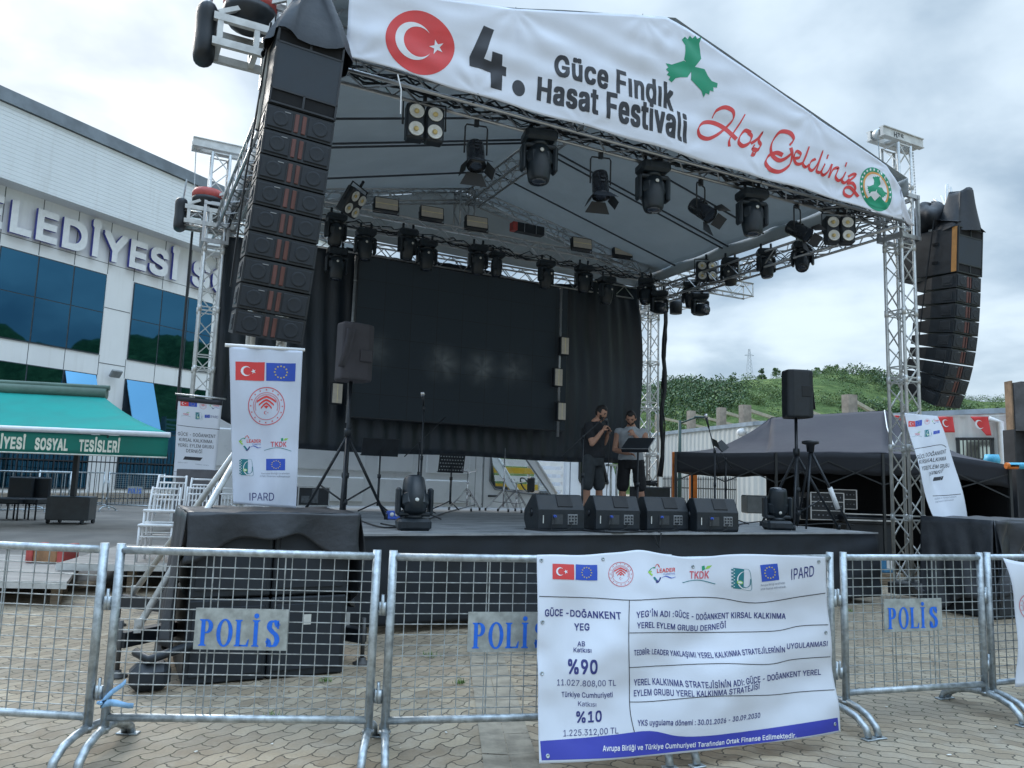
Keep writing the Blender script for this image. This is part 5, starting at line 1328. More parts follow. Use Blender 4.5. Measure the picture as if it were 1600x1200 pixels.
m.build('wire_rack',BLK,t)
# drum hardware
def hardware(x,y,b,zt,lb,snare=False):
    p=Vector((onB(x,y,b).x,b,DECKZ)); t=thing('cymbal_stand',lb,'drum stand',SM@p,'chrome drum stands'); M=SM@TR(p)
    m=MB(M); m.tube((0,0,.08),(0,0,zt),.011,8); m.tube((0,0,.08),(0,0,zt*.5),.015,8); m.lathe([(.022,-.02),(.022,.02)],TR(0,0,zt*.5),8); m.lathe([(.022,-.02),(.022,.02)],TR(0,0,zt*.72),8); m.build('pole',CHR,t)
    for k in range(3):
        a=R(20+120*k); m=MB(M)
        for d_ in(-.012,.012): m.path([(d_,0,.40),(.33*math.cos(a)+d_,.33*math.sin(a),.03)],.006,5)
        m.tube((0,0,.15),(.2*math.cos(a),.2*math.sin(a),.17),.006,5); l=m.build('leg',CHR,t)
        m=MB(M); m.tube((.33*math.cos(a),.33*math.sin(a),.0),(.33*math.cos(a),.33*math.sin(a),.05),.02,6); m.build('rubber_foot',BLKP,l)
    if snare:
        m=MB(M)
        for k in range(3): a=R(80+120*k); m.path([(0,0,zt),(.14*math.cos(a),.14*math.sin(a),zt+.02),(.15*math.cos(a),.15*math.sin(a),zt+.07)],.008,5)
        m.build('basket',CHR,t)
hardware(786,797,5.3,onB(786,700,5.3).z-DECKZ,'tall chrome cymbal stand before the van door'); hardware(729,797,5.4,onB(730,738,5.4).z-DECKZ,'short chrome stand right of the perforated music stand',True); hardware(806,797,5.0,.52,'low chrome stand beside the leftmost monitor',True)
# bits on the deck
def clutter_coil(x,y,n,lb,mt,r=.18,b=None,name='cable_coil',tr=.011):
    p=on_deck(x,y); m=MB(SM); rg=random.Random(int(x))
    P=[]
    for i in range(n*10):
        a=i*2*PI/10; rr=r*rg.uniform(.7,1.15); P.append(p+Vector((rr*math.cos(a),rr*math.sin(a),.015+rg.uniform(0,.06)+.05*abs(math.sin(i*.7)))))
    m.path(P,tr,5); return tag(m.build(name,mt),lb,'cable')
clutter_coil(742,789,5,'tangle of dark blue cable on the deck before the van',mat('blue_cable',(.03,.05,.14),.5,0,.2,5)); clutter_coil(752,788,3,'tangle of orange and dark cable beside the short chrome stand',mat('brown_cable',(.16,.08,.05),.5,0,.2,5),.14)
def run(pts,lb,mt=CAB,r=.009,z=DECKZ+.012):
    m=MB(SM); P=[]
    for (x,y) in pts: q=onS(x,y,z); P.append((q.x,q.y))
    C=catmull(P,8); m.path([(x,y,z) for x,y in C],r,5); return tag(m.build('cable',mt),lb,'cable')
run([(560,812),(600,824),(650,818),(700,800),(745,788)],'black cable running across the deck from the covered speaker'); run([(595,818),(625,822),(640,812),(615,803)],'short looped cable by the left floor lamp')
run([(820,826),(860,829),(900,828),(960,832),(1010,830),(1060,829)],'cables lying along the feet of the monitors',r=.011); run([(1150,820),(1190,815),(1230,821),(1290,818),(1335,820)],'cable lying at the right front of the deck')
run([(580,786),(640,783),(700,780),(720,786)],'cable along the rear of the deck before the van')
m=MB(SM); q=onS(1012,832,DECKZ); m.path([(q.x-.1,q.y,DECKZ+.02),(q.x,-.05,DECKZ+.0),(q.x+.02,-.07,DECKZ-.12),(q.x+.06,-.07,DECKZ-.16),(q.x+.09,-.06,DECKZ+.0),(q.x+.14,q.y,DECKZ+.02)],.009,5); tag(m.build('cable',CAB),'cable loop drooping over the stage edge below the monitors','cable')
for (x,y,lb) in ((627,789,'blue and white power connector block at the rear of the deck'),(614,812,'blue power connector lying by the left tripod leg')):
    p=on_deck(x,y); t=thing('connector_block',lb,'connector',SM@p); M=SM@TR(p)
    m=MB(M); m.box((0,0,.06),(.16,.10,.11),bev=.012); b=m.build('housing',BLUC,t)
    m=MB(M); 
    for k in(-.035,.035):
        m.lathe([(.028,0),(.028,.006)],TR(k,-.052,.07)@Matrix.Rotation(R(90),4,'X'),10)
    m.build('socket',WHT,b)
p=on_deck(484,790); t=thing('flight_case','small open black equipment case at the left rear of the deck','case',SM@p); M=SM@TR(p+Vector((0,-.1,0)))
m=MB(M); m.box((0,0,.17),(.55,.35,.34),bev=.01); b=m.build('body',BLK,t); m=MB(M); 
for x in(-.27,.27): m.box((x,-.175,.17),(.02,.012,.34))
m.box((0,-.178,.33),(.55,.012,.02)); m.box((0,-.178,.01),(.55,.012,.02)); m.build('edge_rails',ALU,b)
m=MB(M); m.box((.02,-.18,.18),(.12,.02,.26),bev=.01); m.box((-.15,-.18,.12),(.14,.02,.12)); m.build('front_controls',mat('case_grey',(.10,.11,.12),.5,.2,.3,30),b)
p=Vector((onB(1018,785,5.0).x,5.0,DECKZ)); t=thing('flight_case','black equipment case behind the man in the grey shirt','case',SM@p); M=SM@TR(p)
m=MB(M); m.box((-.05,0,.26),(.62,.5,.52),bev=.012); m.build('body',BLK,t); 
m=MB(M); rg=random.Random(4); m.path([Vector((-.1+.2*math.cos(i*.63)*rg.uniform(.7,1.1),.15*math.sin(i*.63),.54+.03*rg.random()+.015*(i%7))) for i in range(60)],.012,5); tag(m.build('cable_coil',CAB),'coil of black cable lying on the rear equipment case','cable')
t=thing('keyboard_stand','aluminium stand standing between the two men','stand',S(2.1,4.2,DECKZ)); 
for x in (954,963):
    p=Vector((onB(x,785,4.2).x,4.2,DECKZ)); m=MB(SM); m.tube(p,p+Vector((0,0,onB(958,727,4.2).z-DECKZ)),.022,8); m.build('leg',ALUW,t)
q=onB(957,727,4.2); m=MB(SM); m.box((q.x,4.2,q.z),(.22,.12,.04)); m.build('clamp',ALU,t)
# ================================================================ PRINTED BANNERS
def proj(P):
    d=P-CAM; k=d.dot(cF); return 800+FOC*d.dot(cR)/k, 600-FOC*d.dot(cU)/k
PRINT={'red':mat('print_red',(.62,.045,.045),.55,0,.06,4),'white':mat('print_white',(.72,.73,.76),.55,0,.03,4),'blue':mat('print_blue',(.035,.045,.36),.55,0,.06,4),
 'eu':mat('print_eu_blue',(.02,.07,.42),.55,0,.06,4),'navy':mat('print_navy',(.022,.028,.16),.55,0,.06,4),'black':mat('print_black',(.018,.02,.028),.55,0,.06,4),
 'green':mat('print_green',(.0,.26,.135),.55,0,.06,4),'lime':mat('print_lime',(.30,.55,.08),.55,0,.06,4),'yellow':mat('print_yellow',(.70,.52,.05),.55,0,.06,4),
 'teal':mat('print_teal',(.01,.17,.20),.55,0,.06,4),'rose':mat('print_rose',(.55,.10,.13),.55,0,.06,4),'grey':mat('print_grey',(.20,.22,.28),.55,0,.06,4),'orange':mat('print_orange',(.70,.33,.10),.55,0,.06,4)}
PK=list(PRINT); PMAT=[PRINT[k] for k in PK]
VINYL=mat('banner_vinyl',(.65,.68,.745),.42,0,.03,2,.0015,7,trans=.06); VINYL2=mat('banner_fabric',(.60,.65,.76),.55,0,.05,2,.002,9,trans=.10)
class Cloth:
    def __init__(s,fn,W,H,parent,flip=1): s.fn=fn;s.W=W;s.H=H;s.par=parent;s.flip=flip
    def nrm(s,u,v):
        e=.002; a=s.fn(u+e,v)-s.fn(u-e,v); b=s.fn(u,v+e)-s.fn(u,v-e); n=b.cross(a).normalized()
        return n if n.dot(CAM-s.fn(u,v))>0 else -n
    def at(s,u,v,off): return s.fn(u,v)+s.nrm(u,v)*off
    def uv(s,x,y,u=.5,v=.5):
        for _ in range(7):
            p=proj(s.fn(u,v)); e=1e-3; pu=proj(s.fn(u+e,v)); pv=proj(s.fn(u,v+e))
            a=(pu[0]-p[0])/e;b=(pv[0]-p[0])/e;c=(pu[1]-p[1])/e;d=(pv[1]-p[1])/e; dx=x-p[0];dy=y-p[1]
            if abs(dx)+abs(dy)<.02: break
            D=a*d-b*c; u+=(dx*d-dy*b)/D; v+=(a*dy-c*dx)/D
        return u,v
    def put(s,name,items,off=.004,maxl=.05,parent=None):
        """items: (vf in photo-plane units already as uv, colour, extra offset)"""
        m=MB()
        for vf,colr,eo in items:
            vf2=refine(([(u*s.W,v*s.H) for u,v in vf[0]],vf[1]),maxl)
            ck=(lambda t:min(.995,max(.005,t))) if name in('rule','foot_strip') else (lambda t:t)
            m.add([s.at(ck(x/s.W),y/s.H,off+eo) for x,y in vf2[0]],[f if s.flip>0 else f[::-1] for f in vf2[1]],True,PK.index(colr))
        used=sorted(set(m.mi)); rm={k:i for i,k in enumerate(used)}; m.mi=[rm[i] for i in m.mi]
        return m.build(name,[PMAT[k] for k in used],parent or s.par)
    def px(s,vf):
        """a flat shape measured on the photograph -> cloth coordinates"""
        out=[];u,v=.5,.5
        for x,y in vf[0]: u,v=s.uv(x,y,u,v); out.append((u,v))
        return out,vf[1]
    def aff(s,vf,o,ex,ey):
        return [(o[0]+ex[0]*x+ey[0]*y,o[1]+ex[1]*x+ey[1]*y) for x,y in vf[0]],vf[1]
    def frame(s,L,Rr,cap,lean=0):
        l=s.uv(*L); r=s.uv(*Rr,*l); t=s.uv(L[0]+lean,L[1]-cap,*l); return l,(r[0]-l[0],r[1]-l[1]),(t[0]-l[0],t[1]-l[1])
    def text(s,st,L,Rr,cap,col='navy',bold=0.0,lean=0,off=.004,maxl=.05,name='lettering'):
        vf=fit(text2d(st,bold),0,1,0,1,CAPH); o,ex,ey=s.frame(L,Rr,cap,lean)
        return s.put(name,[(s.aff(vf,o,ex,ey),col,0)],off,maxl)
    def box(s,L,Rr,cap,items,name,off=.004,maxl=.05,lean=0):
        """items drawn in a unit frame spanning L..R and cap"""
        o,ex,ey=s.frame(L,Rr,cap,lean)
        return s.put(name,[(s.aff(vf,o,ex,ey),c,e) for vf,c,e in items],off,maxl)
def P1(*p): return shape2d(list(p))
def asp(polys,k): return [[(x,y) for x,y in p] for p in polys]
def it_flag_tr(k=1.5):   # unit frame, k = width/height
    f=lambda pts:[(x/k,y) for x,y in pts]
    return [(P1(rect(0,0,1,1)),'red',0),(P1(f(crescent(.52,.5,.27))),'white',.0015),(P1(f(star(.92,.5,.15,R(90)))),'white',.0015)]
def it_flag_eu(k=1.5):
    f=lambda pts:[(x/k,y) for x,y in pts]; L=[(P1(rect(0,0,1,1)),'eu',0)]
    for i in range(12): L.append((P1(f(star(k/2+.33*math.cos(i*PI/6),.5+.33*math.sin(i*PI/6),.065))),'yellow',.0015))
    return L
def ring(cx,cy,r1,r2,n=48): return P1(circ(cx,cy,r1,n),circ(cx,cy,r2,n))
def it_ministry():
    L=[(ring(.5,.5,.50,.475),'rose',0),(ring(.5,.5,.36,.345),'rose',0)]
    for i in range(16):
        a=2*PI*i/16; L.append((P1(star(.5+.425*math.cos(a),.5+.425*math.sin(a),.030)),'red',0))
    for i in range(40):
        a=R(-20)+R(220)*i/39; r0=.315; c,s_=math.cos(a),math.sin(a); h=.016
        L.append((([(.5+r0*c-h*s_*.5,.5+r0*s_+h*c*.5),(.5+r0*c+h*s_*.5,.5+r0*s_-h*c*.5),(.5+(r0-.03)*c+h*s_*.5,.5+(r0-.03)*s_-h*c*.5),(.5+(r0-.03)*c-h*s_*.5,.5+(r0-.03)*s_+h*c*.5)],[(0,1,2,3)]),'rose',0))
    for k in range(3):
        w_=.25-.055*k; yb=.70-.085*k
        arc=[(.5-w_+2*w_*i/10,yb+.075*math.sin(PI*i/10)-.06*abs(i/5-1)) for i in range(11)]
        L.append((P1(arc+[(x,y-.055+.0*k) for x,y in arc[::-1]]),'red',0))
    L.append((P1([(.44,.50),(.5,.43),(.56,.50),(.5,.52)]),'red',0)); L.append((P1(crescent(.49,.33,.045,14)),'rose',0)); L.append((P1(star(.545,.33,.022,R(90))),'rose',0))
    return L
def it_leader():
    L=[]; rb=lambda pts,w0,w1,c:L.append((ribbon(pts,w0,w1,R(35),6),c,0))
    rb([(.12,.60),(.0,.62),(.14,.40)],.03,.07,'lime'); rb([(.0,.62),(.14,.80),(.26,.78)],.02,.06,'green')
    rb([(.24,.82),(.33,.98),(.42,.80)],.015,.035,'red'); rb([(.30,.14),(.34,.0),(.46,.26)],.03,.08,'navy'); rb([(.20,.30),(.33,.05)],.03,.08,'teal')
    rb([(.50,.24),(.65,.30),(.85,.18),(1.0,.22)],.02,.05,'eu'); 
    L.append((fit(text2d('LEADER',.02),.32,.98,.52,.20,CAPH),'red',0)); L.append((fit(text2d('TÜRKİYE'),.55,.98,.36,.09,CAPH),'eu',0)); return L
def it_tkdk():
    L=[(fit(text2d('TKDK',.02),.22,.80,.36,.34,CAPH),'rose',0)]
    L.append((ribbon([(.0,.10),(.3,.26),(.6,.26),(1.0,.05)],.01,.035,R(80),8),'teal',0))
    L.append((P1([(.60,.72),(.58,.95),(.66,.98),(.68,.80)]),'green',0)); L.append((P1([(.68,.80),(.74,.95),(.88,.96),(.80,.82)]),'lime',0)); return L
def it_leadersq():
    L=[(P1(rect(.10,.0,.62,1.0)),'teal',0)]
    for i in range(6): L.append((P1(rect(.0,.06+.16*i,.10,.14+.16*i)),'teal',0)); L.append((P1(rect(.11,.08+.16*i,.17,.12+.16*i)),'white',.0015))
    L.append((ribbon([(.95,.15),(.85,.02),(.55,.05),(.35,.25),(.32,.55),(.50,.82),(.80,.92)],.02,.06,R(20),8),'white',.0015))
    L.append((ribbon([(.95,.55),(.93,.25),(.75,.10),(.62,.12)],.02,.05,R(20),8),'teal',.0015))
    L.append((P1(circ(.42,.32,.16,20,.09,.4)),'lime',.0025)); L.append((P1(circ(.42,.32,.11,20,.05,.4)),'white',.0035))
    L.append((ribbon([(.62,1.0),(.88,.96),(1.0,.40),(1.0,.0),(.62,.0)],.012,.02,0,6),'teal',0)); return L
def line(c,pts,w,col='black',name='rule'):
    """thin printed rule given by photo points"""
    vs,fs=ribbon(pts,w,w,0,6); c.put(name,[(c.px((vs,fs)),col,0)],.004)
# ---- festival banner on the gable
fb=thing('festival_banner','white festival title banner stretched over the stage gable','banner',S(.8,-.37,5.4))
def fbt(a,z):
    w_=.010*math.sin(a*1.6+z*6.2)+.006*math.sin(a*3.1+z*15+1.3)+.005*math.sin(a*1.0+z*21+math.sin(a*2))+.004*math.sin(a*7-z*13)
    w_+=.008*noise.noise(Vector((a*.9+z*1.5,z*5.0-a*.8,3)))+.004*noise.noise(Vector((a*2.2+z*3,z*9-a*2,5)))
    for (ta,tz,k_) in ((-3.2,5.5,0),(-1.9,5.49,1),(-.6,5.47,2),(.75,5.45,0),(2.1,5.43,1),(3.4,5.42,2),(4.6,5.41,0),(-1.5,6.58,1),(.2,7.05,2),(.72,7.12,0),(3,6.53,1),(4.5,6.1,2)):
        dx,dz=a-ta,z-tz; r=math.hypot(dx,dz); w_+=.016*min(1,r/.12)*math.exp(-r/.42)*math.cos(math.atan2(dz,dx)*9+k_*2)
    return w_
BTOP=[(-3.32,6.20),(-2.6,6.36),(-1.5,6.58),(.55,7.15),(.85,7.10),(2.0,6.80),(4.5,6.14),(4.80,5.86)]
def btop(a):
    for (p,q) in zip(BTOP,BTOP[1:]):
        if a<=q[0]: k=(a-p[0])/(q[0]-p[0]); return p[1]+(q[1]-p[1])*k
    return BTOP[-1][1]
def bbot(a): return 5.50-.012*(a+3.3)+.018*math.sin(a*3.9)*math.sin(a*1.7)
def fbf(u,v):
    a=-3.30+8.10*u; z0,z1=bbot(a),btop(a); z=z0+(z1-z0)*v
    return S(a,-.40+fbt(a,z)*(.35+.65*math.sin(PI*min(1,max(0,v)))) ,z)
m=MB(); m.grid(fbf,220,40,th=-.003); fbo=m.build('cloth',mat('festival_cloth',(.66,.69,.77),.42,0,.03,2,.0012,9),fb)
m=MB(SM); 
def tail(u,v):
    return Vector((4.78+.28*u,-.40+.02*math.sin(v*6+u*3),5.44+.42*v*(1-u)-.10*u+.02*math.sin(u*7)))
m.grid(tail,10,10,th=.003); m.build('loose_corner',MATS['festival_cloth'],fb)
F=Cloth(fbf,8.1,1.2,fb)
# crescent roundel (traced round, a little squashed like the cloth)
items=[(F.px(P1([(656+52*math.cos(t)*(1+.04*math.cos(2*t)),67+50*math.sin(t)+8*math.cos(t)) for t in [2*PI*i/60 for i in range(60)]])),'red',0)]
items.append((F.px(P1([(650+x*34-0,65+y*34+x*6) for x,y in crescent(-.10,0,.86,40)])),'white',.002))
items.append((F.px(P1([(682+x,74+y) for x,y in star(0,0,12,R(96))])),'white',.002))
F.put('crescent_emblem',items,.005,.06)
F.put('numeral',[(F.px(P1([(688+X*.1969,16+Y*.1969) for X,Y in ((343,123),(425,158),(345,385),(402,408),(412,328),(492,355),(488,442),(523,455),(520,528),(490,518),(486,640),(397,612),(397,497),(230,443),(230,370))])),'black',0)],.006,.03)
F.put('full_stop',[(F.px(P1([(810+10*math.cos(t),138+12.5*math.sin(t)+2*math.cos(t)) for t in [2*PI*i/30 for i in range(30)]])),'black',0)],.005)
F.text('Güce Fındık',(866,117),(1052,174),31,'black',(.034,.020),lean=1,off=.006,maxl=.03); F.text('Hasat Festivali',(838,155),(1073,223),34,'black',(.038,.020),lean=2,off=.006,maxl=.03)
# three part green husk emblem
def husk(cx,cy,ang,L,w):
    P=[(-.10*w,0),(-.55*w,.28*L),(-.50*w,.55*L),(-.46*w,.78*L),(-.62*w,1.0*L),(-.34*w,.93*L),(-.24*w,1.04*L),(-.04*w,.95*L),(.10*w,1.05*L),(.26*w,.93*L),(.42*w,1.02*L),(.62*w,.92*L),(.42*w,.74*L),(.42*w,.55*L),(.52*w,.28*L),(.10*w,0)]
    c,s_=math.cos(ang),math.sin(ang); return [(cx+x*c-y*s_,cy+x*s_+y*c) for x,y in P]
items=[(F.px(P1(husk(1082,106,a,l,w))),'green',.001*i) for i,(a,l,w) in enumerate(((R(178),48,25),(R(78),40,25),(R(-38),47,25)))]
F.put('husk_emblem',items,.005)
zx=lambda pts:[(1060+x*.225,140+y*.225) for x,y in pts]
STR=[[(232,200),(262,148),(322,124),(376,150),(378,205),(325,268),(262,318),(200,342),(148,322),(138,272),(172,232),(240,232),(320,272),(402,345)],
 [(462,172),(425,235),(378,305),(352,352),(352,396)],[(500,302),(462,286),(428,322),(418,365),(445,392),(488,372),(506,328),(486,300)],
 [(500,376),(545,345),(582,300),(558,350),(568,388),(548,418),(515,410),(528,382)],[(522,418),(534,434),(522,452),(504,446)],
 [(770,388),(798,345),(772,302),(708,294),(660,345),(640,405),(652,460),(696,492),(742,478),(782,440),(778,405),(788,455),(768,525),(702,570),(638,556),(604,508),(628,458),(682,440),(722,456)],
 [(800,478),(836,472),(846,446),(818,430),(800,470),(814,512),(846,516),(874,488),(906,396),(880,462),(862,512),(880,538),(908,520)],
 [(952,482),(920,500),(905,542),(926,562),(962,520),(1000,428),(970,522),(958,566),(984,572),(1016,518),(992,572),(1004,594),(1034,572),(1064,520),(1042,612),(1072,556),(1108,548),(1090,604),(1110,632),(1142,608),(1160,572),(1134,628),(1152,648),(1186,620)],
 [(1028,482),(1038,452)],[(1156,536),(1166,506)],[(1176,606),(1212,588),(1226,600),(1172,648),(1208,652),(1226,692),(1192,742),(1150,726),(1152,688),(1192,682),(1246,744)]]
for k,st in enumerate(STR):
    vf=ribbon(zx(st),1.6,7.0 if k<6 else 5.2,R(115),7); F.put('script_lettering',[(F.px(vf),'red',.0003*k)],.005,.06)
# round seal at the right end
def ell(k,n=40): return [(1368+x*25*k+y*3*k,296+y*34*k+x*5*k) for x,y in circ(0,0,1,n)]
items=[(F.px(P1(ell(1.0))),'green',0),(F.px(P1(ell(.80))),'orange',.0015),(F.px(P1(ell(.70))),'white',.003)]
items+= [(F.px(P1(husk(1370,293,a,l,w))),'green',.0045) for (a,l,w) in ((R(175),17,10),(R(75),15,10),(R(-40),18,10))]
items.append((F.px(P1([(1352,312),(1360,306),(1366,314),(1374,306),(1382,316),(1388,318),(1380,326),(1368,324),(1358,320)])),'green',.0045))
for i in range(16):
    a=R(150+i*15); x,y=math.cos(a)*.90,math.sin(a)*.90; cx,cy=1368+x*25+y*3,296+y*34+x*5
    items.append((F.px(P1(rect(cx-1.1,cy-1.6,cx+1.1,cy+1.6))),'white',.0015))
F.put('round_seal',items,.005)
# ropes tying the banner
m=MB(SM)
for a in (-3.2,-1.9,-.6,.75,2.1,3.4,4.6):
    m.path([(a,-.40,bbot(a)+.02),(a+.02,-.36,bbot(a)-.04),(a,-.25,bbot(a)-.02)],.006,4); 
for a in (-1.5,.2,3): m.path([(a,-.40,btop(a)-.02),(a+.03,-.36,btop(a)+.05),(a+.05,-.32,btop(a)+.02)],.005,4)
m.build('lashings',CAB,fb)
m=MB(SM); m.path([(-2.78,-.42,5.45),(-2.74,-.43,5.3),(-2.73,-.42,5.05)],.008,4); m.build('loose_strap',WHT,fb)
# ---- information banner on the barriers
ib=thing('information_banner','large white information banner with blue foot strip hung over the barriers','banner',(1.0,4.5,.0))
TL=atZ(838,867,1.10);TM=Vector((.905,4.545,1.118));TRr=atZ(1289,870,1.10); BLp=atY(843,1194,4.00);BRp=atY(1312,1143,4.76); BMp=atY(1075,1176,4.32)
def ibf(u,v):        # v=0 top
    q=lambda a,b,c,t:(a*(1-t)*(1-2*t)+b*4*t*(1-t)+c*t*(2*t-1))
    T=q(TL,TM,TRr,u); B=q(BLp,BMp,BRp,u); p=T.lerp(B,v)
    e=math.sin(PI*min(1,max(0,v)))
    out=Vector((.2,-1,0))*(.010*math.sin(u*17+v*5)+.020*math.sin(u*6-v*4+1)+.014*math.sin(u*9+v*12)+.03*noise.noise(Vector((u*5,v*4,2)))+.010*noise.noise(Vector((u*13,v*9,5))))*(.35+.65*e)
    dip=-.030*math.exp(-((u-.60)/.10)**2)*(1-v)-.012*math.exp(-((u-.2)/.1)**2)*(1-v)+.012*math.exp(-((u-.42)/.05)**2)*(1-v)
    fold=-.07*max(0,(u-.93)/.07)**2
    return p+out+Vector((0,0,dip+.014*math.sin(u*7+.5)*e*.6))
m=MB(); m.grid(ibf,120,90,th=.002); m.build('sheet',VINYL,ib)
I=Cloth(ibf,2.1,1.1,ib)
s_=[(842,932),(920,934),(990,938),(1060,934),(1120,934),(1180,942),(1250,932),(1293,926)]; line(I,s_,1.2)
line(I,[(983,938),(982,1000),(983,1060),(984,1110),(992,1149)],1.1)
for pts in ([(983,989),(1060,988),(1130,988),(1210,986),(1250,978),(1303,976)],[(982,1043),(1060,1039),(1130,1037),(1200,1038),(1240,1030),(1309,1025)],[(983,1097),(1020,1096),(1110,1088),(1200,1086),(1250,1081),(1315,1077)]): line(I,pts,1.1)
st_=[(843,1158),(900,1154),(960,1148),(1015,1142),(1060,1150),(1110,1149),(1200,1138),(1260,1129),(1308,1121)]; sb_=[(1310,1141),(1260,1150),(1180,1162),(1080,1172),(960,1184),(846,1188)]
I.put('foot_strip',[(I.px(P1(catmull(st_,4)+catmull(sb_,4))),'blue',0)],.004)
T_=I.text
T_('GÜCE -DOĞANKENT',(851,963),(971,968),10.5,'navy',.018); T_('YEG',(897,985),(921,985),10.5,'navy',.018)
T_('AB',(902,1010),(914,1010),7.5,'navy',.01); T_('Katkısı',(896,1019),(924,1020),7,'navy',.01)
T_('%90',(887,1052),(933,1052),21,'navy',.022); T_('11.027.808,00 TL',(870,1071),(962,1071),9.5,'navy')
T_('Türkiye Cumhuriyeti',(877,1089),(957,1089),8,'navy',.008); T_('Katkısı',(903,1103),(931,1104),7.5,'navy')
T_('%10',(900,1129),(940,1127),17,'navy',.018); T_('1.225.312,00 TL',(880,1151),(966,1146),10,'navy')
T_("YEG'İN ADI :",(994,966),(1052,964),9.5,'navy',.012); T_('GÜCE - DOĞANKENT',(1054,963),(1138,966),9,'navy',.012); T_('KIRSAL KALKINMA',(1142,966),(1227,967),9,'navy',.014)
T_('YEREL EYLEM GRUBU DERNEĞİ',(995,982),(1134,981),9,'navy',.012)
T_('TEDBİR: LEADER YAKLAŞIMI YEREL KALKINMA STRATEJİLERİNİN',(990,1024),(1226,1019),8.2,'navy',.012); T_('UYGULANMASI',(1229,1014),(1292,1009),8.2,'navy',.010)
T_('YEREL KALKINMA STRATEJİSİNİN ADI: GÜCE - DOĞANKENT YEREL',(990,1071),(1282,1054),9.5,'navy',.010); T_('EYLEM GRUBU YEREL KALKINMA STRATEJİSİ',(990,1088),(1186,1076),9.5,'navy',.010)
T_('YKS uygulama dönemi : 30.01.2026 - 30.09.2030',(996,1134),(1187,1121),9,'navy',.010)
T_('Avrupa Birliği ve Türkiye Cumhuriyeti Tarafından Ortak Finanse Edilmektedir.',(941,1174),(1243,1152),8.6,'white',.014,off=.0065)
I.box((863,905),(897,906),24,it_flag_tr(),'flag_print'); I.box((899,906),(933,907),24,it_flag_eu(),'flag_print'); I.box((950,916),(990,917),38,it_ministry(),'emblem_print',maxl=.2)
I.box((1013,912),(1055,908),30,it_leader(),'logo_print'); I.box((1066,914),(1117,914),32,it_tkdk(),'logo_print'); I.box((1142,919),(1173,922),32,it_leadersq(),'logo_print')
I.box((1190,909),(1217,906),26,it_flag_eu(1.1),'flag_print',lean=-3)
T_('IPARD',(1236,906),(1271,900),17,'navy',.004); T_('Avrupa Birliği tarafından',(1188,916),(1226,912),3.2,'grey'); T_('ortak finanse edilmektedir.',(1188,922),(1228,918),3.2,'grey')
m=MB()
for (u,v) in ((.02,.03),(.28,.03),(.6,.05),(.98,.03),(.015,.6),(.03,.97),(.985,.45),(.02,.35),(.98,.95)):
    q=I.at(u,v,.004); n=I.nrm(u,v); A=TR(q)@n.to_track_quat('Z','Y').to_matrix().to_4x4(); m.lathe([(.011,0),(.010,.003),(.006,.003),(.005,.0)],A,12)
m.build('eyelets',GALV,ib)
# ---- second banner at the right picture edge
nb=thing('information_banner','white banner at the right picture edge with part of a red round emblem','banner',(4,5.9,0))
q0=atY(1567,872,5.52);q1=q0+Vector((1.6,.62,.0)); r0=atY(1587,1074,5.40);r1=r0+Vector((1.6,.62,0))
def nbf(u,v):
    p=q0.lerp(q1,u).lerp(r0.lerp(r1,u),v); return p+Vector((.2,-1,0))*(.012*math.sin(u*14+v*6)+.01*math.sin(v*11+u*5))+Vector((.05*math.sin(v*3)*(1-u),0,-.03*math.sin(u*12)*(1-v)))
m=MB(); m.grid(nbf,40,30,th=.002); m.build('sheet',VINYL,nb); NB=Cloth(nbf,1.7,.95,nb)
NB.box((1592,968),(1640,975),46,it_ministry(),'emblem_print',maxl=.2)
# ---- hanging flag banner on the left speaker stack
fl_=thing('flag_banner','tall pale banner with two flags hanging from a white rod at the left tower','banner',S(-4,-1.2,1.25))
c=[SM@onB(x,y,-1.2) for x,y in((358,542),(472,549),(364,787),(463,794))]
def flf(u,v):
    p=c[0].lerp(c[1],u).lerp(c[2].lerp(c[3],u),v); return p+V*(-.010*math.sin(u*9+v*2.5)-.010*math.sin(u*15-v*3)-.014*math.sin(v*7+u*2)*.6-.012*noise.noise(Vector((u*3,v*4,1))))
m=MB(); m.grid(flf,40,60,th=.002); m.build('sheet',VINYL2,fl_); FL_=Cloth(flf,.57,1.2,fl_)
m=MB(); e=(c[1]-c[0]).normalized(); m.tube(c[0]-e*.03+Z*.012,c[1]+e*.02+Z*.012,.014,8); m.build('rod',WHT,fl_)
FL_.box((368,594),(413,595),29,it_flag_tr(),'flag_print'); FL_.box((416,595),(461,596),28,it_flag_eu(),'flag_print'); FL_.box((387,664),(444,665),60,it_ministry(),'emblem_print',maxl=.1)
FL_.box((374,704),(408,704),24,it_leader(),'logo_print'); FL_.box((413,706),(455,706),22,it_tkdk(),'logo_print'); FL_.box((374,742),(395,743),25,it_leadersq(),'logo_print'); FL_.box((416,735),(445,735),18,it_flag_eu(),'flag_print')
FL_.text('Avrupa Birliği tarafından',(408,741),(452,741),2.6,'grey'); FL_.text('ortak finanse edilmektedir',(406,745),(453,746),2.6,'grey'); FL_.text('IPARD',(390,782),(428,782),12,'navy')
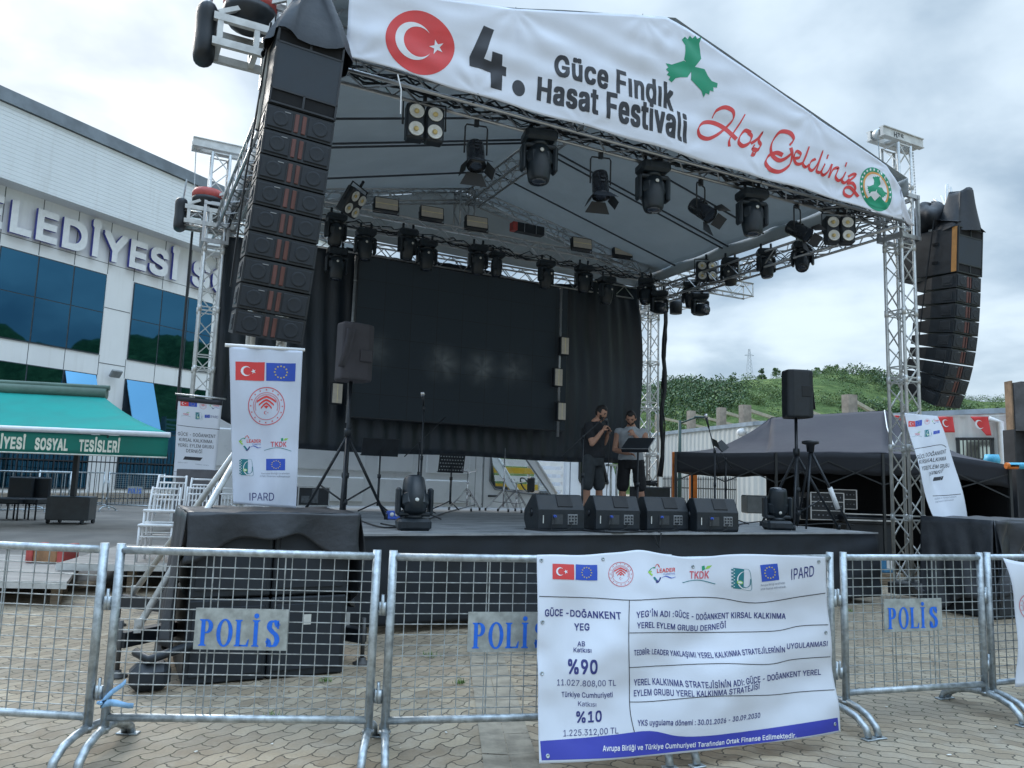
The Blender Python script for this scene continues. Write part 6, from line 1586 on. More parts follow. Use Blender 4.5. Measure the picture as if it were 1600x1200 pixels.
# ---- roll up banner
ru=thing('roll_up_banner','narrow white roll up banner behind the stacked chairs','banner',atY(308,760,11.9))
c2=[atY(x,y,11.9) for x,y in((279,619),(348,626),(271,745),(335,752))]
def ruf(u,v):
    p=c2[0].lerp(c2[1],u).lerp(c2[2].lerp(c2[3],u),v); return p+Vector((0,.012*math.sin(u*PI)-.008*math.sin(v*6),0))
m=MB(); m.grid(ruf,12,30,th=.003); m.build('sheet',VINYL,ru); RU=Cloth(ruf,.66,1.2,ru)
m=MB(); e=(c2[1]-c2[0]).normalized(); m.tube(c2[0]-e*.05+Z*.03,c2[1]+e*.05+Z*.03,.016,8); m.build('top_rail',ALU,ru)
m=MB(); dn=(c2[2]-c2[0]).normalized(); m.grid(lambda u,v:ruf(u,.06*v)+Vector((0,-.006,0)),6,2,th=.003); m.build('header_strip',PRINT['black'],ru)
m=MB(); m.box((c2[2]+c2[3])/2+Vector((.05,.10,-.40)),(.66,.20,1.1),bev=.01); m.build('base',mat('banner_base',(.10,.10,.11),.5,.2,.2,6),ru)
RU.box((282,634),(295,635),8,it_flag_tr(),'flag_print'); RU.box((295,635),(308,636),8,it_flag_eu(),'flag_print'); RU.box((312,639),(323,640),10,it_ministry(),'emblem_print',maxl=.3); RU.box((328,639),(343,640),9,it_leader(),'logo_print')
RU.box((283,651),(298,652),8,it_tkdk(),'logo_print'); RU.box((305,655),(316,656),11,it_leadersq(),'logo_print'); RU.box((320,653),(328,653),5,it_flag_eu(),'flag_print'); RU.text('IPARD',(329,653),(341,654),4,'navy')
line(RU,[(277,664),(300,667),(343,671)],.8)
for st,L_,R_ in (('GÜCE - DOĞANKENT',(278,680),(337,684.5)),('KIRSAL KALKINMA',(280,689),(332,692.8)),('YEREL EYLEM GRUBU',(278,697.6),(334,701)),('DERNEĞİ',(291,706.5),(316,708.5))): RU.text(st,L_,R_,5.0,'black',.008)
RU.put('strip_print',[(RU.px(P1([(289,713),(317,715),(313,720),(286,718)])),'black',0)],.004); RU.text('Avrupa Birliği ve Türkiye Cumhuriyeti',(275,742),(326,747),2.4,'grey')
for (L_,R_) in (((278,723),(293,724)),((306,726),(326,728))): RU.text('katkısı oranı',L_,R_,1.8,'grey')
line(RU,[(272,737),(300,739),(335,742)],.6)
# ---- leaning banner at the right tower
lb2=thing('leaning_banner','white banner twisted and leaning against the right truss tower','banner',S(5.2,-.62,1.2))
c3=[SM@onB(x,y,b) for x,y,b in((1413,645,-.35),(1463,650,-.35),(1459,808,-.75),(1513,812,-.75))]
def lbf(u,v):
    p=c3[0].lerp(c3[1],u).lerp(c3[2].lerp(c3[3],u),v)
    f=math.sin(PI*v); k=math.exp(-((u-.34-.1*v)/.13)**2)
    return p+U*(-.03*f*(1-u)+.015*math.sin(v*6))+V*(.06*k*f-.05*f*u+.015*math.sin(v*9+u*4))
m=MB(); m.grid(lbf,36,60,th=.003); m.build('sheet',VINYL,lb2); LB2=Cloth(lbf,.62,1.4,lb2)
LB2.box((1419,667),(1430,667),9,it_flag_tr(),'flag_print'); LB2.box((1430,667),(1440,665),9,it_flag_eu(),'flag_print'); LB2.box((1444,664),(1453,663),9,it_ministry(),'emblem_print',maxl=.3); LB2.box((1456,663),(1467,662),8,it_leader(),'logo_print')
LB2.box((1425,684),(1440,683),9,it_tkdk(),'logo_print'); LB2.box((1444,683),(1456,682),11,it_leadersq(),'logo_print'); LB2.box((1458,679),(1468,677),5,it_flag_eu(2),'flag_print')
line(LB2,[(1427,702),(1450,698),(1470,695),(1478,699)],1.0); line(LB2,[(1457,775),(1480,774),(1501,772)],1.0)
for st,L_,R_ in (('GÜCE - DOĞANKENT',(1432,718),(1478,708)),('KIRSAL KALKINMA',(1436,725),(1478,719)),('YEREL EYLEM GRUBU',(1440,735),(1483,730)),('DERNEĞİ',(1452,744),(1471,739))): LB2.text(st,L_,R_,6,'black',.012)
LB2.put('strip_print',[(LB2.px(P1([(1459,746),(1474,744),(1472,750),(1457,752)])),'black',0)],.004); LB2.text('Avrupa Birliği ve Türkiye Cumhuriyeti',(1460,781),(1494,777),2.4,'grey'); LB2.text('Ortak Finanse Edilmektedir',(1461,786),(1490,782),2.4,'grey')
# ================================================================ COVERED SUBWOOFER STACKS
def sub_stack(a0,a1,b0,dp,z1,lb,seed,left=True):
    t=thing('subwoofer_stack',lb,'subwoofers',S((a0+a1)/2,b0+dp/2,0))
    w_=(a1-a0)/2
    for i in range(2):
        for j in range(2):
            m=MB(SM); cx=a0+w_*(i+.5); zz_=z1/2
            m.box((cx,b0+dp/2,zz_*(j+.5)),(w_-.01,dp,zz_-.012),bev=.012); c_=m.build('cabinet',BLKP,t)
            m=MB(SM); m.box((cx,b0-.002,zz_*(j+.5)),(w_*.86,.02,zz_*.80),bev=.004); m.build('grille',GRL,c_)
    m=MB(SM); rg=random.Random(seed)
    def top(u,v):
        a=a0-.05+(a1-a0+.10)*u; b=b0-.05+(dp+.1)*v
        return (a,b,z1+.012+.02*noise.noise(Vector((a*3,b*3,seed)))+.012*abs(math.sin(a*7+b*4)))
    m.grid(top,26,16,th=.005)
    def front(u,v):
        a=a0-.05+(a1-a0+.10)*u; ln=(.16+.20*abs(2*u-1)**1.6+.03*math.sin(u*17)) if left else (.10+.95*(1-u)**4+.05*math.sin(u*9))
        z=z1+.02-ln*v; return (a+.02*math.sin(v*4+u*9)*v,b0-.055-.025*v*math.sin(u*14+1)-.02*v,z+.02*noise.noise(Vector((a*3,b0*3,seed)))*(1-v))
    m.grid(front,50,12,th=.005)
    for sgn,aa in((-1,a0),(1,a1)):
        def side(u,v):
            b=b0-.05+(dp+.1)*u; ln=z1*(.93-.12*math.sin(u*5)) if (sgn<0) else z1*(.45+.2*math.sin(u*4))
            return (aa+sgn*(.055+.05*v+.035*math.sin(u*13+v*3)*v+.02*math.sin(u*29+v*5)*v),b,z1+.015-ln*v)
        m.grid(side,40,16,th=.005)
    if not left:
        def flap(u,v):
            a=a0-.10+.62*u; return (a+.05*math.sin(v*5),b0-.10-.05*math.sin(u*9+v*4)-.03*math.sin(u*4-v*7),z1+.01-(.95-.55*u**2)*v)
        m.grid(flap,24,20,th=.005)
    m.build('rain_cover',mat('grey_tarp',(.030,.034,.041),.42,0,.35,2.5,.006,14),t)
    return t
p0=onB(292,808,-1.35);p1=onB(556,808,-1.35)
st=sub_stack(-4.40,-3.25,-1.35,1.0,1.19,'subwoofer stack under a grey rain cover below the flag banner',3)
m=MB(SM); m.box((-3.55,-1.362,.42),(.055,.006,.075)); m.build('badge',LENSW,st)
m=MB(SM); m.path([(-4.33,-1.40,.30),(-4.62,-1.43,.22),(-4.70,-1.30,.25)],.03,8); m.box((-4.6,-1.36,.10),(.26,.20,.18),bev=.05); m.build('black_bag',BLKP,st)
sub_stack(4.76,6.3,-1.50,.86,1.19,'long covered subwoofer stack at the right edge before the gazebo',8,False)
# ================================================================ VEHICLES BEHIND THE STAGE
VW=mat('van_white',(.82,.84,.85),.30,0,.05,1.2); VTR=mat('van_trim',(.025,.028,.03),.5,0,.2,6); TYRE=mat('tyre_rubber',(.02,.02,.021),.8,0,.2,10)
def clear_glass(name,k,gl=None):
    m=bpy.data.materials.new(name); m.use_nodes=True; t=m.node_tree; t.nodes.remove(t.nodes['Principled BSDF'])
    a=nd(t,'ShaderNodeBsdfTransparent',{0:(k,k*1.02,k*1.02,1)}); b=nd(t,'ShaderNodeBsdfGlossy',{'Color':(.9,.95,1,1),'Roughness':.02})
    fr=nd(t,'ShaderNodeFresnel',{0:1.45}); ms=nd(t,'ShaderNodeMixShader',{0:(gl if gl is not None else fr.outputs[0]),1:a.outputs[0],2:b.outputs[0]}); t.links.new(ms.outputs[0],t.nodes['Material Output'].inputs[0]); return m
CGL=clear_glass('car_glass',.72)
VB=8.1; van=thing('cargo_van','white cargo van parked behind the stage','van',S(0,VB+1,0))
wl_=onB(764,722,VB); wb=onB(772,752,VB); wr=onB(831,770,VB); nose=onB(868,775,VB)
za=2.62
ac=wl_.x-.10; af=ac+1.75
m=MB(SM); m.box(((ac-3.85)/2-.0,VB+1.0,.42+(za-.42)/2),(ac+3.85,2.0,za-.42),bev=.06); vbd=m.build('cargo_body',VW,van)
z0w,z1w=wr.z+.02,2.30
# cab sides with a window opening
def cabside(b,dd):
    prof_out=[(ac,.42),(af+.75,.42),(af+.85,.75),(af+.80,1.02),(af+.10,1.22),(ac+.95,2.45),(ac+.6,za),(ac,za)]
    hole=[(ac+.14,z0w+.22),(ac+.28,z0w+.04),(af-.05,z0w-.10),(af-.05,z0w-.05),(ac+.78,z1w),(ac+.16,z1w)]
    vf=shape2d([prof_out,hole]); m.add([(x,b,z) for x,z in vf[0]],vf[1]); m.add([(x,b+dd,z) for x,z in vf[0]],[f[::-1] for f in vf[1]])
    for pl_ in (prof_out,hole):
        for i in range(len(pl_)):
            p,q=pl_[i],pl_[(i+1)%len(pl_)]; m.add([(p[0],b,p[1]),(q[0],b,q[1]),(q[0],b+dd,q[1]),(p[0],b+dd,p[1])],[(0,1,2,3)])
    return hole
m=MB(SM); hole=cabside(VB+.02,.06); cabside(VB+1.92,.06)
m.box((ac+.3,VB+1.0,za-.03),(.7,1.85,.05)); m.box((af+.45,VB+1,.85),(.75,1.8,.55),bev=.12); m.box((ac+.55+.3,VB+1,.55),(1.8,1.9,.15))
for b in (VB+.05,VB+1.95): m.path([(af+.12,b,1.24),(ac+.98,b,2.46)],.05,6)
m.build('cab',VW,van)
m=MB(SM); vf=shape2d([hole]); 
for b in (VB+.05,VB+1.95): m=MB(SM); m.add([(x,b,z) for x,z in vf[0]],vf[1]); m.build('window_glass',CGL,van)
m=MB(SM); m.add([(af+.10,VB+.1,1.25),(af+.10,VB+1.9,1.25),(ac+.96,VB+1.9,2.44),(ac+.96,VB+.1,2.44)],[(0,1,2,3)]); m.build('windscreen',clear_glass('screen_glass',.85,.05),van)
m=MB(SM)
for i in range(len(hole)):
    p,q=hole[i],hole[(i+1)%len(hole)]; m.tube((p[0],VB+.012,p[1]),(q[0],VB+.012,q[1]),.018,5)
for (x0,z0,x1,z1) in ((ac-1.55,.55,ac-1.55,2.5),(ac-.02,.5,ac-.02,2.55),(ac-.22,.55,ac-.22,2.5)): m.box(((x0+x1)/2,VB+.004,(z0+z1)/2),(.012,.012,z1-z0))
m.box(((ac-4)/2,VB+.004,.70),(ac+3.8,.02,.09)); m.build('door_seams',mat('seam_grey',(.22,.23,.24),.6,0,.1,6),van)
m=MB(SM)
for (x0,x1) in ((-3.5,-2.15),(-1.95,-.35),(-.15,ac-1.65),(ac-1.42,ac-.32)):
    if x1-x0<.3: continue
    for (zlo,zhi) in ((.95,1.50),(1.58,2.35)): 
        m.box(((x0+x1)/2,VB-.006,(zlo+zhi)/2),(x1-x0-.08,.05,zhi-zlo-.04),bev=.024)
m.build('pressed_panel',VW,vbd)
m=MB(SM); m.box((ac+.22,VB-.01,1.16),(.24,.03,.045),bev=.01); m.box((ac-.42,VB-.01,1.16),(.24,.03,.045),bev=.01); m.build('door_handle',VTR,van)
m=MB(SM); q=onB(829,757,VB-.12); m.box((q.x,VB-.14,q.z+.0),(.12,.20,.34),bev=.03); m.build('side_mirror',VTR,van)
m=MB(SM)
m.box((ac+.55,VB+.6,1.30),(.50,.5,.14),bev=.04); m.box((ac+.34,VB+.6,1.72),(.16,.48,.80),Matrix.Rotation(R(-10),3,'Y'),.05); m.box((ac+.34,VB+1.4,1.60),(.16,.48,.70),None,.05); m.build('seats',mat('seat_cloth',(.03,.035,.04),.8,0,.2,8),van)
m=MB(SM); m.box((af-.10,VB+1.0,1.18),(.35,1.7,.22),bev=.05); m.build('dashboard',VTR,van)
m=MB(SM@TR(af-.42,VB+.55,1.42)@Matrix.Rotation(R(60),4,'Y')); m.path([(.19*math.cos(k*PI/8),.19*math.sin(k*PI/8),0) for k in range(16)],.018,6,closed=True); m.build('steering_wheel',VTR,van)
for x in(-2.6,af-.1):
    m=MB(SM@TR(x,VB+.12,.36)@Matrix.Rotation(R(90),4,'X')); m.lathe([(.20,-.11),(.33,-.10),(.36,-.04),(.36,.06),(.33,.11),(.20,.12)],None,24); wh_=m.build('wheel',TYRE,van)
    m=MB(SM@TR(x,VB+.12,.36)@Matrix.Rotation(R(90),4,'X')); m.lathe([(.21,.10),(.20,.125),(.05,.13)],None,18); m.build('rim',ALU,wh_)
# stake bed truck
TB=12.6; tk=thing('flatbed_truck','white truck with slatted white and yellow stake sides behind the van','truck',S(3.5,TB+1,0))
sl=onB(800,703,TB); sr=onB(879,760,TB); cl_=onB(879,722,TB); 
m=MB(SM); m.box(((sl.x-3.0+sr.x)/2,TB+1,.95),(sr.x-sl.x+3.0,2.1,.18)); m.build('flatbed',mat('bed_steel',(.20,.21,.22),.6,.3,.2,4),tk)
YEL=mat('truck_yellow',(.62,.40,.03),.5,0,.15,4)
xs0=onB(843,730,TB).x
m=MB(SM); my=MB(SM); mb_=MB(SM)
for k in range(7):
    z=1.10+k*.235
    m.box(((xs0+sr.x)/2,TB,z),(sr.x-xs0,.05,.13)); 
    (my if k in(1,3,5,6) else m).box(((sl.x-3+xs0)/2-.03,TB-.02,z),(xs0-sl.x+3-.06,.05,.17))
    m.box(((sl.x-3+sr.x)/2,TB+2.0,z),(sr.x-sl.x+3,.05,.13))
for x in (sl.x-2.9,sl.x-1,sl.x+.6,xs0,xs0+1.0,sr.x): m.box((x,TB+.05,1.8),(.07,.06,1.6))
m.build('stake_side',WHT,tk); my.build('yellow_boards',YEL,tk)
m=MB(SM); m.box((sr.x+.18,TB+1.0,1.55),(.16,2.0,2.0),bev=.03)
c0_=sr.x+.28
prof=[(c0_,.6),(c0_+1.75,.6),(c0_+1.75,1.45),(c0_+1.35,2.55),(c0_,2.62)]; hol=[(c0_+.30,1.62),(c0_+.36,1.52),(c0_+1.35,1.52),(c0_+1.10,2.36),(c0_+.36,2.36),(c0_+.30,2.30)]
vf=shape2d([prof,hol])
for b in (TB,TB+1.95): m.add([(x,b,z) for x,z in vf[0]],vf[1])
for i in range(len(prof)): p,q=prof[i],prof[(i+1)%len(prof)]; m.add([(p[0],TB,p[1]),(q[0],TB,q[1]),(q[0],TB+1.95,q[1]),(p[0],TB+1.95,p[1])],[(0,1,2,3)])
m.build('cab',mat('truck_white',(.66,.70,.76),.3,0,.05,1.2),tk)
m=MB(SM); vf=shape2d([hol]); m.add([(x,TB+.02,z) for x,z in vf[0]],vf[1]); m.build('window_glass',mat('dark_window',(.012,.014,.016),.08,0,.1,4),tk)
m=MB(SM)
for i in range(len(hol)): p,q=hol[i],hol[(i+1)%len(hol)]; m.tube((p[0],TB-.01,p[1]),(q[0],TB-.01,q[1]),.035,5)
m.build('window_trim',VTR,tk)
for x in(sl.x-1.8,c0_+.9):
    m=MB(SM@TR(x,TB+.1,.42)@Matrix.Rotation(R(90),4,'X')); m.lathe([(.22,-.12),(.40,-.10),(.42,0),(.40,.10),(.22,.12)],None,20); m.build('wheel',TYRE,tk)
# ================================================================ RIGHT SIDE: WALL, COLUMNS, GAZEBO
CORR=panel_white('corrugated_white',(.62,.63,.61),1,1)
WP=[atY(985,685,41),atY(1030,680,38),atY(1180,664,30),atY(1440,650,24.2),atY(1680,640,22.3)]
wt=thing('corrugated_wall','long white corrugated metal wall behind the black gazebo','wall',(WP[1].x,WP[1].y,0))
m=MB(); cp=MB(); dist=0
for p,q in zip(WP,WP[1:]):
    L=(q.xy-p.xy).length; n=int(L/.09); d=(q-p)/n; nn=Vector((d.y,-d.x,0)).normalized()
    prof_=[0,0,.03,.03]
    for i in range(n):
        o0=prof_[i%4]; o1=prof_[(i+1)%4]; a_=p+d*i+nn*o0; b_=p+d*(i+1)+nn*o1
        m.add([Vector((a_.x,a_.y,-.5)),Vector((b_.x,b_.y,-.5)),b_,a_],[(0,1,2,3)])
    cp.tube(p+Z*.06,q+Z*.06,.11,4)
m.build('sheeting',CORR,wt); cp.build('cap_rail',mat('cap_grey',(.34,.40,.46),.5,.3,.15,3),wt)
wz=lambda x:None
def wall_at(x,y,off=.06):     # point on the wall under a sight line
    d=ray(x,y)
    for p,q in zip(WP,WP[1:]):
        e=(q-p); n=Vector((e.y,-e.x,0)).normalized(); k=(p-CAM).dot(n)/d.dot(n); P_=CAM+d*k; s_=(P_-p).dot(Vector((e.x,e.y,0)))/(e.x**2+e.y**2)
        if -.02<=s_<=1.02: return P_+n*off, n, Vector((e.x,e.y,0)).normalized()
w0_,wn,we=wall_at(1497,718); w1_,_,_=wall_at(1550,686)
m=MB(); cx=(w0_+w1_)/2; ww=(Vector((w1_.x,w1_.y,0))-Vector((w0_.x,w0_.y,0))).length; hh=w1_.z-w0_.z
Mw=Matrix(((we.x,wn.x,0,cx.x),(we.y,wn.y,0,cx.y),(0,0,1,cx.z),(0,0,0,1)))
m=MB(Mw); 
for (c_,s_) in (((0,0,hh/2),(ww+.1,.1,.08)),((0,0,-hh/2),(ww+.1,.1,.08)),((-ww/2,0,0),(.08,.1,hh)),((ww/2,0,0),(.08,.1,hh))): m.box(c_,s_)
wf=m.build('window',VTR,wt); m=MB(Mw); m.box((0,-.02,0),(ww,.02,hh)); m.build('pane',glass('side_glass',(.45,.50,.45),.05),wf)
m=MB(Mw)
for k in range(9): m.tube((-ww/2+ww*(k+.5)/9,.05,-hh/2),(-ww/2+ww*(k+.5)/9,.05,hh/2),.018,5)
m.build('bars',mat('bar_dark',(.05,.05,.05),.5),wf)
dpt,_,_=wall_at(1563,660,.12); dpb,_,_=wall_at(1565,800,.12); m=MB(); m.path([dpt+Vector((-.3,.1,.1)),dpt,Vector((dpt.x,dpt.y,0))],.09,8); m.build('downpipe',WHT,wt)
m=MB(); q,_,_=wall_at(1163,676,.14); m.lathe([(.16,-.12),(.16,.12)],TR(q)@Matrix.Rotation(R(90),4,'X'),10); m.build('wall_lamp',WHT,wt)
# columns with sloping rails
CONC=mat('column_concrete',(.30,.265,.225),.9,0,.25,3,.004,12); RAILC=mat('rail_pale',(.36,.34,.27),.8,0,.15,3)
for i,(x,y0,wpx,Y,lb) in enumerate(((1029,647,9,43,'partly hidden concrete column beside the rear tower'),(1080,642,11,39.5,'first full concrete column above the wall, by the lamp post'),(1127,637,12,35,'second concrete column above the white wall'),(1164,633,15,32,'third concrete column above the wall, left of the gazebo roof'),(1243,628,14,29.5,'concrete column hidden low behind the loudspeaker stand'),(1327,617,18,26.5,'concrete column rising behind the gazebo ridge'))):
    p=atY(x,y0,Y); w_=wpx*Y/FOC; t=thing('concrete_column',lb,'column',(p.x,p.y,0),'concrete columns behind the wall')
    m=MB(); m.box((p.x,p.y,p.z/2),(w_,w_*.8,p.z),rotz(R(20)).to_3x3()); m.build('shaft',CONC,t)
    m=MB()
    for dz in(.10,1.0): a_=Vector((p.x+w_*.3,p.y,p.z-dz-.1)); m.tube(a_,a_+Vector((5.0,7.5,-.9 if False else .0)),.09,4)
    m.build('rail',RAILC,t)
rc=atY(1580,596,14.8); COLD=mat('column_grey',(.09,.09,.095),.8,0,.3,4); t=thing('steel_column','dark steel column with rusty orange upper part at the right edge','column',(rc.x,rc.y,0))
m=MB(); 
zs=atY(1585,672,14.8).z
for dx in(-.17,.17): m.box((rc.x+.08+dx,rc.y,zs/2),(.03,.34,zs))
m.box((rc.x+.08,rc.y,zs/2),(.34,.03,zs)); m.build('lower_shaft',mat('column_black',(.03,.032,.036),.6,.2,.3,5),t)
m=MB(); m.box((rc.x-.06,rc.y,(zs+rc.z)/2),(.03,.20,rc.z-zs)); m.build('rusty_plate',mat('rust_concrete',(.24,.16,.10),.9,0,.45,2.5,.004,20),t)
m=MB(); m.box((rc.x+.17,rc.y,(zs+rc.z)/2-.03),(.42,.26,rc.z-zs-.02)); m.box((rc.x+.6,rc.y+.1,rc.z-.12),(.9,.3,.24)); m.build('concrete_core',COLD,t)
# lamp post and orange posts
p=atY(1062,700,24); t=thing('lamp_post','slim dark green lamp post before the corrugated wall','lamp post',(p.x,p.y,0)); zt=atY(1062,657,24).z
m=MB(); m.tube((p.x,p.y,0),(p.x,p.y,zt),.07,8,r2=.05); m.build('pole',mat('post_green',(.02,.05,.045),.5,.2,.2,5),t); m=MB(); m.path([(p.x,p.y,zt-.1),(p.x+.35,p.y,zt+.05),(p.x+.55,p.y,zt+.12)],.025,6); m.box((p.x+.62,p.y,zt+.12),(.35,.14,.07),bev=.02); m.build('lamp_head',MATS['post_green'],t)
ORG=mat('orange_paint',(.62,.17,.025),.55,0,.2,5)
for (x,y0,Y,w_,lb) in ((1053.5,706,16.2,.085,'orange post at the left corner of the gazebo'),(1083,733,19,.17,'wider orange post under the left gazebo valance')):
    p=atY(x,y0,Y); m=MB(); m.box((p.x,p.y,p.z/2),(w_,w_*.8,p.z),bev=.01); tag(m.build('orange_post',ORG),lb,'post')
# spiked fence in front of the wall
fA=atY(1036,756,30);fB=atY(1150,757,25); t=thing('iron_fence','low black iron fence with pointed bars before the corrugated wall','fence',(fA.x,fA.y,0)); m=MB()
for k in range(46):
    p=fA.lerp(fB,k/45); z=1.75; m.tube((p.x,p.y,0),(p.x,p.y,z),.016,4); m.tube((p.x,p.y,z),(p.x,p.y,z+.14),.03,4,r2=.003)
for z in(.4,.9,1.45): m.tube((fA.x,fA.y,z),(fB.x,fB.y,z),.03,4)
m.build('bars',VTR,t)
# ---- gazebo
GZ=mat('gazebo_canvas',(.037,.035,.044),.8,0,.12,2,.004,8); GZV=mat('gazebo_valance',(.020,.022,.028),.8,0,.15,3)
gz_=thing('gazebo','large black pop up gazebo sheltering sound equipment','gazebo',atY(1300,800,15))
EL=atY(1056,706,15.2);ER=atY(1577,727,13.4); dd=(ER-EL); dd.z=0; gd=Vector((-dd.y,dd.x,0)).normalized()*3.6
e0,e1=EL.copy(),ER.copy(); e3=EL+gd;e2=ER+gd
ang=lambda x,y:(lambda k:k)(None)
rdl=atY(1205,652,16.6); rdr=atY(1385,641,16.2)
# eave runs level in steps: sample points measured along the front
EV=[(1056,706),(1130,708),(1205,707),(1297,707),(1395,709),(1480,712),(1577,727)]
def eave(u):
    x=1056+521*u
    for (p,q) in zip(EV,EV[1:]):
        if x<=q[0]+1e-6: k=(x-p[0])/(q[0]-p[0]); y=p[1]+(q[1]-p[1])*k; break
    return atY(x,y,15.2+(13.4-15.2)*u)
def roofg(u,v):
    E=eave(u); k=min(1,max(0,(u-.285)/(.63-.285))); Rg=rdl.lerp(rdr,k)
    sag=-.22*math.sin(PI*v)*(1 if (u<.285 or u>.63) else .45)
    return E.lerp(Rg,v)+Vector((0,0,sag+.02*noise.noise(Vector((u*9,v*4,1)))))
m=MB(); m.grid(roofg,70,20,th=.006)
def roofb(u,v):
    q=roofg(u,v); E=eave(u); k=min(1,max(0,(u-.285)/(.63-.285))); Rg=rdl.lerp(rdr,k); e2=E+gd
    return e2.lerp(Rg,v)+Vector((0,0,-.25*math.sin(PI*v)*(1 if (u<.285 or u>.63) else .45)))
m.grid(roofb,50,16)
for u_,ap in ((0,rdl),(1,rdr)): m.grid(lambda u,v:(eave(u_)+gd*u).lerp(ap,v)+Vector((0,0,-.25*math.sin(PI*v))),16,16)
m.build('roof_canvas',GZ,gz_)
m=MB()
for off in (Vector(),gd): m.grid(lambda u,v:eave(u)+off+Vector((0,0,-.40*v+.012*math.sin(u*60)*v)),70,4,th=.005)
for u_ in (0,1): m.grid(lambda u,v:eave(u_)+gd*u+Vector((0,0,-.40*v)),10,3,th=.005)
m.build('valance',GZV,gz_)
m=MB(); 
def bw_(u,v): q=eave(.27+.73*u)+gd*.97; return Vector((q.x,q.y,(q.z-.1)*(1-v)))+Vector((0,.03*math.sin(u*40),0))
m.grid(bw_,40,6,th=.005); m.grid(lambda u,v:(lambda q:Vector((q.x,q.y,(q.z-.1)*(1-v))))(eave(1)+gd*u),12,6,th=.005)
m.grid(lambda u,v:(lambda q:Vector((q.x,q.y,(q.z-.1)*(1-v))))(eave(.27)+gd*(.45+.5*u)),12,6,th=.005); m.build('side_wall',GZV,gz_)
for u_,o in ((0.0,0),(.30,0),(.62,0),(1,0),(0,1),(.5,1),(1,1)):
    q=eave(u_)+gd*o*.98; m=MB(); m.box((q.x,q.y,q.z/2),(.045,.045,q.z)); m.build('leg',VTR,gz_)
m=MB()
for a_,b_ in((0,.30),(.30,.62),(.62,1)):
    p,q=eave(a_),eave(b_); h=.42
    m.tube(p-Z*.15,(p+q)/2-Z*(.15+h),.016,4); m.tube((p+q)/2-Z*.15,p-Z*(.15+h),.016,4); m.tube((p+q)/2-Z*.15,q-Z*(.15+h),.016,4); m.tube(q-Z*.15,(p+q)/2-Z*(.15+h),.016,4)
m.build('scissor_frame',VTR,gz_)
m=MB(); a_=atY(1382,641,16.1); m.path([a_,atY(1386,668,15.2),atY(1396,695,14.4)],.012,5); m.build('white_cord',WHT,gz_)
# equipment inside the gazebo
def rack(x,y,Y,w_,h_,lb,n):
    p=atY(x,y,Y); t=thing('equipment_rack',lb,'equipment rack',p,'equipment racks in the gazebo')
    m=MB(); m.box(p+Vector((0,.3,h_/2)),(w_,.6,h_),bev=.01); m.build('case',BLK,t)
    m=MB()
    for k in range(n+1): m.box(p+Vector((0,-.005,h_*k/n)),(w_,.015,.014))
    for s_ in(-1,1): m.box(p+Vector((s_*w_/2,-.005,h_/2)),(.022,.016,h_))
    m.build('edge_rails',ALU,t)
    m=MB(); rg=random.Random(int(x))
    for k in range(n):
        for j in range(7): m.box(p+Vector((-w_*.4+w_*.8*j/6,-.006,h_*(k+.5)/n)),(.03*rg.uniform(.4,1.2),.012,.03*rg.uniform(.3,1)))
    m.build('controls',mat('rack_controls',(.20,.22,.25),.4,.3,.4,60),t)
rack(1293,812,14.6,.62,.50,'rack with silver rails stacked low at the left inside the gazebo',3); rack(1318,795,14.8,.50,.36,'smaller rack with rails beside the mixing desk',2); rack(1270,812,14.9,.5,.42,'dark rack half hidden by the tripod legs',2)
p=atY(1362,815,14.3); t=thing('mixing_desk','sound mixing desk with pale edges on its case in the gazebo','mixing desk',p)
m=MB(); m.box(p+Vector((0,.35,.06)),(.95,.7,.12),Matrix.Rotation(R(8),3,'X'),.01); m.build('console',BLK,t); m=MB(); m.box(p+Vector((0,-.012,.02)),(.97,.02,.025)); m.box(p+Vector((0,.0,.13)),(.97,.02,.02)); m.build('edge_rails',ALU,t)
m=MB(); m.box(p+Vector((0,.35,-.45)),(.9,.6,.85),bev=.01); m.build('table_case',BLKP,t)
p=atY(1184,788,15.4); t=thing('grey_case','grey plastic equipment box at the left of the gazebo','case',p); m=MB(); m.box(p,(.55,.4,.35),bev=.02); m.build('body',mat('case_greyer',(.22,.24,.25),.5,0,.15,5),t); m=MB(); m.box(p+Vector((.14,-.205,0)),(.16,.01,.2)); m.build('label_panel',LENSW,t)
q=atY(1382,860,13.0); m=MB(); m.box((q.x,q.y,.32),(.30,.12,.26),bev=.01); b_=tag(m.build('water_carton',mat('carton_blue',(.05,.22,.42),.6,0,.3,8)),'small blue and white carton on the ground right of the stage','carton')
m=MB(); m.box((q.x+.05,q.y-.062,.33),(.10,.004,.14)); m.build('label_panel',WHT,b_)
m=MB(); m.box((q.x,q.y+.1,.10),(.5,.4,.18),bev=.01); tag(m.build('wooden_crate',WOOD),'low wooden crate under the blue carton','crate')
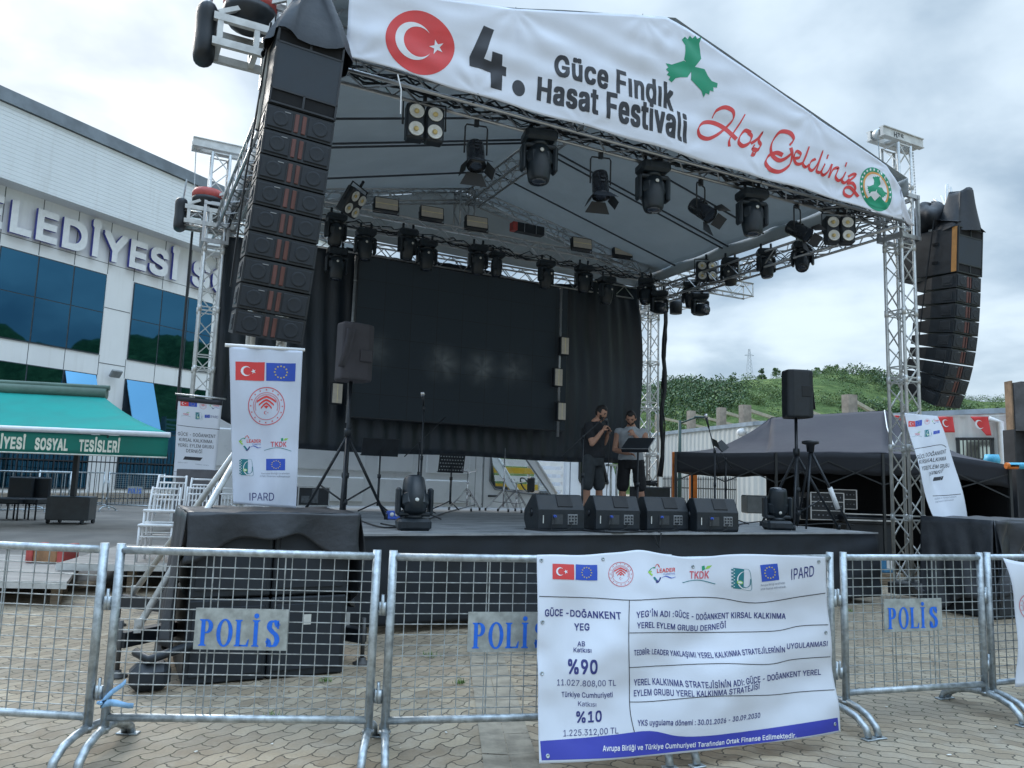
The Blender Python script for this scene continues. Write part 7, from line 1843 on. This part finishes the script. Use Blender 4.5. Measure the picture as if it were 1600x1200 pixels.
# bunting
def flagtri(px,y,w_,h_,kind,lb):
    P_,n,e=wall_at(px,y,.25); s_=P_.y/FOC; t=thing('bunting_flag',lb,'flag',P_,'red flag bunting along the wall')
    fn=lambda u,v:P_+e*((u-.5)*w_*s_*(1-.15*v if kind=='q' else 1)+.18*w_*s_*v)+Vector((0,0,-h_*s_*v))+n*(.03*math.sin(u*5+v*4))
    m=MB()
    if kind=='q': m.grid(fn,8,8,th=.004)
    else: m.grid(lambda u,v:fn(u*(1-.72*v)+.72*v*.95,v),8,10,th=.004)
    m.build('cloth',PRINT['red'],t)
    if w_>14:
        m=MB(); c_=crescent(.42,.0,.24,16)
        lay(m,P1([(x,y_+.42) for x,y_ in c_]),lambda x,y_:fn(x,y_)+n*.02); m.build('crescent',PRINT['white'],t)
flagtri(1409,650,19,17,'q','red crescent flag of the bunting left of the truss tower'); flagtri(1477,652,20,25,'q','red crescent flag of the bunting beside the leaning banner'); flagtri(1529,652,24,30,'t','long pointed red crescent flag above the barred window'); flagtri(1583,650,22,17,'q','bunched red flag at the steel column')
m=MB(); pts=[wall_at(x,y,.25)[0] for x,y in ((1395,648),(1440,652),(1480,651),(1530,651),(1560,650),(1598,648))]; m.path(pts,.012,4); tag(m.build('bunting_string',WHT),'string carrying the red flags along the wall','string')
p=atY(1549,727,13.3);q=atY(1640,728,13.3); t=thing('blue_pole','light blue horizontal pole with orange clamp at the right gazebo corner','pole',p); m=MB(); m.tube(p+Vector((.3,0,0)),q,.055,10); m.build('pole',mat('light_blue',(.08,.42,.62),.5,0,.1,5),t); m=MB(); m.tube(p+Vector((.25,0,0)),p+Vector((.45,0,.0)),.055,10); m.build('clamp',ORG,t)
m=MB(); q=atY(1550,719,16.5); m.lathe([(.14,-.1),(.16,0),(.13,.12)],TR(q),12); tag(m.build('blue_bucket',MATS['light_blue']),'light blue tub behind the right gazebo eave','tub')
p=atY(1575,815,15); t=thing('grey_railing','grey railing beside the right gazebo wall','railing',(p.x,p.y,0)); m=MB()
for k in range(5): m.tube((p.x+k*.5,p.y+.1*k,0),(p.x+k*.5,p.y+.1*k,1.15),.03,6)
for z in(.6,1.12): m.tube((p.x,p.y,z),(p.x+2.2,p.y+.45,z),.03,6)
m.build('rails',GALV,t)
# tufts of grass in the joints, litter and a stain of leaves
TUFT=mat('tuft_green',(.09,.17,.035),.7,0,.3,20)
for (x,y,r,lb) in ((428,1122,.035,'tiny grass tuft in the paving before the barrier joint'),(672,1026,.05,'grass tuft in the paving beyond the second barrier'),(508,1065,.03,'small weed at the foot of the covered subwoofers'),(720,1068,.03,'weed growing along the drain strip'),(1325,955,.07,'patch of grass by the right end of the stage')):
    p=atZ(x,y,.01); m=MB(); rg=random.Random(int(x))
    for _ in range(46):
        a=rg.uniform(0,2*PI); b_=p+Vector((rg.gauss(0,r*.7),rg.gauss(0,r*.4),0)); tpp=b_+Vector((math.cos(a)*.03,math.sin(a)*.03,rg.uniform(.02,.055))); w_=Vector((math.sin(a),-math.cos(a),0))*.003
        m.add([b_-w_,b_+w_,tpp],[(0,1,2)])
    tag(m.build('grass_tuft',TUFT),lb,'weed')
LIT=mat('litter_white',(.62,.60,.55),.8,0,.2,20)
rg=random.Random(9)
for (x,y,lb) in ((306,1175,'white pebble on the paving left of the barrier foot'),(1385,1105,'white paper scrap on the paving right of the banner'),(1438,1140,'white paper scrap nearer the camera at the right'),(1483,1180,'small white scrap near the bottom right of the paving'),(697,1145,'dry straw bent on the paving by the drain'),(425,1163,'pale leaf scrap below the second barrier')):
    p=atZ(x,y,.006); m=MB(); m.box(p+Vector((0,0,.003)),(rg.uniform(.015,.03),.012,.005),rotz(rg.uniform(0,3)).to_3x3(),.002); tag(m.build('litter',LIT),lb,'litter')

# fine leaf litter and crumbs lying in the joints
lf=MB(); rg=random.Random(21)
for _ in range(420):
    Y=rg.uniform(3.4,9.5); X=rg.uniform(-.72,.72)*Y; a=rg.uniform(0,6.3); r_=rg.uniform(.004,.014); c_=Vector((X,Y,.010)); e1_=Vector((math.cos(a),math.sin(a),rg.uniform(-.1,.3)))*r_; e2_=Vector((-math.sin(a),math.cos(a),rg.uniform(-.1,.2)))*r_*rg.uniform(.25,.6)
    lf.add([c_-e1_,c_+e2_,c_+e1_,c_-e2_],[(0,1,2,3)],mi=rg.randrange(3))
tag(lf.build('leaf_litter',[mat('dry_leaf',(.16,.10,.05),.9),mat('pale_crumb',(.45,.42,.35),.9),mat('dark_crumb',(.05,.045,.04),.9)]),'scattered leaf crumbs and grit on the paving','litter',kind='stuff')
# ================================================================ THE TWO MEN ON THE STAGE
SKIN=mat('skin',(.44,.235,.160),.55,0,.08,14); HAIR=mat('dark_hair',(.012,.010,.010),.6,0,.3,60,.004,200); BEARD=mat('beard',(.035,.024,.020),.8,0,.3,80)
def ellring(c,rx,ry,ax,n=16):
    """ring of an ellipse centred c, in plane normal to ax"""
    ax=Vector(ax).normalized(); x=Vector((1,0,0)); x=(x-ax*x.dot(ax)).normalized(); y=ax.cross(x)
    return [Vector(c)+x*(rx*math.cos(2*PI*k/n))+y*(ry*math.sin(2*PI*k/n)) for k in range(n)]
def loft(m,rings):
    n=len(rings[0]); P=[p for r in rings for p in r]
    F=[(i*n+k,i*n+(k+1)%n,(i+1)*n+(k+1)%n,(i+1)*n+k) for i in range(len(rings)-1) for k in range(n)]
    F.append(list(range(n))[::-1]); F.append([(len(rings)-1)*n+k for k in range(n)]); m.add(P,F,True)
def limb(m,pts,rad): 
    P=[Vector(p) for p in pts]; out=[];rr=[]
    for i in range(len(P)-1):
        for j in range(5):
            t=j/5; p0=P[max(0,i-1)];p1=P[i];p2=P[i+1];p3=P[min(len(P)-1,i+2)]
            out.append(P[i].lerp(P[i+1],t)); rr.append(rad[i]+(rad[i+1]-rad[i])*t)
    out.append(P[-1]); rr.append(rad[-1]); m.path(out,.1,12,radii=rr); 
    for p,r in zip(P,rad): ball(m,p,r)
def ball(m,c,r,sx=1,sy=1,sz=1,n=10,M=None):
    pr=[(r*math.sin(PI*i/8),-r*math.cos(PI*i/8)) for i in range(1,8)]
    MM=TR(c)@(M or Matrix.Identity(4))@Matrix.Diagonal((sx,sy,sz,1)); m.lathe([(.001*r,-r)]+pr+[(.001*r,r)],MM,n)
def head_r(th,ph):      # th azimuth with 0 = face (-y), ph polar from top
    x,y,z=math.sin(ph)*math.sin(th),-math.sin(ph)*math.cos(th),math.cos(ph)
    v=Vector((x*.076,y*.094,z*.118))
    f=max(0,math.cos(th))*math.sin(ph)
    if z<0: k=1+.30*z; v.x*=k; v.y*=(1+.10*z)
    v.y-= .020*math.exp(-((th)/.16)**2)*math.exp(-((z+.14)/.17)**2)*(1 if z>-.36 else .3)      # nose
    v.y-= .006*math.exp(-(th/.55)**2)*math.exp(-((z-.16)/.07)**2)                                  # brow
    v.y+= .007*(math.exp(-((th-.38)/.16)**2)+math.exp(-((th+.38)/.16)**2))*math.exp(-((z-.04)/.08)**2)   # sockets
    v.y-= .007*math.exp(-(th/.30)**2)*math.exp(-((z+.52)/.06)**2)                                  # lips
    v.y-= .009*math.exp(-(th/.35)**2)*math.exp(-((z+.82)/.12)**2)                                  # chin
    return v
def person(label,base,yaw,J,shirt,shorts,sleeve,beardy,hand_fn,headrot,tanktop=False,shoes=None):
    t=thing('person',label,'person',base)
    W_=TR(base)@rotz(yaw)
    body=MB(W_)
    # legs and feet
    for s_ in('r','l'):
        h,k,a=J['hip_'+s_],J['knee_'+s_],J['ank_'+s_]; mid=Vector(k).lerp(Vector(a),.30)+Vector((0,.015,0))
        limb(body,[h,Vector(h).lerp(Vector(k),.5),k,mid,a],[.088,.075,.056,.058,.036])
        f=Vector(a); d=Vector(J.get('toe_'+s_,(0,-1,0))); 
        loft(body,[ellring(f+Vector((0,0,-.03))+d*q,w_,hh,d) for q,w_,hh in((-.07,.028,.030),(-.02,.038,.042),(.06,.042,.032),(.13,.044,.022),(.17,.030,.014))])
    # torso
    pel,wst,chs,nck=[Vector(J[k]) for k in('pelvis','waist','chest','neck')]
    fw=J.get('tw',1.0)
    loft(body,[ellring(pel+Vector((0,0,-.08)),.14*fw,.11,(0,0,1)),ellring(pel,.165*fw,.115,(0,0,1)),ellring(wst,.150*fw,.105,(0,0,1)),ellring(chs,.175*fw,.115,(0,0,1)),ellring(chs+Vector((0,0,.13)),.165*fw,.10,(0,0,1)),ellring(nck+Vector((0,.01,-.03)),.09,.075,(0,0,1)),ellring(nck+Vector((0,.0,.03)),.060,.060,(0,0,1))])
    hd=Vector(J['head']); limb(body,[nck,hd+Vector((0,.02,-.07))],[.060,.056])
    for s_ in('r','l'):
        sh,el,wr=[Vector(J[k+s_]) for k in('sh_','el_','wr_')]
        limb(body,[chs+Vector(((sh.x-chs.x)*.5,0,.10)),sh,sh.lerp(el,.5),el,el.lerp(wr,.35),wr],[.07,.062,.052,.042,.042,.028])
    # head
    HM=TR(hd)@headrot; P=[];nu,nv=28,22
    hm=MB(W_@HM)
    for (mm,sc_) in ((body,1.0),):
        vs=[HM@head_r(2*PI*i/nu-PI,PI*(j+.02)/(nv+.04)) for j in range(nv+1) for i in range(nu)]
        fs=[(j*nu+i,(j+1)*nu+i,(j+1)*nu+(i+1)%nu,j*nu+(i+1)%nu) for j in range(nv) for i in range(nu)]+[list(range(nu)),[nv*nu+i for i in range(nu)][::-1]]
        mm.add(vs,fs,True)
    for sx_ in(-1,1): ball(body,HM@Vector((sx_*.078,.012,-.005)),.026,.35,.75,1.15)
    # hands: palm, four fingers of different length, thumb from the side
    for s_,hf in hand_fn.items():
        wr=Vector(J['wr_'+s_]); dirv,pn,curl,thumb=hf; d=Vector(dirv).normalized(); n=Vector(pn); n=(n-d*n.dot(d)).normalized(); sd=d.cross(n)*thumb
        loft(body,[[wr+d*q+sd*(w_*math.cos(2*PI*k/12))+n*(.013*math.sin(2*PI*k/12)) for k in range(12)] for q,w_ in((0,.026),(.035,.036),(.075,.042),(.095,.038))])
        for i,L in enumerate((.066,.075,.070,.055)):
            o=wr+d*.088+sd*(.030-.020*i); pts=[o]; a=R(8)
            for seg in(.44,.32,.24):
                a+=R(curl); pts.append(pts[-1]+(d*math.cos(a)+n*math.sin(a))*L*seg*1.05)
            body.path(pts,.0085,8,radii=[.0095,.009,.008,.0065])
        o=wr+d*.03+sd*.034; q1=o+(d*.5+sd*.65+n*.45).normalized()*.035; q2=q1+(d*.75+sd*.05+n*.7).normalized()*.03; body.path([o,q1,q2],.01,8,radii=[.012,.010,.008])
    bo=body.build('body',SKIN,t); rm=bo.modifiers.new('fuse','REMESH'); rm.mode='VOXEL'; rm.voxel_size=.0075; rm.use_smooth_shade=True
    sm_=bo.modifiers.new('soften','SMOOTH'); sm_.factor=.5; sm_.iterations=2
    # hair and beard follow the skull
    def shell(name,test,k,mt):
        m=MB(W_); vs=[];nu,nv=40,30
        for j in range(nv+1):
            for i in range(nu):
                th=2*PI*i/nu-PI; v=head_r(th,PI*(j+.02)/(nv+.04)); n=Vector((v.x/.076**2,v.y/.094**2,v.z/.118**2)).normalized(); kk=test(th,v); vs.append(HM@(v+n*(k*kk+.0015*rnd.uniform(-1,1) if kk>0 else -.012)))
        fs=[(j*nu+i,(j+1)*nu+i,(j+1)*nu+(i+1)%nu,j*nu+(i+1)%nu) for j in range(nv) for i in range(nu)]
        m.add(vs,fs,True); m.build(name,mt,t)
    shell('hair',lambda th,v:(1 if (v.z>.070-.006*math.cos(th*3) and abs(th)<1.15) or (v.z>.012 and 1.15<=abs(th)<1.75) or (abs(th)>=1.75 and v.z>-.055) else 0)*(.6+.5*max(0,v.z/.118)),.016,HAIR)
    shell('beard',lambda th,v:1 if (abs(th)<1.35 and v.z<-.030-.02*math.cos(th*2) and v.z>-.125 and not(abs(th)<.28 and -.070<v.z<-.056) and not(abs(th)<.9 and v.z>-.045)) else 0,beardy,BEARD)
    m=MB(W_@HM)
    for sx_ in(-1,1): ball(m,(sx_*.031,-.083,.005),.011,1,.6,.6)
    m.build('eyes',mat('eye_dark',(.03,.025,.022),.2),t)
    m=MB(W_@HM)
    for sx_ in(-1,1): m.path([(sx_*.014,-.096,.021),(sx_*.032,-.094,.026),(sx_*.050,-.084,.020)],.0045,5)
    m.build('eyebrows',HAIR,t)
    m=MB(W_@HM); m.path([(-.022,-.093,-.063),(0,-.099,-.062),(.022,-.093,-.063)],.003,5); m.build('mouth',mat('lips',(.20,.08,.07),.5),t)
    # shirt
    m=MB(W_)
    loft(m,[ellring(pel+Vector((0,0,.00)),.190*fw,.140,(0,0,1)),ellring(pel+Vector((0,0,.06)),.188*fw,.138,(0,0,1)),ellring(wst,.176*fw,.130,(0,0,1)),ellring(chs,.198*fw,.136,(0,0,1)),ellring(chs+Vector((0,0,.12)),.190*fw,.122,(0,0,1)),ellring(nck+Vector((0,.01,-.045)),.125,.098,(0,0,1)),ellring(nck+Vector((0,.008,-.005)),.074,.072,(0,0,1))])
    for s_ in('r','l'):
        sh,el=Vector(J['sh_'+s_]),Vector(J['el_'+s_])
        if tanktop: limb(m,[chs+Vector(((sh.x-chs.x)*.5,0,.09)),sh.lerp(chs+Vector((0,0,.09)),.12)+Vector((0,0,.004)),sh.lerp(el,-.02)],[.085,.076,.070])
        else: limb(m,[chs+Vector(((sh.x-chs.x)*.5,0,.09)),sh,sh.lerp(el,.35),sh.lerp(el,sleeve)],[.085,.080,.072,.070])
    so=m.build('shirt',shirt,t); rm=so.modifiers.new('fuse','REMESH'); rm.mode='VOXEL'; rm.voxel_size=.011; rm.use_smooth_shade=True; q=so.modifiers.new('soften','SMOOTH'); q.factor=.5; q.iterations=4
    tx=bpy.data.textures.get('cloth_folds') or bpy.data.textures.new('cloth_folds','CLOUDS'); tx.noise_scale=.09
    dm=so.modifiers.new('folds','DISPLACE'); dm.texture=tx; dm.strength=.022; dm.mid_level=.5; dm.texture_coords='GLOBAL'
    # shorts
    m=MB(W_); loft(m,[ellring(pel+Vector((0,0,-.13)),.155*fw,.125,(0,0,1)),ellring(pel+Vector((0,0,-.02)),.180*fw,.130,(0,0,1)),ellring(pel+Vector((0,0,.07)),.170*fw,.125,(0,0,1))])
    for s_ in('r','l'):
        h,k=Vector(J['hip_'+s_]),Vector(J['knee_'+s_]); limb(m,[h+Vector((0,0,.02)),h.lerp(k,.5),h.lerp(k,.93)],[.105,.104,.098])
    so=m.build('shorts',shorts,t); rm=so.modifiers.new('fuse','REMESH'); rm.mode='VOXEL'; rm.voxel_size=.012; rm.use_smooth_shade=True; q=so.modifiers.new('soften','SMOOTH'); q.factor=.5; q.iterations=3
    dm=so.modifiers.new('folds','DISPLACE'); dm.texture=tx; dm.strength=.02; dm.mid_level=.5; dm.texture_coords='GLOBAL'
    for s_ in('r','l'):
        f=Vector(J['ank_'+s_]); d=Vector(J.get('toe_'+s_,(0,-1,0))); m=MB(W_)
        loft(m,[ellring(f+Vector((0,0,-.045))+d*q,w_,hh,d) for q,w_,hh in((-.085,.030,.035),(-.03,.044,.052),(.06,.050,.042),(.14,.050,.030),(.185,.032,.018))]); m.build('shoe',shoes or BLKP,t)
    return t,W_
TEE=mat('black_tshirt',(.014,.016,.021),.85,0,.2,12); SHG=mat('charcoal_shorts',(.035,.043,.050),.85,0,.2,12); TNK=mat('grey_tank_top',(.36,.39,.42),.85,0,.12,14); SHB=mat('black_shorts',(.010,.011,.014),.85,0,.2,12)
MB1=SM@Vector((onB(927,700,2.75).x,2.75,DECKZ)); MB2=SM@Vector((onB(986,700,2.75).x,2.75,DECKZ))
VA=math.atan2(-MB1.x,MB1.y)   # turn the figure's frame to the camera's line of sight
J1=dict(hip_r=(-.06,-.06,.90),hip_l=(.05,.09,.90),knee_r=(-.085,-.08,.50),knee_l=(.10,.10,.50),ank_r=(-.10,-.02,.08),ank_l=(.11,.14,.08),toe_r=(.9,-.4,0),toe_l=(.9,-.3,0),
 pelvis=(0,0,.95),waist=(0,0,1.10),chest=(-.01,0,1.28),neck=(.035,0,1.52),head=(.115,-.02,1.645),sh_r=(-.08,-.16,1.42),el_r=(-.02,-.25,1.155),wr_r=(.135,-.20,1.355),sh_l=(.06,.17,1.41),el_l=(.17,.20,1.19),wr_l=(.235,.02,1.36),tw=.98)
man1,W1=person('bearded man in black t-shirt singing into a handheld microphone',MB1,VA,J1,TEE,SHG,.55,.007,{'r':((.45,.05,.75),(.55,.5,-.35),46,-1),'l':((-.1,-.6,.55),(-.3,-.8,0),46,1)},rotz(R(58))@Matrix.Rotation(R(20),4,'X'))
mcp=Vector((.215,-.155,1.50)); md=Vector((-.10,.05,.35)).normalized()
mic_=thing('microphone','handheld black microphone with silver grille held at the singer\'s mouth','microphone',W1@Vector((.20,-.15,1.43)))
m=MB(W1); a_=Vector((.235,-.165,1.36)); b_=Vector((.195,-.135,1.515)); m.path([a_,b_],.0,10,radii=[.013,.019]); m.build('handle',BLKP,mic_)
m=MB(W1); ball(m,b_+(b_-a_).normalized()*.02,.029); m.build('grille',mat('mic_grille',(.10,.11,.12),.4,.6,.2,60),mic_)
m=MB(W1); m.path([a_,a_+Vector((.015,-.01,-.12)),a_+Vector((.0,-.02,-.5)),a_+Vector((-.02,-.03,-.9)),Vector((.2,-.25,.02)),Vector((-.1,-.45,.012))],.006,5); m.build('cable',CAB,mic_)
m=MB(W1)
for k,(x,z) in enumerate(((.10,1.33),(.115,1.345),(.09,1.315))): m.box((x,-.152,z),(.05,.008,.012),Matrix.Rotation(R(30),3,'Y'))
m.build('shirt_print',LENSW,man1)
J2=dict(hip_r=(-.10,0,.89),hip_l=(.11,.0,.89),knee_r=(-.125,-.02,.50),knee_l=(.155,-.02,.50),ank_r=(-.13,.02,.08),ank_l=(.19,.02,.08),toe_r=(-.25,-.95,0),toe_l=(.3,-.95,0),
 pelvis=(0,0,.94),waist=(0,0,1.09),chest=(0,-.01,1.26),neck=(.0,-.02,1.485),head=(.0,-.075,1.60),sh_r=(-.205,-.01,1.385),el_r=(-.255,-.05,1.10),wr_r=(-.03,-.20,1.035),sh_l=(.205,0,1.385),el_l=(.235,-.10,1.14),wr_l=(.07,-.205,1.325),tw=1.08)
man2,W2=person('bearded man in grey sleeveless top looking down at the music stand',MB2,math.atan2(-MB2.x,MB2.y)-R(6),J2,TNK,SHB,.2,.007,{'r':((.9,-.15,-.1),(0,-.3,-.9),24,-1),'l':((-.55,-.1,.75),(-.4,.85,-.2),48,1)},Matrix.Rotation(R(26),4,'X'),tanktop=True)
